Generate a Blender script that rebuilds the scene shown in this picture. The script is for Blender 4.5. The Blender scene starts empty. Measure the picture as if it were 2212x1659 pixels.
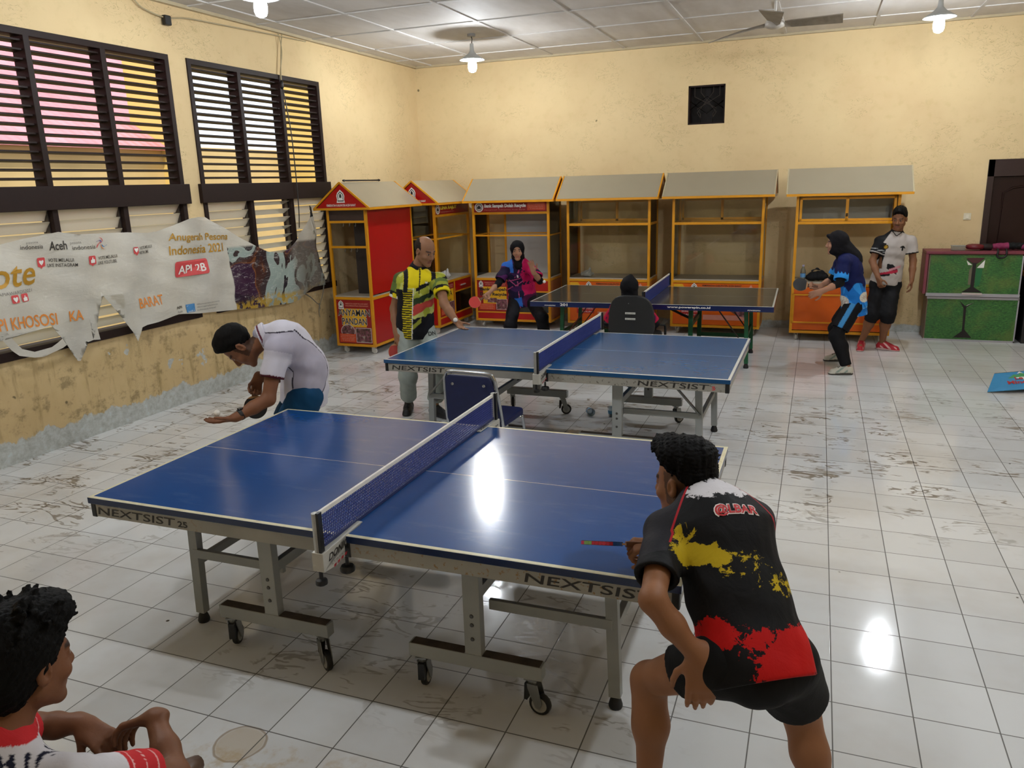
import bpy, bmesh, math, random
import numpy as np
from mathutils import Vector, Matrix
from mathutils.bvhtree import BVHTree
random.seed(7)
PI = math.pi
SC = bpy.context.scene
COL = SC.collection

# ------------------------------------------------------------------ colours and materials
def lin(c):
    if isinstance(c, str):
        c = c.lstrip('#'); c = [int(c[i:i+2], 16)/255 for i in (0, 2, 4)]
    return tuple((x/12.92 if x <= .04045 else ((x+.055)/1.055)**2.4) for x in c[:3])+(1.0,)

class N:
    """tiny node-graph helper"""
    def __init__(s, name):
        s.m = bpy.data.materials.new(name); s.m.use_nodes = True
        s.t = s.m.node_tree; s.b = s.t.nodes['Principled BSDF']; s.out = s.t.nodes['Material Output']
    def n(s, kind, **kw):
        x = s.t.nodes.new(kind)
        for k, v in kw.items(): setattr(x, k, v)
        return x
    def l(s, a, b): s.t.links.new(a, b)
    def put(s, sock, v):
        if hasattr(v, 'node'): s.l(v, sock)
        else: sock.default_value = v
    def math(s, op, a, b=None, c=None, clamp=False):
        x = s.n('ShaderNodeMath', operation=op); x.use_clamp = clamp
        s.put(x.inputs[0], a)
        if b is not None: s.put(x.inputs[1], b)
        if c is not None: s.put(x.inputs[2], c)
        return x.outputs[0]
    def mix(s, f, a, b):
        x = s.n('ShaderNodeMix', data_type='RGBA')
        s.put(x.inputs[0], f); s.put(x.inputs[6], a if hasattr(a, 'node') else lin(a)); s.put(x.inputs[7], b if hasattr(b, 'node') else lin(b))
        return x.outputs[2]
    def obj(s):
        return s.n('ShaderNodeTexCoord').outputs['Object']
    def xyz(s, v):
        x = s.n('ShaderNodeSeparateXYZ'); s.l(v, x.inputs[0]); return x.outputs
    def comb(s, a, b, c):
        x = s.n('ShaderNodeCombineXYZ')
        for i, v in enumerate((a, b, c)): s.put(x.inputs[i], v)
        return x.outputs[0]
    def scale(s, v, sc):
        x = s.n('ShaderNodeMapping'); s.l(v, x.inputs[0]); x.inputs['Scale'].default_value = sc; return x.outputs[0]
    def noise(s, v, scale, detail=3, rough=.55, dist=0):
        x = s.n('ShaderNodeTexNoise'); s.l(v, x.inputs['Vector'])
        x.inputs['Scale'].default_value = scale; x.inputs['Detail'].default_value = detail
        x.inputs['Roughness'].default_value = rough; x.inputs['Distortion'].default_value = dist
        return x.outputs['Fac']
    def voro(s, v, scale, feat='F1'):
        x = s.n('ShaderNodeTexVoronoi', feature=feat); s.l(v, x.inputs['Vector']); x.inputs['Scale'].default_value = scale
        return x.outputs
    def step(s, v, a, b):
        x = s.n('ShaderNodeMapRange'); s.put(x.inputs[0], v); x.inputs[1].default_value = a; x.inputs[2].default_value = b
        x.clamp = True; x.interpolation_type = 'SMOOTHSTEP'; return x.outputs[0]
    def ramp(s, v, stops, interp='LINEAR'):
        x = s.n('ShaderNodeValToRGB'); s.put(x.inputs[0], v); r = x.color_ramp; r.interpolation = interp
        while len(r.elements) > 1: r.elements.remove(r.elements[0])
        r.elements[0].position = stops[0][0]; r.elements[0].color = lin(stops[0][1])
        for p, c in stops[1:]:
            e = r.elements.new(p); e.color = lin(c)
        return x.outputs[0]
    def bump(s, h, strength=.2, dist=.01):
        x = s.n('ShaderNodeBump'); s.l(h, x.inputs['Height']); x.inputs['Strength'].default_value = strength; x.inputs['Distance'].default_value = dist
        s.l(x.outputs[0], s.b.inputs['Normal'])
    def set(s, color=None, rough=None, metal=None, **kw):
        if color is not None: s.put(s.b.inputs['Base Color'], color if hasattr(color, 'node') else lin(color))
        if rough is not None: s.put(s.b.inputs['Roughness'], rough)
        if metal is not None: s.put(s.b.inputs['Metallic'], metal)
        for k, v in kw.items(): s.put(s.b.inputs[k.replace('_', ' ')], v)
        return s.m

_MC = {}
def M(color, rough=.5, metal=0, var=.06, scale=18, name=None, bump=0, **kw):
    """plain material with a little procedural variation"""
    key = (color, rough, metal, var, scale, bump, tuple(sorted(kw.items())))
    if key in _MC: return _MC[key]
    g = N(name or 'mat_'+str(color).strip('#'))
    if var or bump:
        nz = g.noise(g.obj(), scale, 4)
        c = lin(color)
        d = tuple(x*(1-var*2) for x in c[:3]); e = tuple(min(1, x*(1+var*1.5)) for x in c[:3])
        x = g.n('ShaderNodeMix', data_type='RGBA'); g.l(nz, x.inputs[0])
        x.inputs[6].default_value = d+(1,); x.inputs[7].default_value = e+(1,)
        g.set(x.outputs[2], rough, metal, **kw)
        if bump: g.bump(nz, bump)
    else: g.set(color, rough, metal, **kw)
    _MC[key] = g.m
    return g.m

def glass_mat(name, tint='#eef3f2', fac=.10, rough=.03, haze=0, hazec='#dfe6e4'):
    g = N(name)
    tr = g.n('ShaderNodeBsdfTransparent'); tr.inputs[0].default_value = lin(tint)
    gl = g.n('ShaderNodeBsdfGlossy'); gl.inputs['Roughness'].default_value = rough
    fr = g.n('ShaderNodeFresnel'); fr.inputs[0].default_value = 1.45
    mx = g.n('ShaderNodeMixShader'); g.l(g.math('MULTIPLY', fr.outputs[0], fac/.04, clamp=True), mx.inputs[0]); g.l(tr.outputs[0], mx.inputs[1]); g.l(gl.outputs[0], mx.inputs[2])
    o = mx.outputs[0]
    if haze:
        df = g.n('ShaderNodeBsdfTranslucent'); df.inputs[0].default_value = lin(hazec)
        d2 = g.n('ShaderNodeBsdfDiffuse'); d2.inputs[0].default_value = lin(hazec)
        m3 = g.n('ShaderNodeMixShader'); m3.inputs[0].default_value = .3; g.l(df.outputs[0], m3.inputs[1]); g.l(d2.outputs[0], m3.inputs[2])
        m2 = g.n('ShaderNodeMixShader'); m2.inputs[0].default_value = haze; g.l(o, m2.inputs[1]); g.l(m3.outputs[0], m2.inputs[2]); o = m2.outputs[0]
    g.l(o, g.out.inputs[0]); return g.m

# ------------------------------------------------------------------ mesh builder
class MB:
    def __init__(s): s.v = []; s.f = []
    def quadmesh(s, vs, fs):
        o = len(s.v); s.v += [tuple(map(float, p)) for p in vs]; s.f += [tuple(i+o for i in f) for f in fs]; return s
    def box(s, x0, x1, y0, y1, z0, z1):
        return s.quadmesh([(x0,y0,z0),(x1,y0,z0),(x1,y1,z0),(x0,y1,z0),(x0,y0,z1),(x1,y0,z1),(x1,y1,z1),(x0,y1,z1)],
            [(0,3,2,1),(4,5,6,7),(0,1,5,4),(1,2,6,5),(2,3,7,6),(3,0,4,7)])
    def bar(s, a, b, w, h, up=(0,0,1)):
        a = Vector(a); b = Vector(b); d = (b-a).normalized(); u = Vector(up)
        if abs(d.dot(u)) > .98: u = Vector((0,1,0))
        r = d.cross(u).normalized(); u = r.cross(d)
        vs = []
        for p in (a, b):
            for i, j in ((-1,-1),(1,-1),(1,1),(-1,1)): vs.append(p+r*(i*w/2)+u*(j*h/2))
        return s.quadmesh(vs, [(0,1,2,3),(7,6,5,4),(0,4,5,1),(1,5,6,2),(2,6,7,3),(3,7,4,0)])
    def tube(s, pts, r, n=10, closed=False, cap=True):
        pts = [Vector(p) for p in pts]; m = len(pts); rr = r if isinstance(r, (list, tuple)) else [r]*m
        rings = []; prev = None
        for i, p in enumerate(pts):
            if closed: d = pts[(i+1) % m]-pts[i-1]
            else: d = pts[min(i+1, m-1)]-pts[max(i-1, 0)]
            d.normalize()
            if prev is None:
                u = Vector((0,0,1)) if abs(d.z) < .9 else Vector((1,0,0))
                u = (u-d*u.dot(d)).normalized()
            else: u = (prev-d*prev.dot(d)).normalized()
            prev = u; w = d.cross(u)
            rings.append([p+(u*math.cos(2*PI*k/n)+w*math.sin(2*PI*k/n))*rr[i] for k in range(n)])
        o = len(s.v); s.v += [tuple(q) for R in rings for q in R]
        for i in range(m if closed else m-1):
            j = (i+1) % m
            for k in range(n):
                k2 = (k+1) % n; s.f.append((o+i*n+k, o+i*n+k2, o+j*n+k2, o+j*n+k))
        if cap and not closed:
            s.f.append(tuple(o+k for k in range(n))[::-1]); s.f.append(tuple(o+(m-1)*n+k for k in range(n)))
        return s
    def lathe(s, prof, n=20, c=(0,0,0), axis='z', cap=True):
        o = len(s.v); m = len(prof)
        for r, z in prof:
            for k in range(n):
                a = 2*PI*k/n; x, y = r*math.cos(a), r*math.sin(a)
                p = (x, y, z) if axis == 'z' else ((x, z, y) if axis == 'y' else (z, x, y))
                s.v.append((p[0]+c[0], p[1]+c[1], p[2]+c[2]))
        for i in range(m-1):
            for k in range(n):
                k2 = (k+1) % n; s.f.append((o+i*n+k, o+i*n+k2, o+(i+1)*n+k2, o+(i+1)*n+k))
        if cap:
            s.f.append(tuple(o+k for k in range(n))[::-1]); s.f.append(tuple(o+(m-1)*n+k for k in range(n)))
        return s
    def prism(s, poly, t0, t1, fn):
        """poly in 2-D, fn(a,b,t)->xyz, extruded from t0 to t1"""
        n = len(poly); vs = [fn(a, b, t0) for a, b in poly]+[fn(a, b, t1) for a, b in poly]
        return s.quadmesh(vs, [tuple(range(n))[::-1], tuple(range(n, 2*n))]+[(i, (i+1) % n, (i+1) % n+n, i+n) for i in range(n)])
    def build(s, name, mat, parent=None, smooth=False, bevel=0, off=(0,0,0)):
        me = bpy.data.meshes.new(name)
        me.from_pydata([(x-off[0], y-off[1], z-off[2]) for x, y, z in s.v], [], s.f)
        bm = bmesh.new(); bm.from_mesh(me); bmesh.ops.recalc_face_normals(bm, faces=bm.faces); bm.to_mesh(me); bm.free()
        return link(name, me, mat, parent, smooth, bevel)

def link(name, me, mat, parent=None, smooth=False, bevel=0):
    o = bpy.data.objects.new(name, me); COL.objects.link(o)
    for m in (mat if isinstance(mat, (list, tuple)) else [mat]): me.materials.append(m)
    if smooth:
        me.polygons.foreach_set('use_smooth', [True]*len(me.polygons))
        if smooth == 'auto':
            try: me.set_sharp_from_angle(angle=math.radians(40))
            except Exception: pass
    if bevel:
        b = o.modifiers.new('bevel', 'BEVEL'); b.width = bevel; b.segments = 2; b.limit_method = 'ANGLE'; b.angle_limit = math.radians(50)
    if parent: o.parent = parent
    return o

def tag(o, label, cat, group=None, kind=None):
    if label: o['label'] = label
    if cat: o['category'] = cat
    if group: o['group'] = group
    if kind: o['kind'] = kind
    return o
def thing(name, label, cat, loc=(0,0,0), rotz=0, group=None):
    o = bpy.data.objects.new(name, None); COL.objects.link(o); o.empty_display_size = .1
    o.location = loc; o.rotation_euler = (0, 0, rotz)
    return tag(o, label, cat, group)
def struct(o): o['kind'] = 'structure'; return o
def smooth_path(pts, n=6):
    """Catmull-Rom through points"""
    P = [np.array(p, float) for p in pts]; out = []
    for i in range(len(P)-1):
        a = P[max(i-1, 0)]; b = P[i]; c = P[i+1]; d = P[min(i+2, len(P)-1)]
        for k in range(n):
            t = k/n; out.append(tuple(.5*((2*b)+(c-a)*t+(2*a-5*b+4*c-d)*t*t+(3*b-a-3*c+d)*t**3)))
    out.append(tuple(P[-1])); return out

# ------------------------------------------------------------------ lettering
def text_geo(s, bold=0.0, extrude=0.0):
    cu = bpy.data.curves.new('lettering_source', 'FONT'); cu.body = s; cu.size = 1; cu.offset = bold; cu.resolution_u = 3
    cu.fill_mode = 'BOTH'; cu.extrude = extrude
    o = bpy.data.objects.new('lettering_source', cu); COL.objects.link(o)
    dg = bpy.context.evaluated_depsgraph_get(); me = o.evaluated_get(dg).to_mesh()
    V = np.array([v.co[:] for v in me.vertices]).reshape(-1, 3); F = [tuple(p.vertices) for p in me.polygons]
    o.evaluated_get(dg).to_mesh_clear(); bpy.data.objects.remove(o); bpy.data.curves.remove(cu)
    return V, F
def text(s, origin, right, up, width, height, mat, parent=None, name='lettering', bold=.0, shear=0, fn=None, align='L'):
    """lettering stretched to width x height on the plane given by origin, right, up"""
    V, F = text_geo(s, bold)
    if not len(V): return None
    mn = V.min(0); mx = V.max(0); sp = mx-mn; sp[sp == 0] = 1
    a = (V[:, 0]-mn[0])/sp[0]*width; b = (V[:, 1]-mn[1])/sp[1]*height
    a = a+shear*b
    if align == 'C': a = a-width/2
    o = np.array(origin, float); r = np.array(right, float); u = np.array(up, float)
    pts = o+a[:, None]*r+b[:, None]*u
    if fn: pts = np.array([fn(p) for p in pts])
    me = bpy.data.meshes.new(name); me.from_pydata([tuple(p) for p in pts], [], F)
    return link(name, me, mat, parent)
def poly(pts2, origin, right, up, mat, parent, name, fn=None, lift=0):
    o = np.array(origin, float); r = np.array(right, float); u = np.array(up, float); nn = np.cross(r, u)
    P = [o+a*r+b*u+nn*lift for a, b in pts2]
    if fn: P = [fn(p) for p in P]
    me = bpy.data.meshes.new(name); me.from_pydata([tuple(p) for p in P], [], [tuple(range(len(P)))])
    return link(name, me, mat, parent)
def disc(r, n=24, ry=None): return [(r*math.cos(2*PI*k/n), (ry or r)*math.sin(2*PI*k/n)) for k in range(n)]
def rect(x0, x1, y0, y1): return [(x0,y0),(x1,y0),(x1,y1),(x0,y1)]
def rrect(x0, x1, y0, y1, r, n=5):
    out = []
    for cx, cy, a in ((x1-r,y0+r,-PI/2),(x1-r,y1-r,0),(x0+r,y1-r,PI/2),(x0+r,y0+r,PI)):
        out += [(cx+r*math.cos(a+PI/2*k/n), cy+r*math.sin(a+PI/2*k/n)) for k in range(n+1)]
    return out
# ------------------------------------------------------------------ room shell
XL, XR, YB, YF, ZC = -1.66, 9.4, 8.335, -5.6, 3.92
TS = .3032

def floor_mat():
    g = N('white_floor_tiles'); p = g.obj(); x, y, z = g.xyz(p)
    u = g.math('DIVIDE', x, TS); v = g.math('DIVIDE', y, TS)
    def edge(w):
        f = g.math('FRACT', w); return g.math('ABSOLUTE', g.math('SUBTRACT', g.math('FRACT', g.math('ADD', w, .5)), .5))
    d = g.math('MINIMUM', edge(u), edge(v))
    grout = g.math('SUBTRACT', 1, g.step(d, .006, .011))
    wn = g.n('ShaderNodeTexWhiteNoise', noise_dimensions='2D')
    g.l(g.comb(g.math('FLOOR', u), g.math('FLOOR', v), 0), wn.inputs['Vector'])
    tile = g.ramp(wn.outputs['Value'], [(0, '#d3d5d5'), (.5, '#d9dbdb'), (1, '#dfe1e1')])
    cloud = g.step(g.noise(p, .9, 5, .6), .42, .72)
    c = g.mix(g.math('MULTIPLY', cloud, .38), tile, '#b3a898')
    # walked-in mud: thin broken streaks inside a few worn zones
    zone1 = g.step(g.math('ADD', g.math('MULTIPLY', x, 1), g.math('MULTIPLY', g.noise(p, 1.1, 2), 1.6)), 1.75, .3)
    zone2 = g.math('MULTIPLY', g.step(y, 1.2, 2.0), g.step(y, 5.6, 3.8))
    zone3 = g.math('MULTIPLY', g.step(g.noise(p, .7, 2), .34, .5), zone2)
    zone4 = g.math('MULTIPLY', g.math('MULTIPLY', g.step(y, -1.1, -.8), g.step(y, 1.2, .6)), g.math('MULTIPLY', g.step(x, 1.6, 2.1), g.step(x, 4.1, 3.6)))
    zone = g.math('MAXIMUM', g.math('MULTIPLY', g.math('MULTIPLY', zone1, g.step(y, -1.2, .3)), .95), g.math('MAXIMUM', zone3, g.math('MULTIPLY', zone4, .55)))
    st = g.noise(g.scale(p, (2.0, 6.0, 1)), 1.3, 3, .55, 1.1)
    streak = g.step(g.math('ABSOLUTE', g.math('SUBTRACT', st, .5)), .034, .018)
    brk = g.step(g.noise(p, 2.6, 4, .6), .50, .55)
    mud = g.math('MULTIPLY', g.math('MULTIPLY', streak, brk), zone)
    c = g.mix(g.math('MULTIPLY', mud, .9), c, '#6b5d49')
    blot = g.math('MULTIPLY', g.step(g.noise(p, 2.6, 5, .65), .60, .68), zone)
    c = g.mix(g.math('MULTIPLY', blot, .35), c, '#94866f')
    # tan spill with a dark rim beside the front table
    def ring(cx, cy, r):
        dx = g.math('SUBTRACT', x, cx); dy = g.math('SUBTRACT', y, cy)
        q = g.math('SQRT', g.math('ADD', g.math('MULTIPLY', dx, dx), g.math('MULTIPLY', dy, dy)))
        q = g.math('ADD', q, g.math('MULTIPLY', g.math('SUBTRACT', g.noise(p, 9, 2), .5), .03))
        return q
    q = ring(2.36, -1.31, .1)
    c = g.mix(g.math('MULTIPLY', g.step(q, .105, .085), .45), c, '#b39a6c')
    c = g.mix(g.math('MULTIPLY', g.step(g.math('ABSOLUTE', g.math('SUBTRACT', q, .1)), .008, .002), .6), c, '#8a6b3c')
    rust = g.math('MULTIPLY', g.step(g.noise(p, 6, 5, .7), .5, .66), g.math('MULTIPLY', g.step(y, -1.15, -1.35), g.math('MULTIPLY', g.step(x, 2.0, 2.4), g.step(x, 3.6, 2.9))))
    c = g.mix(g.math('MULTIPLY', rust, .5), c, '#b89b66')
    speck = g.step(g.voro(p, 3.1)[0], .035, .02)
    c = g.mix(g.math('MULTIPLY', speck, g.step(g.noise(p, 1.7, 1), .47, .5)), c, '#4d4438')
    c = g.mix(g.math('MULTIPLY', grout, .92), c, '#45413b')
    rough = g.math('ADD', g.math('MULTIPLY', grout, .5), g.math('ADD', .085, g.math('ADD', g.math('MULTIPLY', cloud, .08), g.math('MULTIPLY', mud, .3))))
    g.set(c, rough)
    g.b.inputs['Specular IOR Level'].default_value = .5
    h = g.math('SUBTRACT', g.math('MULTIPLY', g.noise(p, 3.2, 2), .5), g.math('MULTIPLY', grout, .8))
    g.bump(h, .10, .01)
    return g.m

def wall_mat(name, axis):
    """cream plaster, grimy with flaking paint close to the floor; axis = coordinate along the wall"""
    g = N(name); p = g.obj(); x, y, z = g.xyz(p); s = y if axis == 'y' else x
    q = g.comb(s, z, 0)
    big = g.noise(q, .8, 4, .6); fine = g.noise(q, 9, 5, .6)
    c = g.ramp(big, [(.25, '#cdb287'), (.5, '#d7bf92'), (.75, '#dec79a')])
    c = g.mix(g.math('MULTIPLY', g.step(fine, .5, .75), .22), c, '#b9a470')
    low = g.step(z, 1.0, .62)
    grime = g.math('MULTIPLY', low, g.math('ADD', .35, g.math('MULTIPLY', g.noise(g.scale(q, (2, 1, 1)), 2.5, 5, .65), .8)))
    c = g.mix(g.math('MULTIPLY', grime, .62 if axis == 'y' else .3), c, '#a58a58')
    dk = g.math('MULTIPLY', low, g.step(g.noise(q, 6, 7, .74), .51, .66))
    c = g.mix(g.math('MULTIPLY', dk, .62 if axis == 'y' else .2), c, '#6f6142')
    vs_ = g.math('MULTIPLY', low, g.step(g.noise(g.scale(q, (5, .8, 1)), 2.2, 5, .65), .52, .68)); c = g.mix(g.math('MULTIPLY', vs_, .5 if axis == 'y' else .15), c, '#857347')
    # scratches and cobweb smears high up
    sc = g.noise(g.scale(q, (3, 5, 1)), 2.2, 5, .6, 1.2)
    line = g.math('MULTIPLY', g.step(g.math('ABSOLUTE', g.math('SUBTRACT', sc, .5)), .008, .002), g.step(g.noise(q, 1.5, 2), .52, .6))
    c = g.mix(g.math('MULTIPLY', line, .55), c, '#6b5d3d')
    dots = g.math('MULTIPLY', g.step(g.voro(q, 2.1)[0], .05, .03), g.step(g.noise(q, 2.3, 1), .53, .55))
    c = g.mix(g.math('MULTIPLY', dots, .8), c, '#4a3f2a')
    # flaked paint along the skirting, pale blue-grey undercoat
    edge = g.math('ADD', .02, g.math('MULTIPLY', g.noise(g.scale(q, (1, .6, 1)), 4.5, 6, .62), .34 if axis == 'y' else .16))
    flake = g.step(g.math('SUBTRACT', edge, z), -.008, .012)
    chips = g.math('MULTIPLY', low, g.step(g.noise(q, 3.4, 4, .5), .655, .67))
    chips = g.math('MULTIPLY', chips, 1.0 if axis == 'y' else .7)
    fl = g.math('MAXIMUM', flake, chips)
    under = g.ramp(g.noise(q, 16, 5, .7), [(.3, '#9a9a92'), (.55, '#b5b8b3'), (.75, '#bccbcb')])
    c = g.mix(fl, c, under)
    g.set(c, .82); g.b.inputs['Specular IOR Level'].default_value = .25
    g.bump(g.math('SUBTRACT', g.math('MULTIPLY', fine, .5), g.math('MULTIPLY', fl, .6)), .25, .012)
    return g.m

def ceil_mat():
    g = N('white_ceiling_boards'); p = g.obj()
    n1 = g.noise(g.scale(p, (1.5, .5, 1)), 1.6, 5, .6)
    c = g.ramp(n1, [(.3, '#bdb7b0'), (.55, '#cdc9c4'), (.8, '#d6d3cf')])
    g.set(c, .75); g.bump(n1, .1, .02); return g.m

M_WOOD = M('#21130f', .55, 0, .12, 12, name='dark_brown_paint', Specular_IOR_Level=.22)
M_CREAM_L = wall_mat('cream_plaster_side', 'y'); M_CREAM_B = wall_mat('cream_plaster_end', 'x')
struct(MB().box(XL-.3, XR, YF, YB+.2, -.1, 0).build('floor', floor_mat()))
struct(MB().box(XL, XR, YF, YB, ZC, ZC+.06).build('ceiling', ceil_mat()))

# window bays: y range of the three tall openings in the left wall
WIN = [(-1.75, .55), (.80, 3.10), (3.345, 5.645)]
ZS, ZB0, ZB1, ZT = .86, 2.01, 2.205, 3.43
mb = MB(); ys = [YF]+[v for w in WIN for v in w]+[YB]; TH = .16
for i in range(0, len(ys), 2): mb.box(XL-TH, XL, ys[i], ys[i+1], 0, ZC)
for a, b in WIN: mb.box(XL-TH, XL, a, b, 0, ZS); mb.box(XL-TH, XL, a, b, ZT, ZC)
struct(mb.build('wall_left', M_CREAM_L))
# back wall with the grilled vent opening
VX0, VX1, VZ0, VZ1 = 2.578, 3.08, 2.837, 3.352
DX0, DX1, DZ = 6.34, 7.30, 2.23
mb = MB()
mb.box(XL-TH, VX0, YB, YB+.2, 0, ZC).box(VX1, DX0, YB, YB+.2, 0, ZC).box(VX0, VX1, YB, YB+.2, 0, VZ0).box(VX0, VX1, YB, YB+.2, VZ1, ZC)
mb.box(DX0, DX1, YB, YB+.2, DZ, ZC).box(DX1, XR, YB, YB+.2, 0, ZC)
struct(mb.build('wall_back', M_CREAM_B))
struct(MB().box(XR, XR+.2, YF, YB, 0, ZC).build('wall_right', M_CREAM_L))
struct(MB().box(XL-TH, XR+.2, YF-.2, YF, 0, ZC).build('wall_front', M_CREAM_B))
# ceiling battens
mb = MB(); k = -1.55
for x in [-1.36, -.475, .60, 1.675, 2.75, 3.825, 4.9, 5.975, 7.05, 8.125]:
    mb.box(x-.018, x+.018, YF, YB, ZC-.012, ZC+.01)
y = 7.66
while y > YF:
    mb.box(XL, XR, y-.018, y+.018, ZC-.010, ZC+.01); y -= 1.06
struct(mb.build('trim_1', M('#c9c6c2', .7, 0, .08, 6, name='ceiling_batten_white')))
mb = MB().box(XL, XL+.05, YF, YB, ZC-.03, ZC).box(XL, XR, YB-.05, YB, ZC-.03, ZC)
struct(mb.build('trim_2', M('#b7a98a', .75, 0, .1, 6, name='cornice_paint')))

# ---- timber louvre windows
M_GLASSL = glass_mat('louvre_glass', '#f4f7f2', .10, .05, .42, '#f6f1e2')
def window(n, y0, y1):
    w = thing('window_%d' % n, None, None, (XL, y0, 0)); w['kind'] = 'structure'
    L = y1-y0; xo = -.125; xi = .015
    ms = [0, .745, 1.49, 2.245]                      # mullion starts (each .055 wide)
    def yy(k): return ms[k]
    fr = MB()
    fr.box(xo, xi, 0, L, ZT-.055, ZT)                 # head
    for k, m in enumerate(ms): fr.box(xo, xi, m if k else 0, (m+.055), ZS+.06, ZT-.05)
    fr.build('window_frame', M_WOOD, w, bevel=.003)
    MB().box(xo, xi+.03, -.04, L+.04, ZB0, ZB1).build('cross_beam', M_WOOD, w, bevel=.004)
    MB().box(xo-.03, xi+.02, 0, L, ZS-.015, ZS+.06).build('window_sill', M_WOOD, w, bevel=.003)
    for k in range(3):
        a = ms[k]+.055; b = ms[k+1]; sl = MB(); z = ZB1+.06
        while z < ZT-.06:
            sl.bar((xo*.5, a, z), (xo*.5, b, z), .105, .014, up=(-.07, 0, 1)); z += .0715
        sl.build('louvre_slats', M_WOOD, w)
        gl = MB(); z = ZS+.13; i = 0
        while z < ZB0-.03:
            t = 1.7+.5*math.sin(i*1.7+k*2+n) if not (n == 3 and k == 1) else .55+.2*math.sin(i*1.7)
            gl.bar((xo*.45, a+.012, z), (xo*.45, b-.012, z), .108, .005, up=(-t, 0, 1)); z += .098; i += 1
        gl.build('glass_louvres', M_GLASSL, w)
        ch = MB(); ch.box(xo*.45-.02, xo*.45+.02, a, a+.012, ZS+.06, ZB0).box(xo*.45-.02, xo*.45+.02, b-.012, b, ZS+.06, ZB0)
        ch.build('louvre_channel', M('#4a4440', .4, .6, name='channel_metal'), w)
    return w
for i, (a, b) in enumerate(WIN): window(i+1, a, b)

# ---- vent grille and door in the back wall
v = thing('window_4', None, None, (VX0, YB, VZ0)); v['kind'] = 'structure'
W_, H_ = VX1-VX0, VZ1-VZ0
MB().box(0, W_, .17, .2, 0, H_).build('dark_backing', M('#120c09', .9, name='dark_void'), v)
fr = MB(); fr.box(0, W_, .02, .19, 0, .02).box(0, W_, .02, .19, H_-.02, H_).box(0, .02, .02, .19, 0, H_).box(W_-.02, W_, .02, .19, 0, H_)
fr.build('window_frame', M_WOOD, v)
gr = MB(); cx = W_/2
for s in (-1, 1):
    for k in (0, 1):
        o = .085+k*.085
        gr.tube([(cx+s*o, .06, H_-.02), (cx+s*o, .06, H_-.09-k*.05), (cx+s*(-.02-.0*k), .06, H_/2-.0+.0*k) if False else (cx-s*.13, .06, .16+k*.05), (cx-s*(.085), .06, .09 if k == 0 else .14), (cx-s*.085, .06, .02)], .005, 6)
    gr.tube([(cx+s*.24, .06, H_*.62), (cx, .06, H_*.28), (cx-s*.24, .06, H_*.62)], .005, 6)
    gr.tube([(cx+s*.24, .06, H_*.38), (cx, .06, H_*.72), (cx-s*.24, .06, H_*.38)], .005, 6)
gr.build('iron_grille', M('#3a332c', .5, .6, name='grille_iron'), v)
d = thing('door_1', None, None, (DX0, YB, 0)); d['kind'] = 'structure'
DW = DX1-DX0
MB().box(0, .07, -.03, .15, 0, DZ).box(DW-.07, DW, -.03, .15, 0, DZ).box(0, DW, -.03, .15, DZ-.21, DZ).build('door_frame', M('#2b1713', .4, 0, .1, name='door_frame_paint'), d, bevel=.003)
pn = MB().box(.075, DW-.075, .02, .06, .01, DZ-.215)
pn.build('door_leaf', M('#24120f', .33, 0, .1, name='door_leaf_paint', Specular_IOR_Level=.3), d, bevel=.002)
pl = MB()
for zz in ((.25, .95), (1.1, 1.9)):
    x0, x1 = .2, DW-.2
    path = [(x0, zz[0]), (x1, zz[0]), (x1, zz[1]-.08), (x1-.1, zz[1]-.02), (cx0 := (x0+x1)/2, zz[1]), (x0+.1, zz[1]-.02), (x0, zz[1]-.08)]
    pl.tube([(a, .018, b) for a, b in path], .014, 6, closed=True)
pl.build('door_moulding', M('#24120f', .33, 0, .1, name='door_leaf_paint', Specular_IOR_Level=.3), d)
hd = MB().box(.105, .145, .0, .02, 1.0, 1.16).tube([(.125, .0, 1.12), (.125, -.05, 1.12), (.24, -.055, 1.125)], .009, 8)
hd.build('door_handle', M('#9a9186', .3, .9, name='handle_metal'), d)
struct(MB().box(DX0, DX1, YB+.14, YB+.2, 0, DZ).build('trim_3', M('#120c09', .9, name='dark_void')))
# light switch on the back wall
sw = thing('light_switch', 'white light switch plate on the yellow back wall left of the dark brown door', 'switch', (6.165, YB, 1.532))
MB().box(-.043, .043, -.012, 0, -.043, .043).build('plate', M('#d8cfb4', .4, name='switch_plastic'), sw, bevel=.004)
MB().box(-.018, .018, -.02, -.012, -.026, .026).build('rocker', M('#e2dbc6', .35, name='switch_plastic_2'), sw, bevel=.003)

# ---- outside: neighbouring block with a pink roof, seen through the louvres
M_OUT = M('#c9b07c', .85, 0, .12, 1.2, name='outside_plaster'); M_OUTY = M('#d2b468', .85, 0, .12, 1.2, name='outside_yellow')
def roof_mat():
    g = N('pink_corrugated_roof'); p = g.obj(); x, y, z = g.xyz(p)
    w = g.math('SINE', g.math('MULTIPLY', y, 42)); c = g.ramp(g.noise(p, 1.5, 4), [(.3, '#c4727c'), (.7, '#d98c96')])
    g.set(c, .6); g.bump(w, .4, .02); return g.m
ob = thing('neighbour_building', 'cream building with a pink corrugated roof outside the louvred windows', 'building', (-5.5, 2, 0))
MB().box(-.5, -.15, -12, 5.0, -.3, 2.84).build('side_wall', M_OUT, ob)
MB().quadmesh([(.0, -12, 2.83), (.0, 5.3, 2.83), (-3.2, 8.2, 4.75), (-3.2, -12, 4.75), (.0, -12, 2.79), (.0, 5.3, 2.79), (-3.2, 8.2, 4.71), (-3.2, -12, 4.71)],
    [(0,1,2,3),(7,6,5,4),(0,4,5,1),(1,5,6,2),(2,6,7,3),(3,7,4,0)]).build('roof', roof_mat(), ob)
MB().box(-.72, .45, 5.0, 5.15, -.3, 5.0).build('wing_wall', M_OUTY, ob)
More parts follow.
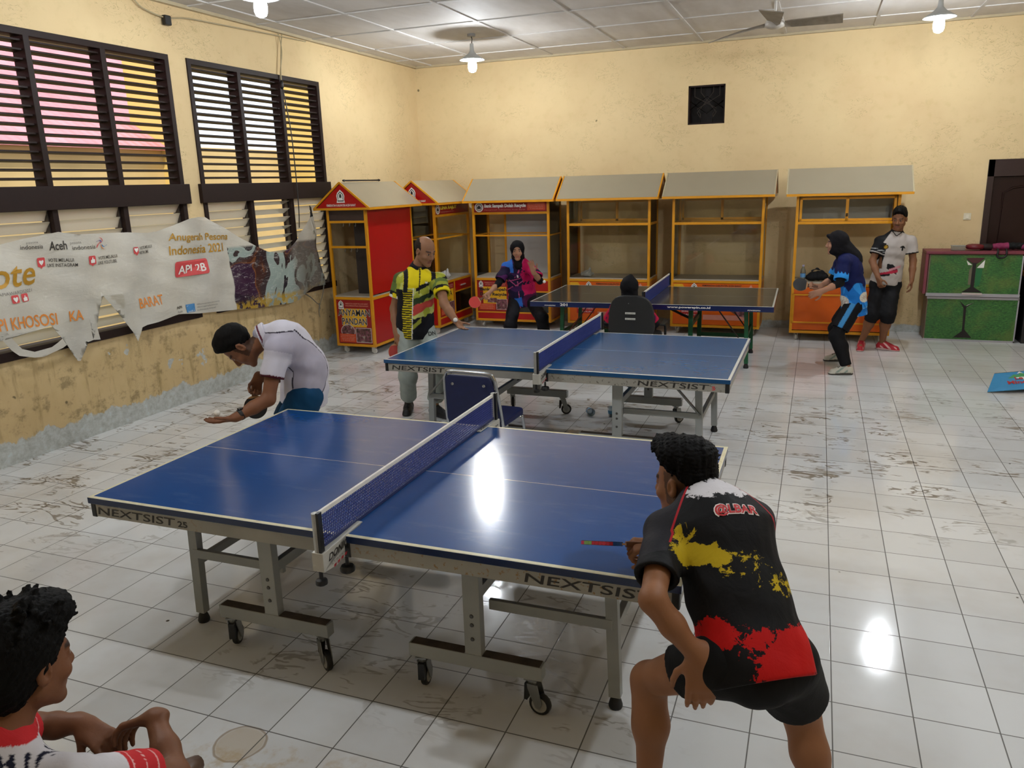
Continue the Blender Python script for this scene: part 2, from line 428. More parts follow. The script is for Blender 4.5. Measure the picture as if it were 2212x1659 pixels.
ob2 = thing('cream_annex', 'cream plastered annex wall outside the second louvred window', 'building', (-5.5, 8, 0))
MB().box(-2, 0, -.8, 8, -.3, 2.86).build('low_wall', M_OUT, ob2)
MB().box(-.15, 1.4, 2.2, 2.4, -.3, 5.0).build('cross_wall', M_OUTY, ob2)
struct(MB().box(-3.1, XL-TH, -14, 16, 3.62, 3.68).build('trim_5', M('#b9ab90', .8, 0, .15, 2, name='eave_boards')))
struct(MB().box(-14, XL-TH, -14, 16, -.35, -.3).build('trim_4', M('#b9b5a8', .9, 0, .15, 1, name='outside_concrete')))

# ---- ceiling lamps
def bulb_mat(k=1.0):
    g = N('bulb_glow'); e = g.n('ShaderNodeEmission'); e.inputs[0].default_value = (.90, .95, 1, 1); e.inputs[1].default_value = LAMP*k
    g.l(e.outputs[0], g.out.inputs[0]); return g.m
LAMP = 700
MBULB = bulb_mat()
def lamp(x, y, label, mb_=None):
    t = thing('pendant_lamp', label, 'lamp', (x, y, ZC), group='pendant lamps')
    MB().lathe([(.05, -.03), (.05, 0)], 16).build('ceiling_rose', M('#8d8a86', .5, name='lamp_grey'), t, 'auto')
    MB().tube([(0, 0, -.03), (.01, .0, -.06), (0, 0, -.12)], .006, 8).build('cord', M('#3a3733', .6, name='cord_dark'), t, True)
    MB().lathe([(.022, -.11), (.026, -.17), (.03, -.20), (.06, -.235), (.12, -.275), (.156, -.297), (.156, -.303), (.115, -.282), (.05, -.245), (.018, -.21)], 32, cap=False).build('shade', M('#c6c9c8', .35, .1, name='enamel_shade'), t, True)
    MB().lathe([(.022, -.20), (.022, -.27)], 14).build('lamp_holder', M('#e9e7e0', .5, name='holder_white'), t, True)
    MB().lathe([(.02, -.27), (.03, -.285), (.046, -.32), (.053, -.36), (.052, -.40), (.04, -.432), (.015, -.445), (.001, -.447)], 20).build('bulb', mb_ or MBULB, t, True)
lamp(.22, 6.25, 'lit pendant lamp with grey shade near the left back corner of the ceiling')
lamp(5.40, 6.25, 'lit pendant lamp with grey shade at the right end of the ceiling, beyond the fan')
lamp(.06, 2.35, 'lit pendant bulb cut by the top of the frame above the near louvred windows', bulb_mat(.6))
lamp(5.40, 2.3, 'lit pendant lamp over the right aisle beyond the top of the frame')
lamp(.40, -.9, 'lit pendant lamp over the seated boy beyond the frame')
lamp(5.40, -.9, 'lit pendant lamp behind the camera')

# ---- ceiling fan
fn = thing('ceiling_fan', 'white ceiling fan with drooping dusty blades under the white ceiling boards', 'fan', (3.825, 5.9, ZC))
MB().lathe([(.06, -.05), (.045, 0)], 16).build('canopy', M('#c9c6c0', .5, name='fan_white'), fn, 'auto')
MB().tube([(0, 0, 0), (0, 0, -.20)], .014, 10).build('down_rod', M('#c9c6c0', .5, name='fan_white'), fn, True)
MB().lathe([(.03, -.17), (.05, -.19), (.055, -.225), (.09, -.24), (.10, -.27), (.095, -.30), (.05, -.32), (.01, -.322)], 24).build('motor', M('#b9b4ab', .45, name='fan_motor_white'), fn, True)
for a, dz in ((PI+.03, -.12), (-.02, -.0), (-PI/2, .02)):
    b = MB(); n = 8
    for i in range(n):
        r0 = .08+i*.07; 
    vs = []; fs = []
    for i in range(9):
        r = .10+i*.07; w = (.03 if i == 0 else .055+.008*i); zz = -.285+dz*((r-.1)/.56)**1.3
        for s in (-1, 1):
            for h in (0, .008):
                vs.append((r*math.cos(a)-s*w*math.sin(a), r*math.sin(a)+s*w*math.cos(a), zz-s*.022+h))
    for i in range(8):
        o = i*4
        fs += [(o, o+2, o+6, o+4), (o+1, o+5, o+7, o+3), (o, o+4, o+5, o+1), (o+2, o+3, o+7, o+6)]
    fs += [(0, 1, 3, 2), (32, 34, 35, 33)]
    MB().quadmesh(vs, fs).build('blade', M('#8f8678', .6, 0, .25, 9, name='dusty_blade'), fn)

# ---- wiring on the left wall
M_WIRE = M('#a89a78', .6, name='old_cable'); M_BLACK = M('#0e0e0f', .45, 0, .1, name='black_plastic')
cb = thing('hanging_cable', 'thin cable hanging down the left wall in front of the second louvred window', 'cable', (XL+.03, 4.9, 3.9))
def cp(pts): return [(.0+dx, y-4.9, z-3.9) for dx, y, z in pts]
MB().tube(smooth_path(cp([(0, 4.87, 3.9), (.01, 4.90, 3.70), (0, 4.845, 3.45), (.01, 4.835, 3.33)])), .006, 6).tube(smooth_path(cp([(0, 4.95, 3.9), (0, 4.90, 3.72), (.01, 4.85, 3.5), (.01, 4.835, 3.33)])), .006, 6).build('twin_wires', M_WIRE, cb, True)
MB().lathe([(.008, .05), (.02, .03), (.022, -.03), (.01, -.05)], 10, c=(.012, -.065, -.58)).build('connector', M_BLACK, cb, True)
MB().tube(smooth_path(cp([(.02, 4.835, 3.28), (.06, 4.86, 2.8), (.05, 4.89, 2.3), (.04, 4.90, 1.9), (.02, 4.90, 1.66)])), .007, 6).build('lower_cable', M('#2a2725', .5, name='dark_cable'), cb, True)
cb2 = thing('ceiling_cable', 'sagging cable with a black connector along the top of the left wall', 'cable', (XL+.04, 3.1, 3.85))
MB().tube(smooth_path([(0, -1.2, .02), (0, -.5, .05), (.0, -.28, -.05), (0, 0, -.09), (0, .3, -.05), (.0, .8, -.03), (0, 1.6, .0), (0, 2.3, .02)]), .007, 6).build('wire', M_WIRE, cb2, True)
MB().box(-.02, .03, -.03, .05, -.16, -.07).build('connector', M_BLACK, cb2, bevel=.01)

# ------------------------------------------------------------------ torn banner on the left wall
def bx(y, z):
    return -1.575-.055*min(1, max(0, (y-4.8)/.35))+.018*math.sin(y*5.1+z*3)+.012*math.sin(y*11-z*7)+.006*math.sin(z*23+y*9)+.05*max(0, y-3.9)*max(0, 1.5-abs(z-1.2))*.3
def bfn(p, lift=.006): return (bx(p[1], p[2])+lift, p[1], p[2])
def banner_mat():
    g = N('banner_vinyl'); p = g.obj(); x, y, z = g.xyz(p); q = g.comb(y, z, 0)
    c = g.ramp(g.noise(q, 1.8, 5, .6), [(.3, '#cfccc2'), (.55, '#dbd8ce'), (.8, '#e2e0d8')])
    w = g.math('ADD', y, g.math('MULTIPLY', g.math('SUBTRACT', g.noise(q, 2.2, 3), .5), .22))
    art = g.math('MULTIPLY', g.step(w, 3.53, 3.55), g.step(g.math('ADD', z, g.math('MULTIPLY', w, .02)), 1.62, 1.58))
    vv = g.noise(g.scale(q, (1, .8, 1)), 1.9, 3, .5, 1.0)
    ac = g.ramp(vv, [(0, '#2e1c33'), (.38, '#3f2440'), (.45, '#7a4a2c'), (.47, '#4a2a24'), (.50, '#3a2b2e'), (.56, '#9fb0ac'), (.64, '#a9bab4'), (.66, '#2b2730'), (.74, '#5c5a5c'), (.8, '#8a8f8c')], 'CONSTANT')
    gl = g.step(g.noise(g.scale(q, (2, 7, 1)), 3, 5, .7, 1), .58, .66)
    ac = g.mix(g.math('MULTIPLY', gl, .55), ac, '#d8dada')  # pale glints painted into the artwork colour
    yl = g.step(g.math('ADD', z, g.math('MULTIPLY', g.noise(q, 9, 4), .25)), 1.10, 1.0)
    ac = g.mix(g.math('MULTIPLY', g.math('MULTIPLY', yl, g.step(g.noise(q, 13, 4), .45, .5)), .8), ac, '#c9a53a')
    gy = g.step(w, 4.55, 4.75); ac = g.mix(g.math('MULTIPLY', gy, .65), ac, '#8d8a84')
    c = g.mix(art, c, ac)
    tear = g.step(g.math('ABSOLUTE', g.math('SUBTRACT', g.noise(g.scale(q, (1, 4, 1)), 3, 4, .6, .8), .5)), .006, .002)
    c = g.mix(g.math('MULTIPLY', tear, .35), c, '#f2f1ea')
    g.set(c, .38)
    h = g.math('ADD', g.noise(g.scale(q, (1.2, 3, 1)), 2.6, 4, .6, .6), g.math('MULTIPLY', g.noise(q, 17, 3), .12))
    g.bump(h, .35, .03)
    tr = g.n('ShaderNodeBsdfTranslucent'); g.l(c, tr.inputs[0])
    ms = g.n('ShaderNodeMixShader'); ms.inputs[0].default_value = .32; g.l(g.b.outputs[0], ms.inputs[1]); g.l(tr.outputs[0], ms.inputs[2]); g.l(ms.outputs[0], g.out.inputs[0])
    return g.m
outline = [(-.2, 1.72), (.55, 1.73), (.976, 1.762), (1.173, 1.797), (1.512, 1.832), (1.69, 1.80), (1.869, 1.794), (2.25, 1.78), (2.45, 1.76), (2.583, 1.767), (2.8, 1.81), (3.0, 1.866), (3.14, 1.875), (3.273, 1.868),
 (3.45, 1.78), (3.705, 1.659), (4.001, 1.506), (4.2, 1.43), (4.403, 1.398), (4.6, 1.44), (4.818, 1.535), (5.0, 1.66), (5.157, 1.777), (5.2, 1.785), (5.235, 1.6), (5.25, 1.3), (5.278, .971), (5.358, .899), (5.1, .90), (4.826, .867), (4.65, .80), (4.472, .78), (4.2, .795), (3.968, .81), (3.75, .83), (3.553, .857), (3.266, .876), (3.0, .90), (2.744, .935), (2.424, .909), (2.29, .905), (2.227, .892), (2.19, .83), (2.162, .77), (2.15, .83), (2.143, .89), (2.114, .871), (2.086, .909), (2.11, 1.0), (2.17, 1.12), (2.202, 1.257),
 (2.11, 1.254), (1.85, 1.245), (1.68, 1.235), (1.72, 1.14), (1.75, .98), (1.765, .864), (1.70, .872), (1.644, .864), (1.6, .90), (1.561, .896), (1.548, .80), (1.535, .717), (1.509, .722), (1.51, .82), (1.50, .90), (1.46, .96), (1.41, 1.05), (1.3, 1.07), (1.15, 1.055), (1.0, 1.08), (.9, 1.06), (.8, 1.075), (.55, 1.02), (-.2, 1.05)]
strap = [(1.45, 1.0), (1.50, .925), (1.469, .905), (1.36, .87), (1.253, .852), (1.17, .835), (1.091, .843), (.968, .884), (.908, .94), (.84, 1.03), (.80, 1.09), (.88, 1.09), (.93, 1.02), (1.0, .935), (1.10, .89), (1.25, .90), (1.38, .95)]
bm = bmesh.new()
for ol in (outline, strap): bm.faces.new([bm.verts.new((0, y, z)) for y, z in ol])
bmesh.ops.triangulate(bm, faces=bm.faces[:])
for ax, lo, hi in ((1, -.2, 5.4), (2, .7, 1.9)):
    t = lo
    while t < hi:
        no = (0, 1, 0) if ax == 1 else (0, 0, 1); co = (0, t, 0) if ax == 1 else (0, 0, t)
        bmesh.ops.bisect_plane(bm, geom=bm.verts[:]+bm.edges[:]+bm.faces[:], plane_co=co, plane_no=no); t += .045
for v_ in bm.verts: v_.co.x = bx(v_.co.y, v_.co.z)
me = bpy.data.meshes.new('banner'); bm.to_mesh(me); bm.free()
BN = thing('banner', 'torn glossy white vinyl banner tied across the lower half of the louvred windows', 'banner')
link('vinyl_sheet', me, banner_mat(), BN, True)
RT, UP = (0, 1, 0), (0, 0, 1)
INK = M('#26231f', .5, 0, 0, name='ink_black'); GOLD = M('#b98a2a', .35, .2, .1, 30, name='ink_gold'); ORG = M('#d98432', .5, 0, 0, name='ink_orange'); RED = M('#cf4a4c', .45, 0, .05, name='ink_red'); WHI = M('#e8e6e0', .5, 0, 0, name='ink_white'); BLU = M('#3f7fb5', .5, 0, 0, name='ink_blue'); GRY = M('#7d7a74', .5, 0, 0, name='ink_grey'); PUR = M('#6a4c93', .5, 0, 0, name='ink_purple')
bf = lambda p: bfn(p)
def bt(s, y, z, w, h, m, slope=0, **k): text(s, (0, y, z), (0, 1, slope), UP, w, h, m, BN, fn=bf, **k)
bt('Vote', .66, 1.43, .56, .20, GOLD, 0, bold=.012, shear=.25)
bt('#APIAWARDS2021', .85, 1.372, .34, .028, GRY)
for y0, m in ((.97, 0), (1.067, 1)):
    poly(rrect(y0, y0+.07, 1.305, 1.37, .012), (0, 0, 0), RT, UP, RED, BN, 'print', bf)
bf2 = lambda p: bfn(p, .009)
def heart(y, z, s, m): poly([(y+s*.9*math.sin(t)**3*.06, z+s*.06*(.8*math.cos(t)-.33*math.cos(2*t)-.12*math.cos(3*t))) for t in [2*PI*k/24 for k in range(24)]], (0, 0, 0), RT, UP, m, BN, 'print', bf2)
def thumb(y, z, s, m):
    poly([(y+s*a, z+s*b) for a, b in [(-.03,-.03),(.025,-.03),(.03,.0),(.028,.012),(.006,.012),(.008,.034),(-.002,.034),(-.012,.01),(-.03,.005)]], (0, 0, 0), RT, UP, m, BN, 'print', bf2)
heart(1.005, 1.336, .42, WHI); thumb(1.102, 1.333, .7, WHI)
bt('indonesia', 1.15, 1.715, .19, .034, INK, -.03, bold=.005); bt('pesona', 1.2, 1.752, .10, .016, GRY)
bt('Aceh', 1.40, 1.685, .165, .075, INK, -.02, bold=.012, shear=.1)
bt('indonesia', 1.61, 1.672, .22, .036, INK, -.02); bt('pesona', 1.60, 1.715, .10, .022, GRY)
for k, (m, a) in enumerate(((PUR, 1.57), (RED, 2.4), (RED, .75), (BLU, -1.35), (ORG, -2.0))):
    c0 = np.array((1.90, 1.70)); pts = [tuple(c0+np.array((math.cos(a+t*1.2)*(.01+t*.055), math.sin(a+t*1.2)*(.01+t*.055)))) for t in np.linspace(0, 1, 7)]
    poly(pts+[(p_[0]+.006, p_[1]+.010*(1-i/6)) for i, p_ in reversed(list(enumerate(pts)))], (0, 0, 0), RT, UP, m, BN, 'print', bf)
for y0, z0, s1, s2, ic, w1, w2 in ((1.385, 1.572, 'VOTE MELALUI', 'LIKE INSTAGRAM', 'h', .215, .255), (1.84, 1.545, 'VOTE MELALUI', 'LIKE YOUTUBE', 't', .235, .225), (2.34, 1.59, 'VOTE MELALUI', 'KETIK SMS', 'h', .17, .12)):
    sl = -.08 if y0 < 2.3 else .05
    if y0 > 1.8 and y0 < 2: sl = 0
    bt(s1, y0, z0+.022, w1, .028, INK, sl, bold=.006); bt(s2, y0-.01, z0-.02, w2, .028, INK, sl, bold=.006)
    k = .075 if y0 < 2.3 else .06; yy = y0-.105 if y0 < 2.3 else y0-.08
    poly(rrect(yy, yy+k, z0-.012, z0+k*.85, .012)[:6]+[(yy+k, z0-.0)]+rrect(yy, yy+k, z0-.012, z0+k*.85, .012)[6:], (0, 0, 0), RT, UP, RED, BN, 'print', bf)
    poly([(yy+.02, z0-.011), (yy+.05, z0-.011), (yy+.035, z0-.028)], (0, 0, 0), RT, UP, RED, BN, 'print', bf)
    (heart if ic == 'h' else thumb)(yy+k/2, z0+.025, .42 if ic == 'h' else .75, WHI)
bt('API KHOSOSI', .74, 1.115, .62, .10, ORG, -.07, bold=.01); bt('KA', 1.48, 1.075, .15, .09, ORG, -.05, bold=.012)
bt('BARAT', 2.235, 1.07, .30, .095, ORG, 0, bold=.01)
bt('Anugerah Pesona', 2.71, 1.645, .84, .095, GOLD, -.06, bold=.012, shear=.15)
bt('Indonesia 2021', 2.70, 1.525, .75, .09, GOLD, -.03, bold=.012, shear=.15)
poly(rrect(2.742, 3.188, 1.30, 1.455, .03), (0, 0, 0), RT, UP, RED, BN, 'print', bf)
text('API 2B', (0, 2.78, 1.328), RT, UP, .37, .085, WHI, BN, fn=bf2, bold=.02)
poly(rrect(2.85, 2.955, .93, 1.013, .004), (0, 0, 0), RT, UP, BLU, BN, 'print', bf)
for i in range(3): text(('CALL', 'VOTE', '2021')[i], (0, 2.862, .985-.026*i), RT, UP, .08, .016, WHI, BN, fn=bf2)
bt('API', 2.725, .985, .075, .026, INK, bold=.02); bt('Aceh', 2.725, .945, .07, .022, GRY)
for i, s in enumerate(('@pesonaindonesia', '@anugerahpesona', 'indonesia.travel')): bt(s, 2.98, .99-.03*i, .32-.03*i, .016, GRY, -.03)
knot = MB()
for i in range(5): knot.tube(smooth_path([(-1.62, 5.17, 1.78), (-1.615, 5.18+.012*(i % 3), 1.83-.02*i), (-1.62, 5.175+.015*(i % 2), 1.92-.02*i)]), .008, 6)
knot.build('tie_cord', M_BLACK, BN, True)
wp = MB()
for pts in ([(-1.60, 4.82, .87), (-1.6, 4.98, .79), (-1.6, 5.10, .70), (-1.6, 5.16, .66), (-1.6, 5.17, .60)], [(-1.6, 5.3, .90), (-1.6, 5.25, .78), (-1.6, 5.17, .66)], [(-1.6, 5.17, .68), (-1.6, 5.14, .58), (-1.6, 5.15, .50)]):
    wp.tube(smooth_path(pts), [.010-.007*i/(len(smooth_path(pts))-1) for i in range(len(smooth_path(pts)))], 6)
wp.build('torn_strip', M('#6b6559', .6, name='dirty_strip'), BN, True)
# ------------------------------------------------------------------ table-tennis tables
def top_mat(name, base, line, worn=0.3, rough=.15):
    g = N(name); p = g.obj(); x, y, z = g.xyz(p)
    ax = g.math('ABSOLUTE', x); ay = g.math('ABSOLUTE', y)
    c = g.ramp(g.noise(p, 2.0, 5, .6), [(.3, base[0]), (.7, base[1])])
    sm = g.step(g.noise(g.scale(p, (1, 4, 1)), 3.2, 6, .68), .52, .75)
    c = g.mix(g.math('MULTIPLY', sm, .02 if 'charcoal' in name else .06), c, '#9fb2c4')
    e = g.math('MAXIMUM', g.math('GREATER_THAN', ax, 1.37-.020), g.math('GREATER_THAN', ay, .7625-.020))
    e = g.math('MAXIMUM', e, g.math('MULTIPLY', g.math('LESS_THAN', ay, .0019), .75))
    e = g.math('MULTIPLY', e, g.math('GREATER_THAN', z, .7585))
    lc = g.mix(g.math('MULTIPLY', g.step(g.noise(p, 14, 5, .7), .5, .7), worn), line, '#b5a071')
    c = g.mix(e, c, lc)
    side = g.math('LESS_THAN', z, .7575); c = g.mix(side, c, base[2])
    g.set(c, g.math('ADD', rough, g.math('MULTIPLY', g.noise(p, 4, 4), .03)))
    g.b.inputs['Coat Weight'].default_value = .0
    g.bump(g.noise(p, 60, 2), .04, .002)
    return g.m
def frame_mat(name, c0, c1, spots):
    g = N(name); p = g.obj()
    c = g.ramp(g.noise(p, 3, 4), [(.3, c0), (.7, c1)])
    if spots:
        m = g.math('MULTIPLY', g.step(g.noise(p, 55, 3, .6), .60, .66), g.step(g.noise(g.scale(p, (1, .1, .1)), 1.6, 2), .44, .58))
        c = g.mix(g.math('MULTIPLY', m, .8), c, spots)
    g.set(c, .55); return g.m
M_RUB = M('#141414', .6, 0, .15, name='black_rubber'); M_STEEL = M('#8b8d8c', .32, .75, .1, name='worn_steel')
M_CAP = M('#111214', .42, 0, .1, name='black_cap')

def caster(par, x, y, zt, ang, r=.045, mats=None):
    """swivel caster whose plate touches zt; sub-parts wheel and hub"""
    c, s = math.cos(ang), math.sin(ang)
    tr = lambda a, b, z: (x+a*c-b*s, y+a*s+b*c, z)
    m = MB(); tx, ty = .03, 0
    m.prism(rect(-.028, .028, -.024, .024), zt-.008, zt, lambda a, b, t: tr(a, b, t))
    m.lathe([(.018, zt-.03), (.02, zt-.006)], 12, c=(x, y, 0))
    for sd in (-1, 1):
        m.prism([(-.015, zt-.022), (.03, zt-.022), (.050, r+.014), (.040, r-.014), (.022, r-.010), (-.012, zt-.045)], sd*.019, sd*.023, lambda a, b, t: tr(a, t, b))
    f = m.build('caster_fork', M_STEEL, par)
    wm = MB(); n = 20; hub = MB()
    def ringp(prof, mb):
        o = len(mb.v)
        for rr, w in prof:
            for k in range(n):
                a = 2*PI*k/n; mb.v.append(tr(.034+rr*math.cos(a), w, r+rr*math.sin(a)))
        for i in range(len(prof)-1):
            for k in range(n): mb.f.append((o+i*n+k, o+i*n+(k+1) % n, o+(i+1)*n+(k+1) % n, o+(i+1)*n+k))
        mb.f.append(tuple(o+k for k in range(n))); mb.f.append(tuple(o+(len(prof)-1)*n+k for k in range(n)))
    ringp([(r*.72, -.013), (r*.93, -.012), (r, -.007), (r, .007), (r*.93, .012), (r*.72, .013)], wm)
    ringp([(r*.55, -.0145), (r*.70, -.0135), (r*.70, .0135), (r*.55, .0145)], hub)
    wm.build('wheel', M_RUB, f, 'auto'); hub.build('hub', M('#9a9a96', .5, name='hub_grey'), f, 'auto')
    if ang:
        bk = MB().prism([(-.03, zt-.03), (.0, zt-.026), (-.02, r+.01), (-.034, r+.012)], -.014, .014, lambda a, b, t: tr(a, t, b))
        bk.build('brake_lever', M_CAP, f)

def net_geo(hw, zb, zt, cell, th):
    m = MB(); n = int(2*hw/cell); k = int((zt-zb)/cell)
    for i in range(n+1):
        y = -hw+2*hw*i/n; m.box(-th/3, th/3, y-th/2, y+th/2, zb, zt)
    for j in range(k+1):
        z = zb+(zt-zb)*j/k; m.box(-th/3, th/3, -hw, hw, z-th/2, z+th/2)
    return m

def pp_table(label, loc, rz, spec):
    t = thing('table_tennis_table', label, 'table', (loc[0], loc[1], 0), rz, group='table tennis tables')
    TM, FM, CB = spec['top'], spec['frame'], spec['style']
    hx, hy = 1.37, .7625
    tz = .76; tb = spec['tb']
    for s in (-1, 1):
        a, b = (-hx, -.003) if s < 0 else (.003, hx)
        MB().box(a, b, -hy, hy, tb, tz).build('tabletop', TM, t, bevel=.003)
        if spec['apron']:
            m = MB(); i = .010; z0, z1 = .664, tb
            aa, bb = (-hx+i, -.015) if s < 0 else (.015, hx-i)
            m.box(aa, bb, -hy+i, -hy+i+.022, z0, z1).box(aa, bb, hy-i-.022, hy-i, z0, z1).box(aa, aa+.022, -hy+i, hy-i, z0, z1).box(bb-.022, bb, -hy+i, hy-i, z0, z1)
            m.build('apron', spec['apron'], t, bevel=.002)
            for yy in (-1, 1):
                for xx in (aa, bb):
                    x0 = xx-.004 if xx == aa else xx-.026
                    w_ = .03
                    MB().box(x0, x0+w_, min(yy*(hy-i+.003), yy*(hy-i-.03)), max(yy*(hy-i+.003), yy*(hy-i-.03)), z0-.004, z1).build('corner_cap', M_CAP, t, bevel=.005)
    lx, ly = spec['lx'], spec['ly']; lt = .664 if spec['apron'] else tb
    for sx in (-1, 1):
        for sy in (-1, 1):
            x, y = sx*lx, sy*ly
            lean = .022*sx
            lg = MB().bar((x-lean, y, lt), (x, y, .055), .05 if CB == 'grey' else .045, .042, up=(0, 1, 0)).build('leg', FM, t, bevel=.002)
            MB().lathe([(.012, .06), (.018, .05), (.024, .035), (.030, .012), (.027, 0)], 14, c=(x, y, 0)).build('foot', M_RUB, lg, True)
            px = sx*spec['px']; py = sy*spec['py']
            if CB == 'grey':
                po = MB().box(px-.037, px+.037, py-.022, py+.022, .225, lt).build('post', FM, t, bevel=.002)
                for z in (.30, .365, .405): MB().lathe([(.008, -.026), (.0095, -.022), (.0095, .022), (.008, .026)], 8, c=(px, py, z), axis='y').build('bolt', M('#5b5a58', .4, .7, name='bolt_steel'), po)
                bar = MB().box(px-.30, px+.30, py-.026, py+.026, .165, .228).build('caster_bar', FM, t, bevel=.003)
                MB().box(px-.29, px-.04, py-.024, py+.024, .2285, .2300).box(px+.04, px+.29, py-.024, py+.024, .2285, .2300).build('dust_film', M('#4a4037', .9, 0, .4, 14, name='dust'), bar)
                for q, an in ((-.25, 1.9 if sx < 0 else 1.2), (.25, -.6 if sy < 0 else .4)):
                    caster(bar, px+q, py, .165, an+(.5 if sx > 0 else 0), .048)
                MB().bar((px+sx*.02, y+.012*sy, .388), (x-.01*sx, y+.012*sy, .388), .022, .046).build('cross_bar', FM, t, bevel=.002)
            else:
                xi = sx*.12+px
                po = MB().box(px-.025, px+.025, py-.02, py+.02, .06, lt).build('post', FM, t, bevel=.002)
                MB().bar((px, y, .22), (x, y, .22), .03, .05).build('cross_bar', FM, t, bevel=.002)
                MB().bar((x-sx*.03, y, .26), (x-sx*.34, y, lt-.02), .012, .022, up=(0, 1, 0)).build('brace', M('#5a1f1a', .5, .2, name='rust_red_paint') if sx < 0 else M('#2c2a26', .5, .3, name='brace_dark'), t)
                MB().lathe([(.013, .06), (.018, .045), (.024, .0)], 12, c=(px, py, 0)).build('foot', M_RUB, po, True)
            if spec.get('brace') and CB == 'grey':
                MB().bar((x, y-.025*1, .40), (x-sx*.23, y-.025, .655), .012, .030, up=(0, 1, 0)).build('brace', M_STEEL, t)
        MB().bar((sx*spec['px']*.97, -spec['py'], .455), (sx*spec['px']*.97, spec['py'], .455), .03, .05).build('stretcher', FM, t, bevel=.002)
        MB().bar((sx*lx*.985, -ly, .34), (sx*lx*.985, ly, .34), .03, .04).build('stretcher', FM, t, bevel=.002)
        MB().bar((sx*spec['px'], 0, .455), (sx*.10, 0, .62), .025, .03, up=(0, 1, 0)).build('support_arm', M('#22201e', .5, .3, name='arm_dark'), t)
    # net set
    nm = spec['netmat']; zt = tz+.1525; hw = .895
    if spec['netcell']:
        net_geo(hw, tz+.012, zt-.015, spec['netcell'], spec['netth']).build('net', nm, t)
    else:
        MB().box(-.004, .004, -hw, hw, tz+.004, zt-.012).build('net', nm, t)
    MB().box(-.006, .006, -hw-.01, hw+.01, zt-.016, zt+.002).build('net_tape', M('#dcd9cf', .6, 0, .1, name='net_tape'), t, bevel=.002)
    MB().box(-.007, .007, -hw, hw, tz+.002, tz+.014).build('net_hem', nm if not spec['netcell'] else M('#1d2857', .6, 0, .1, name='net_hem_blue'), t)
    for sy in (-1, 1):
        y = sy*(hw+.012)
        p = MB().lathe([(.016, tz-.05), (.016, zt+.004), (.012, zt+.006)], 14, c=(0, y, 0)).build('net_post', spec['postmat'], t, 'auto')
        MB().box(.010, .022, y-.014, y+.010, tz-.03, zt+.008).build('post_channel', M_CAP, p)
        if spec['clamp']:
            yi = sy*(hy-.06); y0, y1 = sorted((yi, sy*(hw+.05)))
            cl = MB().prism([(y0 if sy < 0 else y1, 0)]*0+[(sy*(hy-.13), tz+.002), (sy*(hy-.13), tz+.008), (sy*(hw+.03), tz-.004), (sy*(hw+.03), tz-.082), (sy*(hy+.07), tz-.092), (sy*(hy+.012), tz-.07), (sy*(hy+.012), tz+.001)], -.022, .030, lambda a, b, tt: (tt, a, b)).build('net_clamp', M('#bdbbb2', .42, .2, .1, name='clamp_white_metal'), t, bevel=.002)
            MB().lathe([(.008, -.075), (.008, -.045), (.026, -.040), (.032, -.032), (.032, -.018), (.024, -.012), (.008, -.010)][::-1] if False else [(.007, tz-.155+.05), (.008, tz-.14+.0), (.026, tz-.142), (.031, tz-.15), (.031, tz-.165), (.022, tz-.172)], 10, c=(.012, sy*(hy-.02), -.0)).build('clamp_knob', M_CAP, cl, 'auto')
            MB().lathe([(.008, tz-.06), (.008, tz-.12), (.022, tz-.124), (.024, tz-.13), (.024, tz-.142), (.016, tz-.147)], 10, c=(0, sy*(hw+.012), 0)).build('clamp_knob', M_CAP, cl, 'auto')
            if sy < 0:
                text('DONIC', (.0308, -hw+.004, tz-.052), (0, 1, .10), (0, 0, 1), .135, .030, INK, cl, bold=.03, shear=.35)
                text('STRESS', (.0308, -hw+.02, tz-.074), (0, 1, .10), (0, 0, 1), .10, .010, GRY, cl)
                for q in range(4): poly([(0, 0), (.016, 0), (.020, .011), (.004, .011)], (.0308, -hw+.035+q*.026, tz-.09+q*.004), (0, 1, .12), (0, 0, 1), M('#a8252c', .45, 0, 0, name='mark_red'), cl, 'print')
            else:
                text('DONIC', (.0308, hw-.13, tz-.05), (0, 1, -.05), (0, 0, 1), .12, .030, INK, cl, bold=.03, shear=.35)
                text('DONIC', (.026, hy-.11, tz+.0085), (0, 1, 0), (-1, 0, .0), .12, .03, INK, cl, bold=.03)
        else:
            MB().box(-.02, .02, min(y, sy*(hy-.04)), max(y, sy*(hy-.04)), tz+.001, tz+.006).box(-.02, .02, min(y+sy*.015, sy*(hy+.006)), max(y+sy*.015, sy*(hy+.006)), tz-.07, tz+.005).build('net_clamp', M_STEEL, t)
    # lettering on the near side
    ya = -hy+.010-.0012; yb = -hy-.0012
    for s, x, y, z, w, h, m, sh, bo in spec['text']:
        text(s, (x, ya if spec['apron'] else yb, z), (1, 0, 0), UP, w, h, m, t, bold=bo, shear=sh)
    return t

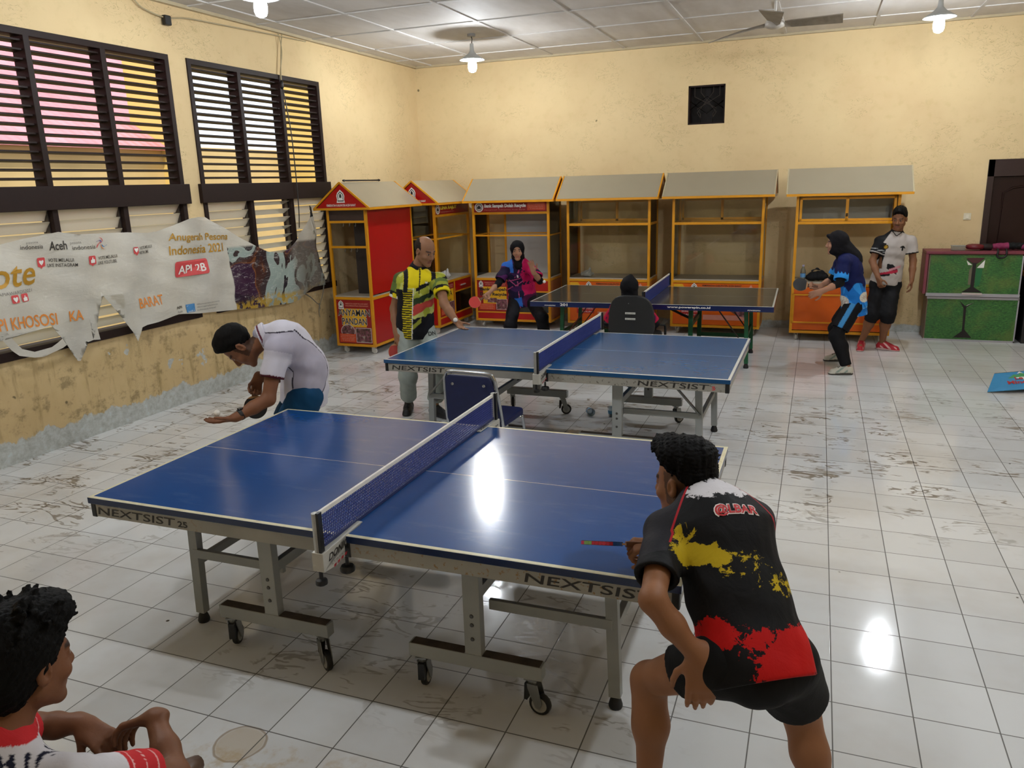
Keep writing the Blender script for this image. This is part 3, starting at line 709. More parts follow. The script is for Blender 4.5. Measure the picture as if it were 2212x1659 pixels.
M_T1 = top_mat('tabletop_navy', ('#18437c', '#1d4a86', '#10264f'), '#d9d3b4', .35)
M_T2 = top_mat('tabletop_blue', ('#1c5284', '#235e90', '#174a78'), '#d8d8d0', .1, .2)
M_T3 = top_mat('tabletop_charcoal', ('#43413c', '#494741', '#142250'), '#c9c9c0', .1, .14)
M_FG = frame_mat('frame_grey', '#8d9190', '#a0a3a0', None); M_AP1 = frame_mat('apron_grey', '#93928b', '#a6a49a', '#8d6a2c')
M_AP2 = frame_mat('apron_rusty', '#8f8d86', '#a29e93', '#3d3325')
M_GRN = M('#155a36', .45, .1, .12, 10, name='green_frame_paint')
NETB = M('#27357f', .7, 0, .1, name='net_blue'); NETD = M('#1b2460', .7, 0, .1, name='net_navy')
SIL = M('#b5b6b2', .35, .6, .08, name='silver_post')
nx = 'NEXTSIST'
pp_table('front dark blue table tennis table on a grey wheeled frame, nearest the camera', (2.6415, -.1561), .0017,
    dict(top=M_T1, frame=M_FG, style='grey', apron=M_AP1, tb=.728, lx=1.07, ly=.463, px=.505, py=.60, netmat=NETB, netcell=.0125, netth=.0034, postmat=SIL, clamp=True,
    text=[(nx, -1.325, 0, .6765, .455, .037, INK, .18, .01), ('25', -.852, 0, .676, .055, .029, INK, 0, .03), (nx, .79, 0, .6765, .485, .038, INK, .18, .01), ('5', 1.30, 0, .676, .024, .029, INK, 0, .03)]))
pp_table('middle bright blue table tennis table on a rusty grey frame, behind the front table', (2.5162, 2.8041), -.0093,
    dict(top=M_T2, frame=M_FG, style='grey', apron=M_AP2, tb=.728, lx=1.13, ly=.43, px=.53, py=.575, netmat=NETB, netcell=.0135, netth=.0065, postmat=SIL, clamp=True, brace=True,
    text=[(nx, -1.30, 0, .6765, .47, .037, INK, .18, .012), ('25', -.81, 0, .676, .055, .029, INK, 0, .03), (nx, .72, 0, .6765, .5, .038, INK, .18, .012), ('5', 1.245, 0, .676, .024, .029, RED, 0, .03)]))
pp_table('back table tennis table with charcoal top and green legs in front of the stalls', (2.6132, 6.0702), .0154,
    dict(top=M_T3, frame=M_GRN, style='green', apron=None, tb=.70, lx=1.09, ly=.42, px=.46, py=.42, netmat=M('#1c2f77', .6, 0, .08, name='net_board_blue'), netcell=0, netth=0, postmat=M('#1d2a2a', .5, .2, name='post_dark'), clamp=False,
    text=[('201', -1.0, 0, .714, .09, .032, WHI, 0, .03), ('www.powerspin.co.id', .24, 0, .717, .47, .030, WHI, 0, .03), ('POWERSPIN', 1.10, 0, .712, .13, .012, WHI, .3, .02), ('POWERSPIN', -1.19, 0, .712, .13, .012, WHI, .3, .02)]))

# ------------------------------------------------------------------ food stalls
M_YEL = M('#d99414', .38, .15, .08, 8, name='yellow_aluminium'); M_SRED = M('#a80c0c', .3, 0, .06, 3, name='stall_red'); M_SRED2 = M('#8f1416', .35, 0, .08, 5, name='poster_red')
M_SOR = M('#d05a08', .35, 0, .08, 4, name='stall_orange'); M_ROOF = M('#978d78', .24, 0, .05, 2, name='roof_panel_grey'); M_CNT = M('#a99f8f', .4, 0, .08, 5, name='counter_grey')
M_WPAN = M('#a9a7a3', .45, 0, .06, 3, name='back_panel_white'); M_PGL = glass_mat('stall_glass', '#fbfbf8', .05, .02); M_DARK = M('#2a211c', .7, 0, .1, name='stall_dark')
M_PYEL = M('#d9a414', .45, 0, .05, name='poster_yellow'); M_POR = M('#c8481c', .45, 0, .05, name='poster_orange'); M_PWH = M('#cfc5c0', .5, 0, .04, name='poster_white'); M_PPK = M('#d08a78', .5, 0, .05, name='poster_pink')
def photo_mat():
    g = N('poster_photo'); p = g.obj(); v = g.voro(p, 26)
    c = g.ramp(g.noise(p, 24, 3), [(.3, '#2a1f1c'), (.45, '#5b3a35'), (.55, '#7f4455'), (.63, '#8d8374'), (.75, '#c5b9a0')])
    g.set(c, .5); return g.m
M_PHO = photo_mat()
def crest(par, o, rt, s, m1=None, lift=.002):
    """white arched crest with a dark mosque-like core"""
    o = np.array(o, float); rt = np.array(rt, float); n = np.cross(rt, (0, 0, 1.))
    arch = [(-.5, -.6), (.5, -.6), (.42, -.3), (.48, .1), (.36, .4), (.15, .58), (0, .72), (-.15, .58), (-.36, .4), (-.48, .1), (-.42, -.3)]
    for k, m in ((1, WHI), (.78, INK), (.62, WHI)): poly([(a*s*k, b*s*k) for a, b in arch], o+n*lift*(1+(.9-k)), rt, UP, m, par, 'crest')
    poly([(-.13*s, -.1*s), (.13*s, -.1*s), (.13*s, .15*s), (0, .36*s), (-.13*s, .15*s)], o+n*lift*1.8, rt, UP, INK, par, 'crest')
def lines(par, strings, o, rt, w, h, gap, m, bold=.01):
    for i, s in enumerate(strings):
        o2 = np.array(o, float)-np.array((0, 0, gap*i)); ww = w*(.75+.25*len(s)/max(len(q) for q in strings))
        text(s, o2+np.array(rt, float)*(w-ww)/2, rt, UP, ww, h, m, par, bold=bold)

SW, SD = 1.2, .58   # body width and depth; local front faces -y, origin at floor centre
ZCN, ZT_ = .76, 1.88
def stall(name, label, loc, rz, kind):
    t = thing(name, label, 'food stall', (loc[0], loc[1], 0), rz, group='aluminium food stalls')
    w, d = SW/2, SD/2; pw = .034; red = kind in 'ABC'
    body = M_SRED if red else M_SOR
    for sx in (-1, 1):
        for sy in (-1, 1):
            x0 = -w if sx < 0 else w-pw; y0 = -d if sy < 0 else d-pw
            MB().box(x0, x0+pw, y0, y0+pw, .10, ZT_).build('post', M_YEL, t, bevel=.002)
            cx, cy = sx*(w-.09), sy*(d-.08)
            m = MB().box(cx-.025, cx+.025, cy-.025, cy+.025, .088, .10)
            for q in (-.02, .02): m.box(cx+q-.002, cx+q+.002, cy-.02, cy+.03, .02, .09)
            c_ = m.build('caster', M('#cfcdc6', .5, .1, name='caster_white'), t)
            MB().lathe([(.03, -.011), (.034, -.006), (.034, .006), (.03, .011)], 14, c=(cx, cy+.012, .034), axis='x').build('wheel', M('#d6d4cd', .5, name='wheel_white'), c_, 'auto')
    for z in (.10, ZCN-.045, ZT_-.034):
        fr = MB()
        for sy in (-1, 1):
            y0 = -d if sy < 0 else d-pw; fr.box(-w+pw, w-pw, y0, y0+pw, z, z+.034)
        for sx in (-1, 1):
            x0 = -w if sx < 0 else w-pw; fr.box(x0, x0+pw, -d+pw, d-pw, z, z+.034)
        fr.build('frame_rail', M_YEL, t, bevel=.002)
    MB().box(-w+.004, w-.004, -d+.004, d-.004, ZCN-.011, ZCN+.006).build('countertop', M_CNT, t, bevel=.002)
    MB().box(-w+.01, w-.01, -d+.03, d-.03, .11, .13).build('floor_board', M_WPAN, t)
    # roof: two sloping panels, gable ends, yellow edging
    RW, RY, RZ0, RZ1 = (.695 if kind in 'ABC' else .718), d+.11, 1.885, 2.19
    for s in (-1, 1):
        MB().prism([(s*RY, RZ0), (0, RZ1), (0, RZ1-.014), (s*RY, RZ0-.014)], -RW, RW, lambda a, b, tt: (tt, a, b)).build('roof_panel', M_ROOF, t)
        MB().box(-RW-.004, RW+.004, s*RY-.012, s*RY+.012, RZ0-.034, RZ0-.004).build('eave_trim', M_YEL, t)
    MB().box(-RW+.02, RW-.02, -RY+.01, RY-.01, RZ0-.03, RZ0-.022).build('ceiling_board', M_DARK if red else M_WPAN, t)
    for s in (-1, 1):
        gm = M_SRED if red else M('#b06a2a', .4, 0, .08, name='gable_orange')
        gb = MB().prism([(-RY+.03, RZ0-.012), (RY-.03, RZ0-.012), (0, RZ1-.026)], s*(RW-.012), s*(RW-.006), lambda a, b, tt: (tt, a, b)).build('gable', gm, t)
        MB().bar((s*RW, -RY, RZ0-.012), (s*RW, 0, RZ1-.004), .016, .022, up=(0, 0, 1)).bar((s*RW, RY, RZ0-.012), (s*RW, 0, RZ1-.004), .016, .022).bar((s*RW, -RY, RZ0-.018), (s*RW, RY, RZ0-.018), .018, .026).build('gable_trim', M_YEL if kind not in 'EF' else M('#b0a486', .4, .1, .06, name='pale_trim'), t)
        if red:
            X = s*(RW-.005); r_ = (0, s, 0)
            crest(t, (X+s*.001, 0, RZ0+.13), r_, .12)
            text('PEMERINTAH KABUPATEN ACEH BARAT', (X+s*.002, -s*.21, RZ0+.012), r_, UP, .42, .028, WHI, t, bold=.01)
    yf = -d-.002; R1 = (1, 0, 0)
    if kind == 'A':
        # front (towards the window) open, back panel solid red, both ends glazed
        MB().box(-w+pw, w-pw, d-.012, d-.004, .14, ZCN-.05).build('lower_back_panel', M_SRED, t)
        MB().box(-w+pw, w-pw, d-.012, d-.004, ZCN+.02, ZT_-.03).build('upper_back_panel', M_SRED, t)
        MB().box(-w+.004, -w+.012, -d+pw, d-pw, .14, ZCN-.05).build('end_panel', M_SRED2, t)
        MB().box(w-.012, w-.004, -d+pw, d-pw, .14, ZCN-.05).build('end_panel', M_SRED2, t)
        for x0, xa, xb, sg in ((w, w-pw, w-.004, 1),):
            for zr in (1.69, 1.375): MB().box(xa, xb, -d+pw, d-pw, zr, zr+.028).build('end_rail', M_YEL, t)
            MB().box(w-.012, w-.008, -d+pw, d-pw, 1.72, ZT_-.03).build('dark_fascia', M('#3a2a26', .4, 0, .1, name='fascia_brown'), t)
            for zz in (1.69, 1.375):
                for q in range(3): MB().tube([(w-.02, -.06+q*.09, zz), (w-.02, -.06+q*.09, zz-.03), (w-.005, -.06+q*.09, zz-.045), (w+.005, -.06+q*.09, zz-.03)], .003, 5).build('hook', M_STEEL, t)
        for zz in (.98, 1.18, 1.375, 1.55): MB().box(-w+pw, .35, -.05, d-.02, zz, zz+.015).build('inner_shelf', M_DARK, t)
        MB().box(.345, .36, -.05, d-.02, ZCN, 1.86).build('shelf_side', M_DARK, t)
        MB().box(-w+.04, .345, d-.05, d-.035, ZCN+.01, 1.86).build('shelf_back', M_DARK, t)
        # poster on the gable end that faces the room (-x end in local space)
        X = w-.0035; r_ = (0, 1, 0)
        W = SD-2*pw
        crest(t, (X, -.185, .645), r_, .085)
        lines(t, ['PEMERINTAH KABUPATEN ACEH BARAT', 'DINAS PERINDUSTRIAN PERDAGANGAN'], (X+.001, -.12, .655), r_, .34, .018, .028, M_PPK)
        poly(rect(-.18, .18, .36, .60), (X+.001, 0, 0), r_, UP, M_PYEL, t, 'poster_print')
        text('ANYAMAN', (X+.0016, -.240, .500), r_, UP, .48, .095, M_PWH, t, bold=.05); text('PANDAN', (X+.0016, -.19, .385), r_, UP, .38, .095, M_PWH, t, bold=.05)
        text('ANYAMAN', (X+.0028, -.235, .505), r_, UP, .47, .085, INK, t, bold=.012); text('PANDAN', (X+.0028, -.185, .39), r_, UP, .37, .085, INK, t, bold=.012)
        poly([(a-.105, b+.30) for a, b in disc(.10, 24, .085)], (X+.002, 0, 0), r_, UP, M_PHO, t, 'poster_photo'); poly([(a-.105, b+.30) for a, b in disc(.108, 24, .092)], (X+.0015, 0, 0), r_, UP, M_PWH, t, 'poster_print')
        poly(rect(.01, .245, .155, .35), (X+.0015, 0, 0), r_, UP, M_PWH, t, 'poster_print'); poly(rect(.017, .238, .162, .343), (X+.0025, 0, 0), r_, UP, M_PHO, t, 'poster_photo')
        poly(rect(-.235, .005, .155, .265), (X+.0025, 0, 0), r_, UP, M_POR, t, 'poster_print')
        lines(t, ['KEGIATAN', 'Bantuan Perdagangan', 'EKONOMI', 'TAHUN'], (X+.0035, -.225, .238), r_, .22, .014, .023, M_PPK)
    elif kind in 'BC':
        MB().box(-w+pw, w-pw, -d+.004, -d+.012, 1.715, ZT_-.03).build('sign_board', M_SRED2, t)
        MB().box(-w+pw, w-pw, -d, -d+pw, 1.68, 1.712).box(-w+pw, w-pw, -d, -d+.02, 1.365, 1.385).box(-w, -w+.02, -d+pw, d-pw, 1.365, 1.385).box(w-.02, w, -d+pw, d-pw, 1.365, 1.385).box(-w+pw, w-pw, d-.02, d, 1.365, 1.385).build('shelf_rails', M_YEL, t)
        nm = 'Bank Sampah Dolah Recycle' if kind == 'C' else 'LINA RAJUT'
        cm = WHI if kind == 'C' else M('#d9c33a', .5, 0, 0, name='ink_yellow')
        y_ = -d+.003
        for k, m in ((.068, WHI), (.052, INK), (.044, M_PWH)): poly([(a-.485, b+1.785) for a, b in disc(k)], (0, y_-.001*(.08-k)*10, 0), R1, UP, m, t, 'round_logo')
        poly([(a-.485, b+1.78) for a, b in [(-.03, -.02), (.03, -.02), (.03, .01), (0, .03), (-.03, .01)]], (0, y_-.0012, 0), R1, UP, INK, t, 'round_logo')
        text(nm, (-.40, y_-.001, 1.765), R1, UP, .65 if kind == 'C' else .55, .066, cm, t, bold=.055)
        text('Pemerintah Kabupaten Aceh Barat', (-.40, y_-.001, 1.735), R1, UP, .64 if kind == 'C' else .45, .018, M_PPK, t, bold=.01)
        if kind == 'C':
            poly(rect(.27, .54, 1.735, 1.845), (0, y_-.0008, 0), R1, UP, M_POR, t, 'poster_print'); lines(t, ['KEGIATAN PEMBERDAYAAN', 'Bantuan Perdagangan', 'EKONOMI KECIL', 'TAHUN'], (.285, y_-.0015, 1.822), R1, .24, .012, .024, M_PPK)
        # lower front: poster panel, drawer, open glazed cupboard
        MB().box(-w+pw, -.06, -d+.004, -d+.012, .24, ZCN-.05).build('poster_panel', M_SRED2, t)
        MB().box(-w+pw, w-pw, -d+.002, -d+.010, .135, .225).build('kick_panel', M_SRED, t)
        MB().box(-w+pw, w-pw, -d, -d+.02, .225, .245).box(-.06, -.03, -d, -d+.02, .24, ZCN-.045).box(-.03, w-pw, -d, -d+.02, .545, .565).build('front_rails', M_YEL, t)
        dr = MB().box(-.03, w-pw, -d+.004, -d+.016, .565, ZCN-.045).build('drawer', M_SRED, t)
        MB().box(.18, .34, -d-.012, -d+.004, .625, .64).build('drawer_handle', M('#d9cfc4', .35, .3, name='handle_pale'), dr)
        MB().box(-.03, w-pw, -d+.006, -d+.010, .245, .545).build('cupboard_glass', glass_mat('dark_glass', '#6f7474', .09, .05), t)
        MB().box(-.04, -.02, -d+.03, d-.02, .13, ZCN-.05).box(-.02, w-.04, -d+.05, d-.03, .40, .41).build('cupboard_inside', M('#5a5c5a', .6, 0, .1, name='cupboard_grey'), t)
        MB().box(-w+.01, w-.01, d-.02, d-.012, .13, ZCN-.02).build('lower_back_panel', M('#4a4c4a', .6, 0, .1, name='cupboard_back'), t)
        for sx in (-1, 1):
            MB().box(sx*(w-.008)-.003, sx*(w-.008)+.003, -d+pw, d-pw, .14, ZCN-.05).build('end_panel', M('#9b5a34', .4, 0, .08, name='end_panel_brown') if sx > 0 else M_SRED, t)
            MB().box(sx*(w-.010)-.002, sx*(w-.010)+.002, -d+pw, d-pw, ZCN+.01, ZT_-.03).build('side_glass', M_PGL, t)
        MB().box(-w+.32 if kind == 'C' else -w+.26, w-pw, d-.014, d-.006, ZCN+.01, ZT_-.03).build('back_panel', M_WPAN if kind == 'C' else M_PGL, t)
        if kind == 'C': MB().box(-w+.29, -w+.32, d-.03, d, ZCN, ZT_).build('mullion', M_YEL, t)
        y_ = -d+.0025
        crest(t, (-.50, y_, .655), R1, .075)
        lines(t, ['PEMERINTAH KABUPATEN', 'ACEH BARAT DINAS'], (-.44, y_, .668), R1, .34, .018, .028, M_PPK)
        poly(rect(-.47, -.09, .36, .62), (0, y_-.0008, 0), R1, UP, M_PYEL, t, 'poster_print')
        if kind == 'C':
            text('Bank Sampah', (-.52, y_-.0016, .545), R1, UP, .43, .06, INK, t, bold=.04); text('Dolah Recycle', (-.52, y_-.0016, .47), R1, UP, .43, .06, INK, t, bold=.04)
            poly(rect(-.40, -.25, .38, .45), (0, y_-.0016, 0), R1, UP, M_PHO, t, 'poster_photo')
        else:
            text('LINA', (-.47, y_-.0016, .52), R1, UP, .33, .075, INK, t, bold=.012); text('Rajut', (-.44, y_-.0016, .42), R1, UP, .25, .065, INK, t, bold=.02, shear=.3)
        poly(rect(-.26, -.08, .275, .435), (0, y_-.0014, 0), R1, UP, M_PWH, t, 'poster_print'); poly(rect(-.255, -.085, .28, .43), (0, y_-.0022, 0), R1, UP, M_PHO, t, 'poster_photo')
        poly(rect(-.54, -.28, .27, .365), (0, y_-.0014, 0), R1, UP, M_POR, t, 'poster_print'); lines(t, ['KEGIATAN', 'Bantuan Perdagangan', 'EKONOMI KECIL'], (-.52, y_-.0022, .335), R1, .22, .014, .026, M_PPK)
    else:
        # orange stalls: upper cupboard with two sliding glass doors, glazed display below
        zb = 1.535
        yb = d-pw if kind != 'F' else -d
        MB().box(-w+pw, w-pw, -d, -d+pw, zb-.034, zb).box(-w, -w+pw, -d+pw, d-pw, zb-.034, zb).box(w-pw, w, -d+pw, d-pw, zb-.034, zb).box(-w+pw, w-pw, d-pw, d, zb-.034, zb).build('shelf_rails', M_YEL, t, bevel=.002)
        if kind != 'F': MB().box(-w+.03, w-.03, -d+.03, d-.03, zb-.02, zb-.012).build('glass_shelf', M_PGL, t)
        else: MB().box(-w+.03, w-.03, -d+.03, d-.03, zb-.02, zb-.008).build('shelf', M_WPAN, t)
        for s in (-1, 1):
            x0, x1 = (-w+pw+.01, .012) if s < 0 else (-.012, w-pw-.01)
            y0 = yb+.004 if s < 0 else yb+.016
            z0, z1 = zb+.004, ZT_-.045
            dm = MB().box(x0, x1, y0, y0+.012, z0, z0+.03).box(x0, x1, y0, y0+.012, z1-.03, z1).box(x0, x0+.03, y0, y0+.012, z0, z1).box(x1-.03, x1, y0, y0+.012, z0, z1).build('sliding_door', M_YEL, t, bevel=.001)
            MB().box(x0+.03, x1-.03, y0+.004, y0+.008, z0+.03, z1-.03).build('pane', M_PGL, dm)
        if kind == 'F':
            MB().box(-.012, .012, yb-.012, yb+.004, zb+.06, zb+.10).build('padlock', M('#3a2c10', .4, .5, name='lock_brass'), t)
            MB().box(-w+.03, w-.03, d-.012, d-.006, zb, ZT_-.04).build('upper_back_panel', M_WPAN, t)
        else:
            MB().box(-w+pw, w-pw, -d+.010, -d+.014, zb+.002, ZT_-.034).build('upper_front_glass', M_PGL, t)
            MB().box(-w+pw, w-pw, -d+.010, -d+.014, ZCN+.01, zb-.034).build('front_glass', M_PGL, t)
        for sx in (-1, 1):
            MB().box(sx*(w-.012)-.002, sx*(w-.012)+.002, -d+pw, d-pw, ZCN+.01, ZT_-.03).build('side_glass', M_PGL, t)
            MB().box(sx*(w-.008)-.003, sx*(w-.008)+.003, -d+pw, d-pw, .14, ZCN-.05).build('end_panel', M('#b56a2a', .4, 0, .08, name='end_panel_orange'), t)
        MB().box(-w+.01, w-.01, d-.02, d-.012, .13, ZCN-.05).build('lower_back_panel', M('#8a6a4a', .6, 0, .1, name='lower_back_brown'), t)
        if kind == 'F':
            MB().box(-w+pw, w-pw, -d+.004, -d+.014, .145, ZCN-.05).build('front_panel', M_SOR, t)
            MB().box(-w+.015, w-.015, -d-.006, -d+.004, .595, .615).box(-w+.015, w-.015, -d-.006, -d+.004, .235, .255).box(-w+.015, -w+.045, -d-.006, -d+.004, .235, .615).box(w-.045, w-.015, -d-.006, -d+.004, .235, .615).build('panel_trim', M_YEL, t, bevel=.002)
            MB().box(-w+pw, -.02, -d-.002, -d+.004, .625, ZCN-.052).build('drawer_front', M_SOR, t, bevel=.002)
            d2 = MB().box(.0, w-pw, -d-.002, -d+.004, .625, ZCN-.052).build('drawer_front', M_SOR, t, bevel=.002)
            MB().box(.40, .48, -d-.012, -d-.002, .655, .668).build('drawer_handle', M('#d8b46a', .4, .3, name='handle_tan'), d2)
        else:
            MB().box(-w+pw, w-pw, -d+.004, -d+.012, .14, ZCN-.05).build('poster_panel', M_SOR, t)
            y_ = -d+.0025
            poly([(-.56, .70), (-.44, .70), (-.37, .60), (-.56, .60)], (0, y_, 0), R1, UP, M_PYEL, t, 'poster_print')
            crest(t, (-.28, y_-.001, .655), R1, .085)
            text('PEMERINTAH KABUPATEN ACEH BARAT', (-.17, y_-.001, .668), R1, UP, .52, .026, INK, t, bold=.015); text('DINAS KOPERASI UKM', (-.17, y_-.001, .640), R1, UP, .5, .014, M_PPK, t)
            poly([(.42, .62), (.52, .62), (.47, .70)], (0, y_, 0), R1, UP, M_PPK, t, 'poster_print'); poly([(.452, .632), (.488, .632), (.47, .665)], (0, y_-.001, 0), R1, UP, M_SOR, t, 'poster_print')
            poly([(-.40, .38), (-.40, .47), (.10, .56), (.22, .47), (.30, .38)], (0, y_, 0), R1, UP, M_PYEL, t, 'poster_print')
            poly(rect(-.46, -.2, .25, .44), (0, y_-.0008, 0), R1, UP, M('#a81d18', .45, 0, .04, name='poster_box_red'), t, 'poster_print')
            lines(t, ['KREDIT USAHA', 'Bantuan Dana Usaha', 'EKONOMI KECIL', 'TAHUN'], (-.45, y_-.0016, .40), R1, .24, .02, .045, M_PWH)
            text('PROGRAM', (-.42, y_-.001, .475), R1, UP, .20, .034, INK, t, bold=.02, shear=.2); text('Usaha Kecil', (-.13, y_-.001, .475), R1, UP, .30, .034, INK, t, bold=.02, shear=.2)
            poly([(.14, .50), (.45, .50), (.45, .25), (.32, .27), (.22, .33)], (0, y_-.0006, 0), R1, UP, M_PHO, t, 'poster_photo')
            poly(rect(-.15, .45, .21, .28), (0, y_-.0004, 0), R1, UP, M_PPK, t, 'poster_print')
    return t
stall('food_stall', 'red and yellow food stall turned sideways at the left wall, poster ANYAMAN PANDAN', (-1.185, 5.905), -PI/2, 'A')
stall('food_stall', 'food stall with the LINA RAJUT sign standing in the left back corner', (-.965, 7.375), PI/2, 'B')
stall('food_stall', 'food stall with the Bank Sampah Dolah Recycle sign behind the woman in pink', (.178, 7.80), 0, 'C')
stall('food_stall', 'orange glazed food stall behind the seated person in the black hijab', (1.622, 7.86), 0, 'D')
stall('food_stall', 'orange glazed food stall behind the right half of the dark back table', (3.118, 7.87), 0, 'E')
stall('food_stall', 'orange food stall with open counter behind the woman in blue, farthest right', (4.70, 7.72), .02, 'F')
# ------------------------------------------------------------------ figures: smooth implicit surfaces polygonised with surface nets
def A(p): return np.array(p, float)
Zv5 = np.array((0, 0, 1.))
def unit(v): v = A(v); return v/np.linalg.norm(v)
class Field:
    def __init__(s, lo, hi, vox):
        s.lo = A(lo); s.v = vox; s.n = np.ceil((A(hi)-s.lo)/vox).astype(int)+1
        s.D = np.full(s.n, 9.0, np.float32)
        s.ax = [s.lo[i]+vox*np.arange(s.n[i]) for i in range(3)]
    def sl(s, lo, hi):
        a = np.clip(np.floor((A(lo)-s.lo)/s.v).astype(int), 0, s.n); b = np.clip(np.ceil((A(hi)-s.lo)/s.v).astype(int)+1, 0, s.n)
        ix = tuple(slice(a[i], b[i]) for i in range(3))
        return ix, np.meshgrid(*[s.ax[i][ix[i]].astype(np.float32) for i in range(3)], indexing='ij', sparse=True)
    def add(s, fn, lo, hi, k=.02, sub=False):
        m = k+2.5*s.v
        ix, (X, Y, Z) = s.sl(A(lo)-m, A(hi)+m)
        if min(x.stop-x.start for x in ix) <= 0: return s
        d = fn(X, Y, Z).astype(np.float32); o = s.D[ix]
        if sub:
            d = -d; h = np.maximum(k-np.abs(o-d), 0)/max(k, 1e-6); s.D[ix] = np.maximum(o, d)+h*h*k*.25
        else:
            h = np.maximum(k-np.abs(o-d), 0)/max(k, 1e-6); s.D[ix] = np.minimum(o, d)-h*h*k*.25
        return s
    def cone(s, a, b, ra, rb, k=.02, sub=False, flat=None, e=1.0):
        """round cone; flat = unit direction along which the section is squeezed to e"""
        a = A(a); b = A(b); ba = b-a; L = max(ba@ba, 1e-9)
        def fn(X, Y, Z):
            px, py, pz = X-a[0], Y-a[1], Z-a[2]
            t = np.clip((px*ba[0]+py*ba[1]+pz*ba[2])/L, 0, 1)
            px = px-t*ba[0]; py = py-t*ba[1]; pz = pz-t*ba[2]; r = ra+(rb-ra)*t
            q = px*px+py*py+pz*pz
            if flat is not None and e != 1:
                f = px*flat[0]+py*flat[1]+pz*flat[2]; q = q+f*f*(1/e/e-1)
                return (np.sqrt(q)-r)*(.5+.5*e)
            return np.sqrt(q)-r
        m = max(ra, rb)
        return s.add(fn, np.minimum(a, b)-m, np.maximum(a, b)+m, k, sub)
    def ell(s, c, r, R=None, k=.015, sub=False):
        """ellipsoid with semi-axes r along the columns of R"""
        c = A(c); r = A(r); R = np.eye(3) if R is None else R
        def fn(X, Y, Z):
            p = (X-c[0], Y-c[1], Z-c[2]); q = 0; q2 = 0
            for i in range(3):
                u = (p[0]*R[0, i]+p[1]*R[1, i]+p[2]*R[2, i])/r[i]; q = q+u*u; q2 = q2+(u/r[i])**2
            k0 = np.sqrt(q); k1 = np.sqrt(q2)+1e-6
            return k0*(k0-1)/k1
        m = r.max(); return s.add(fn, c-m, c+m, k, sub)
    def cut(s, p, n, k=.004, lo=None, hi=None):
        """remove what lies on the +n side of a plane (inside a box if given)"""
        p = A(p); n = unit(n)
        lo = s.lo if lo is None else A(lo); hi = s.lo+s.v*s.n if hi is None else A(hi)
        ix, (X, Y, Z) = s.sl(lo, hi)
        d = ((X-p[0])*n[0]+(Y-p[1])*n[1]+(Z-p[2])*n[2]).astype(np.float32); o = s.D[ix]
        h = np.maximum(k-np.abs(o-d), 0)/k; s.D[ix] = np.maximum(o, d)+h*h*k*.25
        return s
    def noise(s, amp, f, seed=0, lo=None, hi=None):
        lo = s.lo if lo is None else A(lo); hi = s.lo+s.v*s.n if hi is None else A(hi)
        ix, (X, Y, Z) = s.sl(lo, hi); d = 0; rs = np.random.RandomState(seed)
        for i in range(5):
            w = rs.normal(size=3)*f*(1+.35*i); ph = rs.rand()*6.28
            d = d+np.sin(X*w[0]+Y*w[1]+Z*w[2]+ph)/(1+.4*i)
        s.D[ix] += (amp*d/2).astype(np.float32); return s
    def mesh(s, name, mat, parent=None, col=None, attr=None, relax=1):
        D = s.D; S = D < 0; n = D.shape
        c = np.zeros(tuple(x-1 for x in n), np.int8)
        for i in (0, 1):
            for j in (0, 1):
                for k in (0, 1): c += S[i:n[0]-1+i, j:n[1]-1+j, k:n[2]-1+k]
        act = (c > 0) & (c < 8); I = np.argwhere(act)
        idx = np.full(act.shape, -1, np.int32); idx[act] = np.arange(len(I))
        cv = {}
        for i in (0, 1):
            for j in (0, 1):
                for k in (0, 1): cv[i, j, k] = D[I[:, 0]+i, I[:, 1]+j, I[:, 2]+k]
        P = np.zeros((len(I), 3)); N_ = np.zeros(len(I))
        corners = list(cv)
        for a in corners:
            for ax in range(3):
                if a[ax] == 0:
                    b = list(a); b[ax] = 1; b = tuple(b); da, db = cv[a], cv[b]; m = (da < 0) != (db < 0)
                    t = np.where(m, da/np.where(m, da-db, 1), 0)
                    q = np.tile(A(a), (len(I), 1)); q[:, ax] += t
                    P += np.where(m[:, None], q, 0); N_ += m
        P = (P/N_[:, None]+I)*s.v+s.lo
        F = []
        for ax in range(3):
            u, v = [(1, 2), (2, 0), (0, 1)][ax]
            sl0 = [slice(None)]*3; sl1 = [slice(None)]*3; sl0[ax] = slice(0, -1); sl1[ax] = slice(1, None)
            a = S[tuple(sl0)]; b = S[tuple(sl1)]; E_ = np.argwhere(a != b)
            E_ = E_[(E_[:, u] > 0) & (E_[:, v] > 0) & (E_[:, u] < n[u]-1) & (E_[:, v] < n[v]-1)]
            def ci(du, dv):
                e = E_.copy(); e[:, u] += du; e[:, v] += dv; return idx[e[:, 0], e[:, 1], e[:, 2]]
            q = np.stack([ci(-1, -1), ci(0, -1), ci(0, 0), ci(-1, 0)], 1)
            fl = S[E_[:, 0], E_[:, 1], E_[:, 2]]
            q[~fl] = q[~fl][:, ::-1]; F.append(q)
        F = np.concatenate(F); F = F[(F >= 0).all(1)]
        for _ in range(relax):
            acc = np.zeros_like(P); cnt = np.zeros(len(P))
            for i in range(4):
                a, b = F[:, i], F[:, (i+1) % 4]
                np.add.at(acc, a, P[b]); np.add.at(cnt, a, 1); np.add.at(acc, b, P[a]); np.add.at(cnt, b, 1)
            P = P*.55+.45*acc/np.maximum(cnt, 1)[:, None]
        # keep the largest connected pieces only
        lab = np.arange(len(P))
        for _ in range(400):
            m = lab[F].min(1); new = lab.copy()
            for i in range(4): np.minimum.at(new, F[:, i], m)
            new = new[new]; 
            if (new == lab).all(): break
            lab = new
        un, ct = np.unique(lab, return_counts=True)
        if len(un) > 1:
            keep = lab == un[ct.argmax()]; mp = np.cumsum(keep)-1; F = mp[F[keep[F].all(1)]]; P = P[keep]
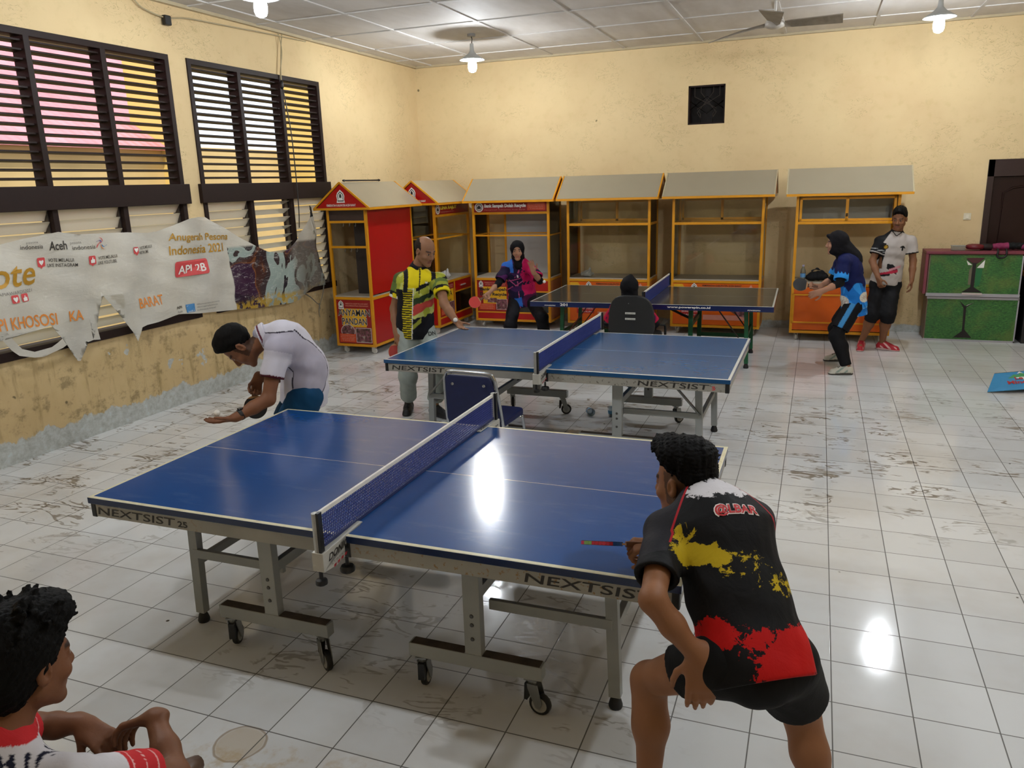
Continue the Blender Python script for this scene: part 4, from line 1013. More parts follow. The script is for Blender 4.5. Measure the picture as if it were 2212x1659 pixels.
        off = A(parent_world(parent)) if parent else np.zeros(3)
        me = bpy.data.meshes.new(name); L = P-off
        me.vertices.add(len(P)); me.vertices.foreach_set('co', L.astype(np.float32).ravel())
        me.loops.add(len(F)*4); me.loops.foreach_set('vertex_index', F.astype(np.int32).ravel())
        me.polygons.add(len(F)); me.polygons.foreach_set('loop_start', np.arange(0, len(F)*4, 4, dtype=np.int32)); me.polygons.foreach_set('loop_total', np.full(len(F), 4, np.int32))
        me.update(calc_edges=True); me.validate()
        if col is not None:
            C_ = np.ones((len(P), 4), np.float32); C_[:, :3] = col(P)
            at = me.color_attributes.new('col', 'FLOAT_COLOR', 'POINT'); at.data.foreach_set('color', C_.ravel())
        if attr is not None:
            at = me.attributes.new('tc', 'FLOAT_VECTOR', 'POINT'); at.data.foreach_set('vector', attr(P).astype(np.float32).ravel())
        o = link(name, me, mat, None, True)
        if parent: o.parent = parent
        return o
def parent_world(o):
    p = Vector((0, 0, 0))
    while o: p += o.location; o = o.parent
    return p[:]
def LC(h): return np.array(lin(h)[:3])
def attr_mat(name, rough=.6, bump=0, bscale=40, sss=0, spec=.4):
    g = N(name); a = g.n('ShaderNodeAttribute'); a.attribute_name = 'col'; g.set(a.outputs['Color'], rough)
    g.b.inputs['Specular IOR Level'].default_value = spec
    if sss: g.b.inputs['Subsurface Weight'].default_value = sss; g.b.inputs['Subsurface Radius'].default_value = (.012, .004, .002); g.b.inputs['Subsurface Scale'].default_value = .5
    if bump: g.bump(g.noise(g.scale(g.obj(), (1, 1, .45)), bscale, 4, .6, .6), bump, .01)
    return g.m
M_SKIN = attr_mat('skin', .55, .06, 160, spec=.3); M_CLOTH = attr_mat('printed_cloth', .75, .35, 14, spec=.2); M_HAIR = attr_mat('black_hair', .65, .35, 170, spec=.10)
M_VEIL = attr_mat('veil_cloth', .8, .25, 16, spec=.15); M_SHOE = attr_mat('shoe', .6, .15, 60)
def frame_of(fwd, upv):
    """columns right, forward, up"""
    f = unit(fwd); u = A(upv); u = unit(u-f*(u@f)); r = np.cross(f, u); return np.stack([r, f, u], 1)

def add_head(F, c, R, sc=1.0, k=.012, female=False):
    """skull, face, ears; c between the ears, R columns = right, forward, up"""
    w = lambda p: A(c)+R@(A(p)*sc)
    E = lambda p, r, k=k, **kw: F.ell(w(p), A(r)*sc, R, k, **kw)
    Cn = lambda a, b, ra, rb, k=k, **kw: F.cone(w(a), w(b), ra*sc, rb*sc, k, **kw)
    E((0, -.012, .038), (.074, .093, .080)); E((0, .018, -.015), (.066, .070, .085), .02)
    E((0, .040, -.055), (.046, .050, .055), .02)
    Cn((-.048, .002, -.055), (-.012, .070, -.100), .022, .018, .02); Cn((.048, .002, -.055), (.012, .070, -.100), .022, .018, .02)
    E((0, .074, -.102), (.020, .016, .015), .012)
    for s in (-1, 1):
        E((s*.038, .060, -.030), (.024, .022, .020), .018)
        Cn((s*.012, .084, .022), (s*.040, .072, .022), .009, .008, .012)
        E((s*.031, .092, .004), (.015, .013, .011), .008, sub=True); E((s*.031, .0745, .004), (.0135, .0125, .0115), .003)
        E((s*.010, .096, -.034), (.009, .010, .008), .008)
        E((s*.078, -.006, -.004), (.009, .019, .031), .006); E((s*.083, -.002, -.002), (.006, .009, .017), .004, sub=True)
    Cn((0, .086, .012), (0, .106, -.028), .008, .0125, .010)
    Cn((-.018, .084, -.061), (.018, .084, -.061), .006, .006, .008); Cn((-.015, .083, -.073), (.015, .083, -.073), .0065, .0065, .008)
    Cn((-.022, .092, -.067), (.022, .092, -.067), .0022, .0022, .004, sub=True)
def head_paint(c, R, sc, skin, lips='#7d4a3f', scalp=None, brow='#1b1512', stubble=0, moustache=False):
    """vertex paint: skin with lips, brows, eyes; returns fn(P)->rgb"""
    sk = LC(skin)
    def fn(P):
        q = (P-A(c))@R/sc; x, y, z = q[:, 0], q[:, 1], q[:, 2]; out = np.tile(sk, (len(P), 1))
        var = .06*np.sin(P[:, 0]*41+P[:, 2]*37)*np.sin(P[:, 1]*53+1); out *= (1+var)[:, None]
        face = (np.abs(x) < .085) & (y > .03) & (z < .13) & (z > -.13)
        def blend(m, colr, a): out[m] = out[m]*(1-a)+LC(colr)*a
        blend(face & (np.abs(z+.067) < .0125) & (np.abs(x) < .024) & (y > .07), lips, .8)
        blend(face & (np.abs(np.abs(x)-.031) < .011) & (np.abs(z-.004) < .0048) & (y > .06), '#a89c92', .7)
        blend(face & (np.abs(np.abs(x)-.031) < .0065) & (np.abs(z-.004) < .0075) & (y > .06), '#120c0a', .9)
        blend(face & (np.abs(np.abs(x)-.033) < .018) & (np.abs(z-.026-.12*(.02-np.abs(np.abs(x)-.033))) < .0055) & (y > .05), brow, .85)
        if moustache: blend(face & (np.abs(z+.050) < .007) & (np.abs(x) < .026) & (y > .075), '#1d1512', .65)
        if scalp: 
            m = (z > -.06) & (y < .03) & (np.linalg.norm(q-A((0, -.012, .03)), axis=1) < .13) & (np.abs(x) < .076); blend(m & (z < .05), scalp, .75)
        return out
    return fn

def hand(F, wr, d, n, side, curl=.25, spread=.06, grip=None, L=.185, k=.010, thumb=.6, curls=None):
    """wr wrist, d direction towards the fingers, n palm normal (the way the palm faces), side +1 puts the thumb on d x n"""
    d = unit(d); n = A(n); n = unit(n-d*(n@d)); t = np.cross(d, n)*side   # t: towards the thumb
    wr = A(wr); s = L/.185
    pc = wr+d*.045*s
    F.cone(wr-d*.02, wr+d*.02*s, .024*s, .026*s, .02, flat=n, e=.72)
    for q in (-.026, -.009, .009, .026):
        F.cone(wr+d*.018*s+t*q*.7*s, wr+d*.088*s+t*q*s, .0135*s, .0115*s, .012, flat=n, e=.85)
    F.ell(wr+d*.035*s+t*.022*s+n*.008*s, (.030*s, .018*s, .016*s), np.stack([d, t, n], 1), .012)
    lens = [(.030, .44, .026), (.009, .50, .010), (-.011, .46, -.006), (-.030, .36, -.03)]
    for i, (q, l, sp) in enumerate(lens):
        c = curl if curls is None else curls[i]
        p = wr+d*.088*s+t*q*.95*s; L_ = l*.165*s
        ang = 0; dirv = unit(d+t*sp*spread/.03)
        for j, (fr, r0, r1) in enumerate(((.44, .0098, .0090), (.30, .0090, .0082), (.26, .0082, .0070))):
            ang += c*(1.0 if j == 0 else 1.15)
            dv = dirv*math.cos(ang)+n*math.sin(ang)
            p2 = p+dv*L_*fr*1.0
            F.cone(p, p2, r0*s, r1*s, .004 if j or True else k); p = p2
    p = wr+d*.028*s+t*.028*s+n*.006*s
    tv = unit(d*.62+t*(1.0-thumb*.55)+n*(.25+thumb*.55))
    p2 = p+tv*.040*s; F.cone(p, p2, .0125*s, .0105*s, .008)
    tv = unit(d*.85+t*(.55-thumb*.6)+n*(.2+thumb*.5)); p3 = p2+tv*.032*s; F.cone(p2, p3, .0105*s, .0098*s, .004)
    tv = unit(d*.9+t*(.35-thumb*.7)+n*(.2+thumb*.4)); p4 = p3+tv*.026*s; F.cone(p3, p4, .0098*s, .0078*s, .003)

def bounds(J, m=.2):
    P = np.array([v for v in J.values() if hasattr(v, '__len__') and len(v) == 3], float); return P.min(0)-m, P.max(0)+m

def body_mesh(root, J, vox, skin, paint, sc=1.0, hands=(), legs=True, foot=True, arms=('L', 'R'), fat=1.0, head_sc=1.0, RH=None, RT=None, extra=None):
    lo, hi = bounds(J, .22); F = Field(lo, hi, vox)
    f = RT[:, 1]
    pel, wa, ch, c7 = A(J['pel']), A(J['waist']), A(J['chest']), A(J['c7'])
    F.cone(pel, wa, .125*fat, .115*fat, .04, flat=f, e=.72).cone(wa, ch, .115*fat, .130*fat, .04, flat=f, e=.72).cone(ch, c7, .125*fat, .06, .05, flat=f, e=.75)
    hc = A(J['head']); nk = hc+RH@(A((0, -.020, -.075))*head_sc)
    F.cone(c7, nk, .058*fat**.5, .052*fat**.5, .03)
    add_head(F, hc, RH, head_sc)
    for s in arms:
        sh, el, wr = A(J['sh'+s]), A(J['el'+s]), A(J['wr'+s])
        F.cone(c7*.6+ch*.4, sh, .055, .052*fat, .05).cone(sh, el, .049*fat, .037*fat, .03).cone(el, el*.55+wr*.45, .040*fat, .037*fat, .02).cone(el*.55+wr*.45, wr, .037*fat, .026*fat, .02)
    for h in hands: hand(F, **h)
    if legs:
        for s in ('L', 'R'):
            hp, kn, an = A(J['hip'+s]), A(J['kn'+s]), A(J['an'+s])
            F.cone(hp, kn, .088*fat, .055*fat, .05).cone(kn, kn*.62+an*.38, .054*fat, .052*fat, .03)
            cf = kn*.66+an*.34-J.get('fd'+s, f)*.018
            F.cone(kn, cf, .050*fat, .056*fat, .03).cone(cf, an, .055*fat, .034, .03)
            if foot:
                fd = unit(J['fd'+s]); F.cone(an-A((0, 0, .03)), an+fd*.13-A((0, 0, .05)), .034, .026, .02).cone(an-fd*.04-A((0, 0, .04)), an, .030, .034, .02)
    if extra: extra(F)
    return F.mesh('body', M_SKIN, root, col=paint)

def spine_attr(J, RT):
    """torso coordinates: across, front-back, height along the pelvis-waist-chest-neck line (metres from the pelvis)"""
    pts = [A(J[k]) for k in ('pel', 'waist', 'chest', 'c7')]
    r, f = RT[:, 0], RT[:, 1]
    def fn(P):
        best = np.full(len(P), 9e9); H = np.zeros(len(P)); Cx = np.zeros(len(P)); Cy = np.zeros(len(P)); acc = 0
        for i in range(3):
            a, b = pts[i], pts[i+1]; d = b-a; L = np.linalg.norm(d); d = d/L; q = P-a; t = q@d
            tl = -1 if i == 0 else 0; th = 2*L if i == 2 else L
            tc = np.clip(t, tl, th); e = q-tc[:, None]*d; dist = (e**2).sum(1); m = dist < best
            rr = unit(r-d*(r@d)); ff = np.cross(d, rr)
            best[m] = dist[m]; H[m] = acc+tc[m]; Cx[m] = (q@rr)[m]; Cy[m] = (q@ff)[m]; acc += L
        return np.stack([Cx, Cy, H], 1)
    return fn

def shirt_mesh(root, J, RT, vox, mat, col=None, attr=None, fat=1.0, sleeve=.62, hem=.10, loose=0.0, hemfront=0, neckr=.066, wr=1.0, names='shirt', neck=True, wrinkle=.0025, sr=1.0, kn=4):
    lo, hi = bounds({k: v for k, v in J.items() if k in ('pel', 'waist', 'chest', 'c7', 'shL', 'shR', 'elL', 'elR', 'head')}, .25); F = Field(lo, hi, vox)
    f = RT[:, 1]; pel, wa, ch, c7 = (A(J[k]) for k in ('pel', 'waist', 'chest', 'c7'))
    dn = unit(pel-wa)
    a = fat
    F.cone(pel+dn*(hem+.05), pel, .160*a+loose, .152*a+loose, .04, flat=f, e=.76)
    F.cone(pel, wa, .148*a+loose, .138*a+loose, .04, flat=f, e=.74).cone(wa, ch, .138*a+loose, .150*a+loose*.6, .05, flat=f, e=.74).cone(ch, c7+unit(ch-c7)*.03, .148*a, .075, .06, flat=f, e=.78)
    F.cone(c7, c7+unit(c7-ch)*.018, neckr, neckr*.96, .015)
    for s in ('L', 'R'):
        sh, el = A(J['sh'+s]), A(J['el'+s])
        F.cone(c7*.40+ch*.60, sh-Zv5*.008, .085, .058*a, .06)
        F.cone(sh-Zv5*.012, sh+(el-sh)*(sleeve+.12), .058*a*sr, .063*a*sr, .035)
    lo2, hi2 = F.lo, F.lo+F.v*F.n
    F.noise(wrinkle, 22, 5)
    for s in ('L', 'R'):
        sh, el = A(J['sh'+s]), A(J['el'+s]); d = unit(el-sh); p = sh+(el-sh)*sleeve
        q = p+d*.09; F.cut(p, d, .004, np.minimum(p, q)-.075, np.maximum(p, q)+.075)
        # sleeve mouth hollow around the arm
        F.cone(p-d*.02, p+d*.06, .047*a*sr, .049*a*sr, .004, sub=True)
    hp = pel+dn*hem; nrm = unit(dn+f*hemfront); F.cut(hp, nrm, .004)
    F.cone(hp-dn*.005, hp+dn*.1, .128*a+loose, .132*a+loose, .004, sub=True, flat=f, e=.74)
    return F.mesh(names, mat, root, col=col, attr=attr)

def shorts_mesh(root, J, RT, vox, mat, col, length=.6, hipr=None, calf=False, flare=.02, fat=1.0, top=.09, names='shorts', wrinkle=.003, full=False, kn_r=.075, an_r=.06):
    keys = [k for k in J if k[:3] in ('pel', 'wai', 'hip') or k[:2] in ('kn', 'an')]; lo, hi = bounds({k: J[k] for k in keys}, .22); F = Field(lo, hi, vox)
    f = RT[:, 1]; pel, wa = A(J['pel']), A(J['waist']); up = unit(wa-pel)
    LN = length if isinstance(length, dict) else dict(L=length, R=length)
    F.cone(pel-up*.03, pel+up*(top+.02), .136*fat, .128*fat, .04, flat=f, e=.76)
    for s in ('L', 'R'):
        hp, kn, an = A(J['hip'+s]), A(J['kn'+s]), A(J['an'+s]); length = LN[s]
        F.cone(pel*.5+hp*.5, hp, .084*fat, .080*fat, .05)
        if full:
            F.cone(hp, kn, (hipr or .086)*fat, kn_r*fat, .04)
            if calf: cf = kn*.66+an*.34-J['fd'+s]*.018; F.cone(kn, cf, kn_r*fat, .068, .03).cone(cf, an, .068, an_r*fat, .03)
            e = kn+(an-kn)*(length-1+.12); F.cone(kn, e, kn_r*fat, (kn_r+(an_r-kn_r)*(length-1))*fat, .03)
        else:
            F.cone(hp, hp+(kn-hp)*(length+.15), .098*fat, (.085+flare)*fat, .035)
    F.noise(wrinkle, 20, 9)
    for s in ('L', 'R'):
        hp, kn, an = A(J['hip'+s]), A(J['kn'+s]), A(J['an'+s]); length = LN[s]
        if full: d = unit(an-kn); p = kn+(an-kn)*(length-1); rr = (kn_r+(an_r-kn_r)*(length-1))*fat-.01
        else: d = unit(kn-hp); p = hp+(kn-hp)*length; rr = (.085+flare)*fat-.012
        q = p+d*.12; F.cut(p, d, .004, np.minimum(p, q)-.10, np.maximum(p, q)+.10)
        F.cone(p-d*.03, p+d*.1, rr-.006, rr-.006, .004, sub=True)
    F.cut(pel+up*top, up, .004)
    return F.mesh(names, mat, root, col=col)

def shoe_mesh(root, an, fd, vox, upper, sole, lace, L=.27, stripe=None, lift=0):
    an = A(an); fd = unit(A((fd[0], fd[1], 0))); s = A((fd[1], -fd[0], 0)); heel = A((an[0], an[1], 0))-fd*.065; z = A((0, 0, 1))
    lo = np.minimum(heel, heel+fd*L)-.12; hi = np.maximum(heel, heel+fd*L)+.12; lo[2] = -.02; hi[2] = .17+lift
    F = Field(lo, hi, vox); k = L/.27
    F.cone(heel+fd*.035*k+z*.045, heel+fd*.12*k+z*.045, .042, .042, .02).cone(heel+fd*.12*k+z*.04, heel+fd*.215*k+z*.030, .044, .040, .02, flat=z, e=.85)
    F.cone(heel+fd*.055*k+z*.05, heel+fd*.060*k+z*.10, .043, .038, .02).cone(heel+fd*.08*k+z*.085, heel+fd*.16*k+z*.055, .032, .028, .02)
    F.cone(heel+fd*.035*k+z*.012, heel+fd*.225*k+z*.012, .041, .043, .01, flat=z, e=.5)
    F.cone(heel+fd*.06*k+z*.10, heel+fd*.06*k+z*.16, .036, .04, .004, sub=True)
    F.cut((0, 0, .001), (0, 0, -1))
    cu, cs, cl = LC(upper), LC(sole), LC(lace)
    def col(P):
        q = P-heel; u = q@fd; w = q@s; zz = P[:, 2]
        out = np.tile(cu, (len(P), 1)); out[zz < .022+.006*np.sin(u*20)] = cs
        lm = (np.abs(w) < .022) & (u > .085*k) & (u < .175*k) & (zz > .06) & (np.sin(u*420) > -.2); out[lm] = cl
        if stripe: m = (np.abs(w) > .03) & (zz > .03) & (np.abs(np.sin(u*38+zz*45)) > .86) & (u > .06); out[m] = LC(stripe)
        return out
    o = F.mesh('shoe', M_SHOE, root, col=col)
    if lift: o.location.z += lift
    return o

def hair_mesh(root, c, R, sc, vox, shape, color='#0d0b0a', amp=.006, fr=90, seed=3, mat=None):
    lo = A(c)-.2*sc; hi = A(c)+.22*sc; F = Field(lo, hi, vox); w = lambda p: A(c)+R@(A(p)*sc)
    shape(F, w, R, sc); F.noise(amp, fr, seed)
    cc = LC(color)
    return F.mesh('hair', mat or M_HAIR, root, col=lambda P: np.tile(cc, (len(P), 1)), relax=0)
def short_hair(top=.018, side=.006, front=.055, low=-.02, nape=-.055, fringe=0):
    def fn(F, w, R, sc):
        F.ell(w((0, -.014, .050)), A((.074+side, .093+side*1.2, .078+top))*sc, R, .01)
        F.ell(w((0, .012, .088)), A((.062+side, .080+fringe, .045+top))*sc, R, .02)
        r, f, u = R[:, 0], R[:, 1], R[:, 2]
        F.cut(w((0, front, .055)), unit(f*.80-u*.60), .008)            # off the face
        F.cut(w((0, .0, low)), unit(-u*.80+f*.60), .008)               # rises in front of the ear, drops to the nape
        F.cut(w((0, 0, nape)), -u, .008)
    return fn
def racket(name, label, grip, d, n, face='#b8332b', back='#141414', edge=None, rot=0):
    """bat: grip = middle of the handle, d = handle-to-blade direction, n = blade normal"""
    d = unit(d); n = A(n); n = unit(n-d*(n@d)); t = np.cross(d, n); g = A(grip)
    r = thing(name, label, 'racket', tuple(g), group='table tennis rackets')
    w = lambda a, b, c: tuple(t*a+d*b+n*c)
    ol = []
    for k in range(36):
        a = 2*PI*k/36; ol.append((.076*math.cos(a), .135+.079*math.sin(a)))
    MB().prism(ol, -.0032, .0032, w).build('blade', M('#b98a58', .5, 0, .1, 20, name='bat_wood'), r)
    for s, c in ((1, face), (-1, back)):
        pts = [(a*.985, b) for a, b in ol if b > .072]
        MB().prism(pts, s*.0034, s*.0072, w).build('rubber', M(c, .55, 0, .06, name='bat_rubber_'+c.strip('#')), r)
    MB().prism([(-.013, -.05), (.013, -.05), (.0125, .02), (.02, .06), (-.02, .06), (-.0125, .02)], -.011, .011, w).build('handle', M('#6b4226', .5, 0, .15, 20, name='bat_handle'), r, bevel=.004)
    if edge:
        for i in range(30):
            a0 = -.25*PI+1.5*PI*i/30; a1 = -.25*PI+1.5*PI*(i+.92)/30
            q = MB()
            q.prism([(.077*math.cos(a0), .135+.080*math.sin(a0)), (.077*math.cos(a1), .135+.080*math.sin(a1)), (.0785*math.cos(a1), .135+.0815*math.sin(a1)), (.0785*math.cos(a0), .135+.0815*math.sin(a0))], -.006, .006, w)
            q.build('edge_tape', M(edge[(i//3) % len(edge)], .5, 0, 0, name='edge_'+edge[(i//3) % len(edge)].strip('#')), r)
    return r
def ball(label, c):
    return tag(MB().lathe([(.02*math.sin(PI*k/12)+1e-5, -.02*math.cos(PI*k/12)) for k in range(13)], 20, c=c).build('table_tennis_ball', M('#e6e2d8', .4, 0, .02, name='ball_white'), None, True), label, 'ball', 'table tennis balls')
def proj_text(s, o, right, up_, width, height, mat, parent, target, normal, **kw):
    """lettering laid on a curved garment by casting along -normal"""
    off = A(parent_world(parent)); me = target.data
    bv = BVHTree.FromPolygons([tuple(v.co) for v in me.vertices], [tuple(p.vertices) for p in me.polygons])
    n = unit(normal); bt_ = A(parent_world(target.parent)) if target.parent else np.zeros(3)
    def fn(p):
        q = Vector(A(p)+n*.3-bt_); hit = bv.ray_cast(q, Vector(-n), .7)
        h = A(hit[0])+bt_+n*kw_lift if hit[0] is not None else A(p)
        return h-off
    kw_lift = kw.pop('lift', .002)
    if isinstance(s, str): return text(s, o, right, up_, width, height, mat, parent, fn=fn, **kw)
    return poly(s, o, right, up_, mat, parent, kw.get('name', 'print'), fn)
# ------------------------------------------------------------------ people
Zv = A((0, 0, 1))
def torsoR(J, h):
    v = unit(A(J['c7'])-A(J['pel'])); h = unit(h); f = unit(h-v*(h@v)); return np.stack([np.cross(f, v), f, v], 1)
def dirR(fwd, upv): return frame_of(fwd, upv)
def nz(P, f, s=0):
    """cheap value pattern in 0..1 from summed sines"""
    rs = np.random.RandomState(s); d = 0
    for i in range(6):
        w = rs.normal(size=P.shape[1])*f*(1+.45*i); d = d+np.sin(P@w+rs.rand()*6.28)/(1+.35*i)
    return .5+d/6.5
def armt(P, J, s):
    a, b = A(J['sh'+s]), A(J['el'+s]); d = b-a; L = np.linalg.norm(d); d = d/L; q = P-a; t = q@d/L
    return t, np.linalg.norm(q-np.clip(t, 0, 1.2)[:, None]*d*L, axis=1)
def plain(h, v=.05):
    c = LC(h)
    return lambda P: np.tile(c, (len(P), 1))*(1+v*(nz(P, 30, 4)-.5))[:, None]
def undersleeve(root, J, s, vox, color, t0=.45, t1=.62, r=.048):
    sh, el, wr = A(J['sh'+s]), A(J['el'+s]), A(J['wr'+s]); P = np.array([sh, el, wr]); F = Field(P.min(0)-.09, P.max(0)+.09, vox)
    a = sh+(el-sh)*t0; b = el+(wr-el)*t1
    F.cone(a, el, r, r*.93, .02).cone(el, b, r*.93, r*.78, .02); d = unit(b-el); F.cut(b, d); F.cut(a, unit(sh-el)); F.noise(.0015, 40, 2)
    F.cone(b-d*.03, b+d*.05, .030, .028, .004, sub=True)
    return F.mesh('undersleeve', M_CLOTH, root, col=plain(color))
def person(label, loc, name='person'): return thing(name, label, 'person', loc)
def legs_from(J, h, stance=None):
    r = unit(np.cross(unit(h), Zv)); p = A(J['pel'])
    for s, k in (('R', 1), ('L', -1)):
        J.setdefault('hip'+s, tuple(p+r*.092*k-Zv*.055)); J.setdefault('fd'+s, tuple(unit(h)))
    for s in 'RL':
        hp, an = A(J['hip'+s]), A(J['an'+s])
        if 'kn'+s not in J:
            L1, L2 = stance or (.43, .405); d = np.linalg.norm(an-hp); d2 = min(d, L1+L2-.004); a = (L1*L1-L2*L2+d2*d2)/(2*d2); hh = math.sqrt(max(L1*L1-a*a, 0))
            u = (an-hp)/d; b = unit(A(J['fd'+s])*.6+unit(h)*.6); b = unit(b-u*(b@u)); J['kn'+s] = tuple(hp+u*a+b*hh)
        J['fd'+s] = unit(J['fd'+s])

# --- player in the black jersey at the right end of the front table (seen from behind)
def man_black():
    J = dict(pel=(4.27, -1.24, .765), c7=(4.085, -.925, 1.105), head=(4.005, -.875, 1.125), shL=(3.975, -1.05, 1.03), shR=(4.235, -.93, 1.04),
        elL=(3.995, -1.355, .945), wrL=(4.125, -1.35, .782), elR=(4.11, -.76, .80), wrR=(3.925, -.845, .868),
        hipL=(4.185, -1.285, .74), hipR=(4.355, -1.20, .725), knL=(3.94, -1.10, .50), anL=(3.955, -1.17, .085), knR=(4.42, -.98, .40), anR=(4.53, -1.07, .085), fdL=(-.7, .7, 0), fdR=(.3, .95, 0))
    h = (-.435, .90, 0); RT = torsoR(J, h); v = RT[:, 2]; f = RT[:, 1]
    p, c = A(J['pel']), A(J['c7']); J['waist'] = tuple(p+(c-p)*.36-f*.02); J['chest'] = tuple(p+(c-p)*.72-f*.025)
    J['fdL'] = unit(J['fdL']); J['fdR'] = unit(J['fdR'])
    RH = dirR((-.88, .42, -.16), (-.18, .14, 1))
    root = person('man in a black paint-splashed jersey crouching at the near right corner of the front table', (4.24, -1.12, 0))
    body_mesh(root, J, .005, '#8a5e40', head_paint(J['head'], RH, 1.0, '#8a5e40', scalp='#3a2a20'), RT=RT, RH=RH, head_sc=1.02, fat=.98,
        hands=[dict(wr=J['wrL'], d=(.10, -.22, -.95), n=(-.15, .80, -.45), side=-1, curl=.22, spread=.09, thumb=.3),
               dict(wr=J['wrR'], d=(-.80, -.30, .0), n=(-.1, .35, -.95), side=1, curl=.95, thumb=.9)])
    g = N('splash_jersey'); at = g.n('ShaderNodeAttribute'); at.attribute_name = 'tc'; tc = at.outputs['Vector']; x, y, z = g.xyz(tc)
    def blob(cx, cz, rx, rz, tilt=0):
        dx = g.math('SUBTRACT', x, cx); dz = g.math('SUBTRACT', g.math('SUBTRACT', z, cz), g.math('MULTIPLY', dx, tilt))
        dx = g.math('DIVIDE', dx, rx); dz = g.math('DIVIDE', dz, rz)
        return g.math('SUBTRACT', 1, g.math('SQRT', g.math('ADD', g.math('MULTIPLY', dx, dx), g.math('MULTIPLY', dz, dz))))
    q = g.comb(x, z, g.math('MULTIPLY', y, .3)); n1 = g.noise(q, 26, 6, .72, .5); n2 = g.noise(q, 75, 3, .65)
    nn = g.math('SUBTRACT', g.math('ADD', g.math('MULTIPLY', n1, .8), g.math('MULTIPLY', n2, .3)), .55)
    def splash(b, gain=2.6, th=.02): return g.step(g.math('ADD', g.math('MINIMUM', b, .6), g.math('MULTIPLY', nn, gain)), th, th+.06)
    back = g.math('LESS_THAN', y, .03)
    c = g.mix(g.noise(tc, 9, 3), '#0b0b0d', '#121215')
    wm = splash(blob(.03, .470, .13, .05), 2.6, .12); ym = g.math('MAXIMUM', splash(blob(-.10, .275, .10, .042, -.35), 2.0, .10), g.math('MAXIMUM', splash(blob(.0, .215, .19, .085, -.25), 3.6, .74), splash(blob(-.13, .345, .05, .04), 3, .5)))
    ym = g.math('MAXIMUM', ym, g.math('MULTIPLY', splash(blob(.11, .16, .09, .05), 3.3, .58), 1))
    rm = g.math('MAXIMUM', splash(blob(.085, -.045, .125, .075, .25), 1.7, -.06), g.math('MAXIMUM', splash(blob(-.11, .055, .07, .05, -.4), 2.4, .15), splash(blob(.0, .01, .12, .06), 3.0, .42)))
    c = g.mix(g.math('MULTIPLY', ym, back), c, '#b9a01c'); c = g.mix(g.math('MULTIPLY', rm, back), c, '#b81210'); c = g.mix(g.math('MULTIPLY', wm, back), c, '#cfcccf')
    ax = g.math('ABSOLUTE', x); seam = g.math('SUBTRACT', ax, g.math('ADD', .075, g.math('MULTIPLY', g.math('SUBTRACT', .50, z), .62)))
    slv = g.math('MULTIPLY', g.step(seam, -.002, .002), g.math('GREATER_THAN', z, .30)); c = g.mix(slv, c, '#222126')
    c = g.mix(g.math('MULTIPLY', g.step(g.math('ABSOLUTE', seam), .005, .003), g.math('GREATER_THAN', z, .33)), c, '#a8202a')
    g.set(c, .72); g.b.inputs['Specular IOR Level'].default_value = .2; g.bump(g.noise(g.scale(g.obj(), (1, 1, .5)), 13, 4, .6, .8), .35, .012)
    sh = shirt_mesh(root, J, RT, .005, g.m, attr=spine_attr(J, RT), sleeve=.72, hem=.095, loose=.004, wrinkle=.003, names='jersey', neckr=.064, sr=1.06)
    shorts_mesh(root, J, RT, .0055, M_CLOTH, plain('#0a0a0b', .3), length=dict(L=.36, R=.58), flare=.022, fat=1.0, top=.06)
    for s in 'LR': shoe_mesh(root, J['an'+s], J['fd'+s], .006, '#1d1d22', '#d8d8d8', '#c9c9c9')
    def hair(F, w, R, sc):
        F.ell(w((0, .006, .092)), A((.096, .124, .070))*sc, R, .02); F.ell(w((0, .082, .100)), A((.078, .068, .052))*sc, R, .03)
        F.ell(w((0, -.055, .045)), A((.078, .062, .085))*sc, R, .03)
        F.cut(w((0, .03, .048)), unit(R[:, 1]*.45-R[:, 2]*.9), .02); F.cut(w((0, -.03, .005)), unit(R[:, 1]*.75-R[:, 2]*.65), .02)
        F.noise(.004, 55, 12); F.noise(.0025, 120, 3)
    hair_mesh(root, J['head'], RH, 1.02, .004, hair, '#060505', .0025, 210, 5)
    nrm = -f; r = RT[:, 0]; p7 = A(J['c7']); o = p+(p7-p)*.735-r*.035-f*.14
    wm_ = M('#e6dcd8', .6, 0, 0, name='name_white'); rm_ = M('#b3161c', .6, 0, 0, name='name_red')
    up_ = unit(v*.98+r*.12); ri = unit(r*.98-v*.10)
    proj_text('@LBAR', o-r*.004-v*.004, ri, up_, .142, .050, wm_, root, sh, nrm, bold=.075, lift=.0022); proj_text('@LBAR', o, ri, up_, .134, .042, rm_, root, sh, nrm, bold=.03, lift=.0034)
    racket('racket', 'bat with a multicoloured edge held flat over the front table by the man in black', (3.865, -.862, .868), (-.93, -.30, .05), (-.085, .41, .87), '#151515', '#151515', edge=['#7da45a', '#b8283c', '#b8283c', '#24508c', '#2a8a4a', '#c02848'])
man_black()

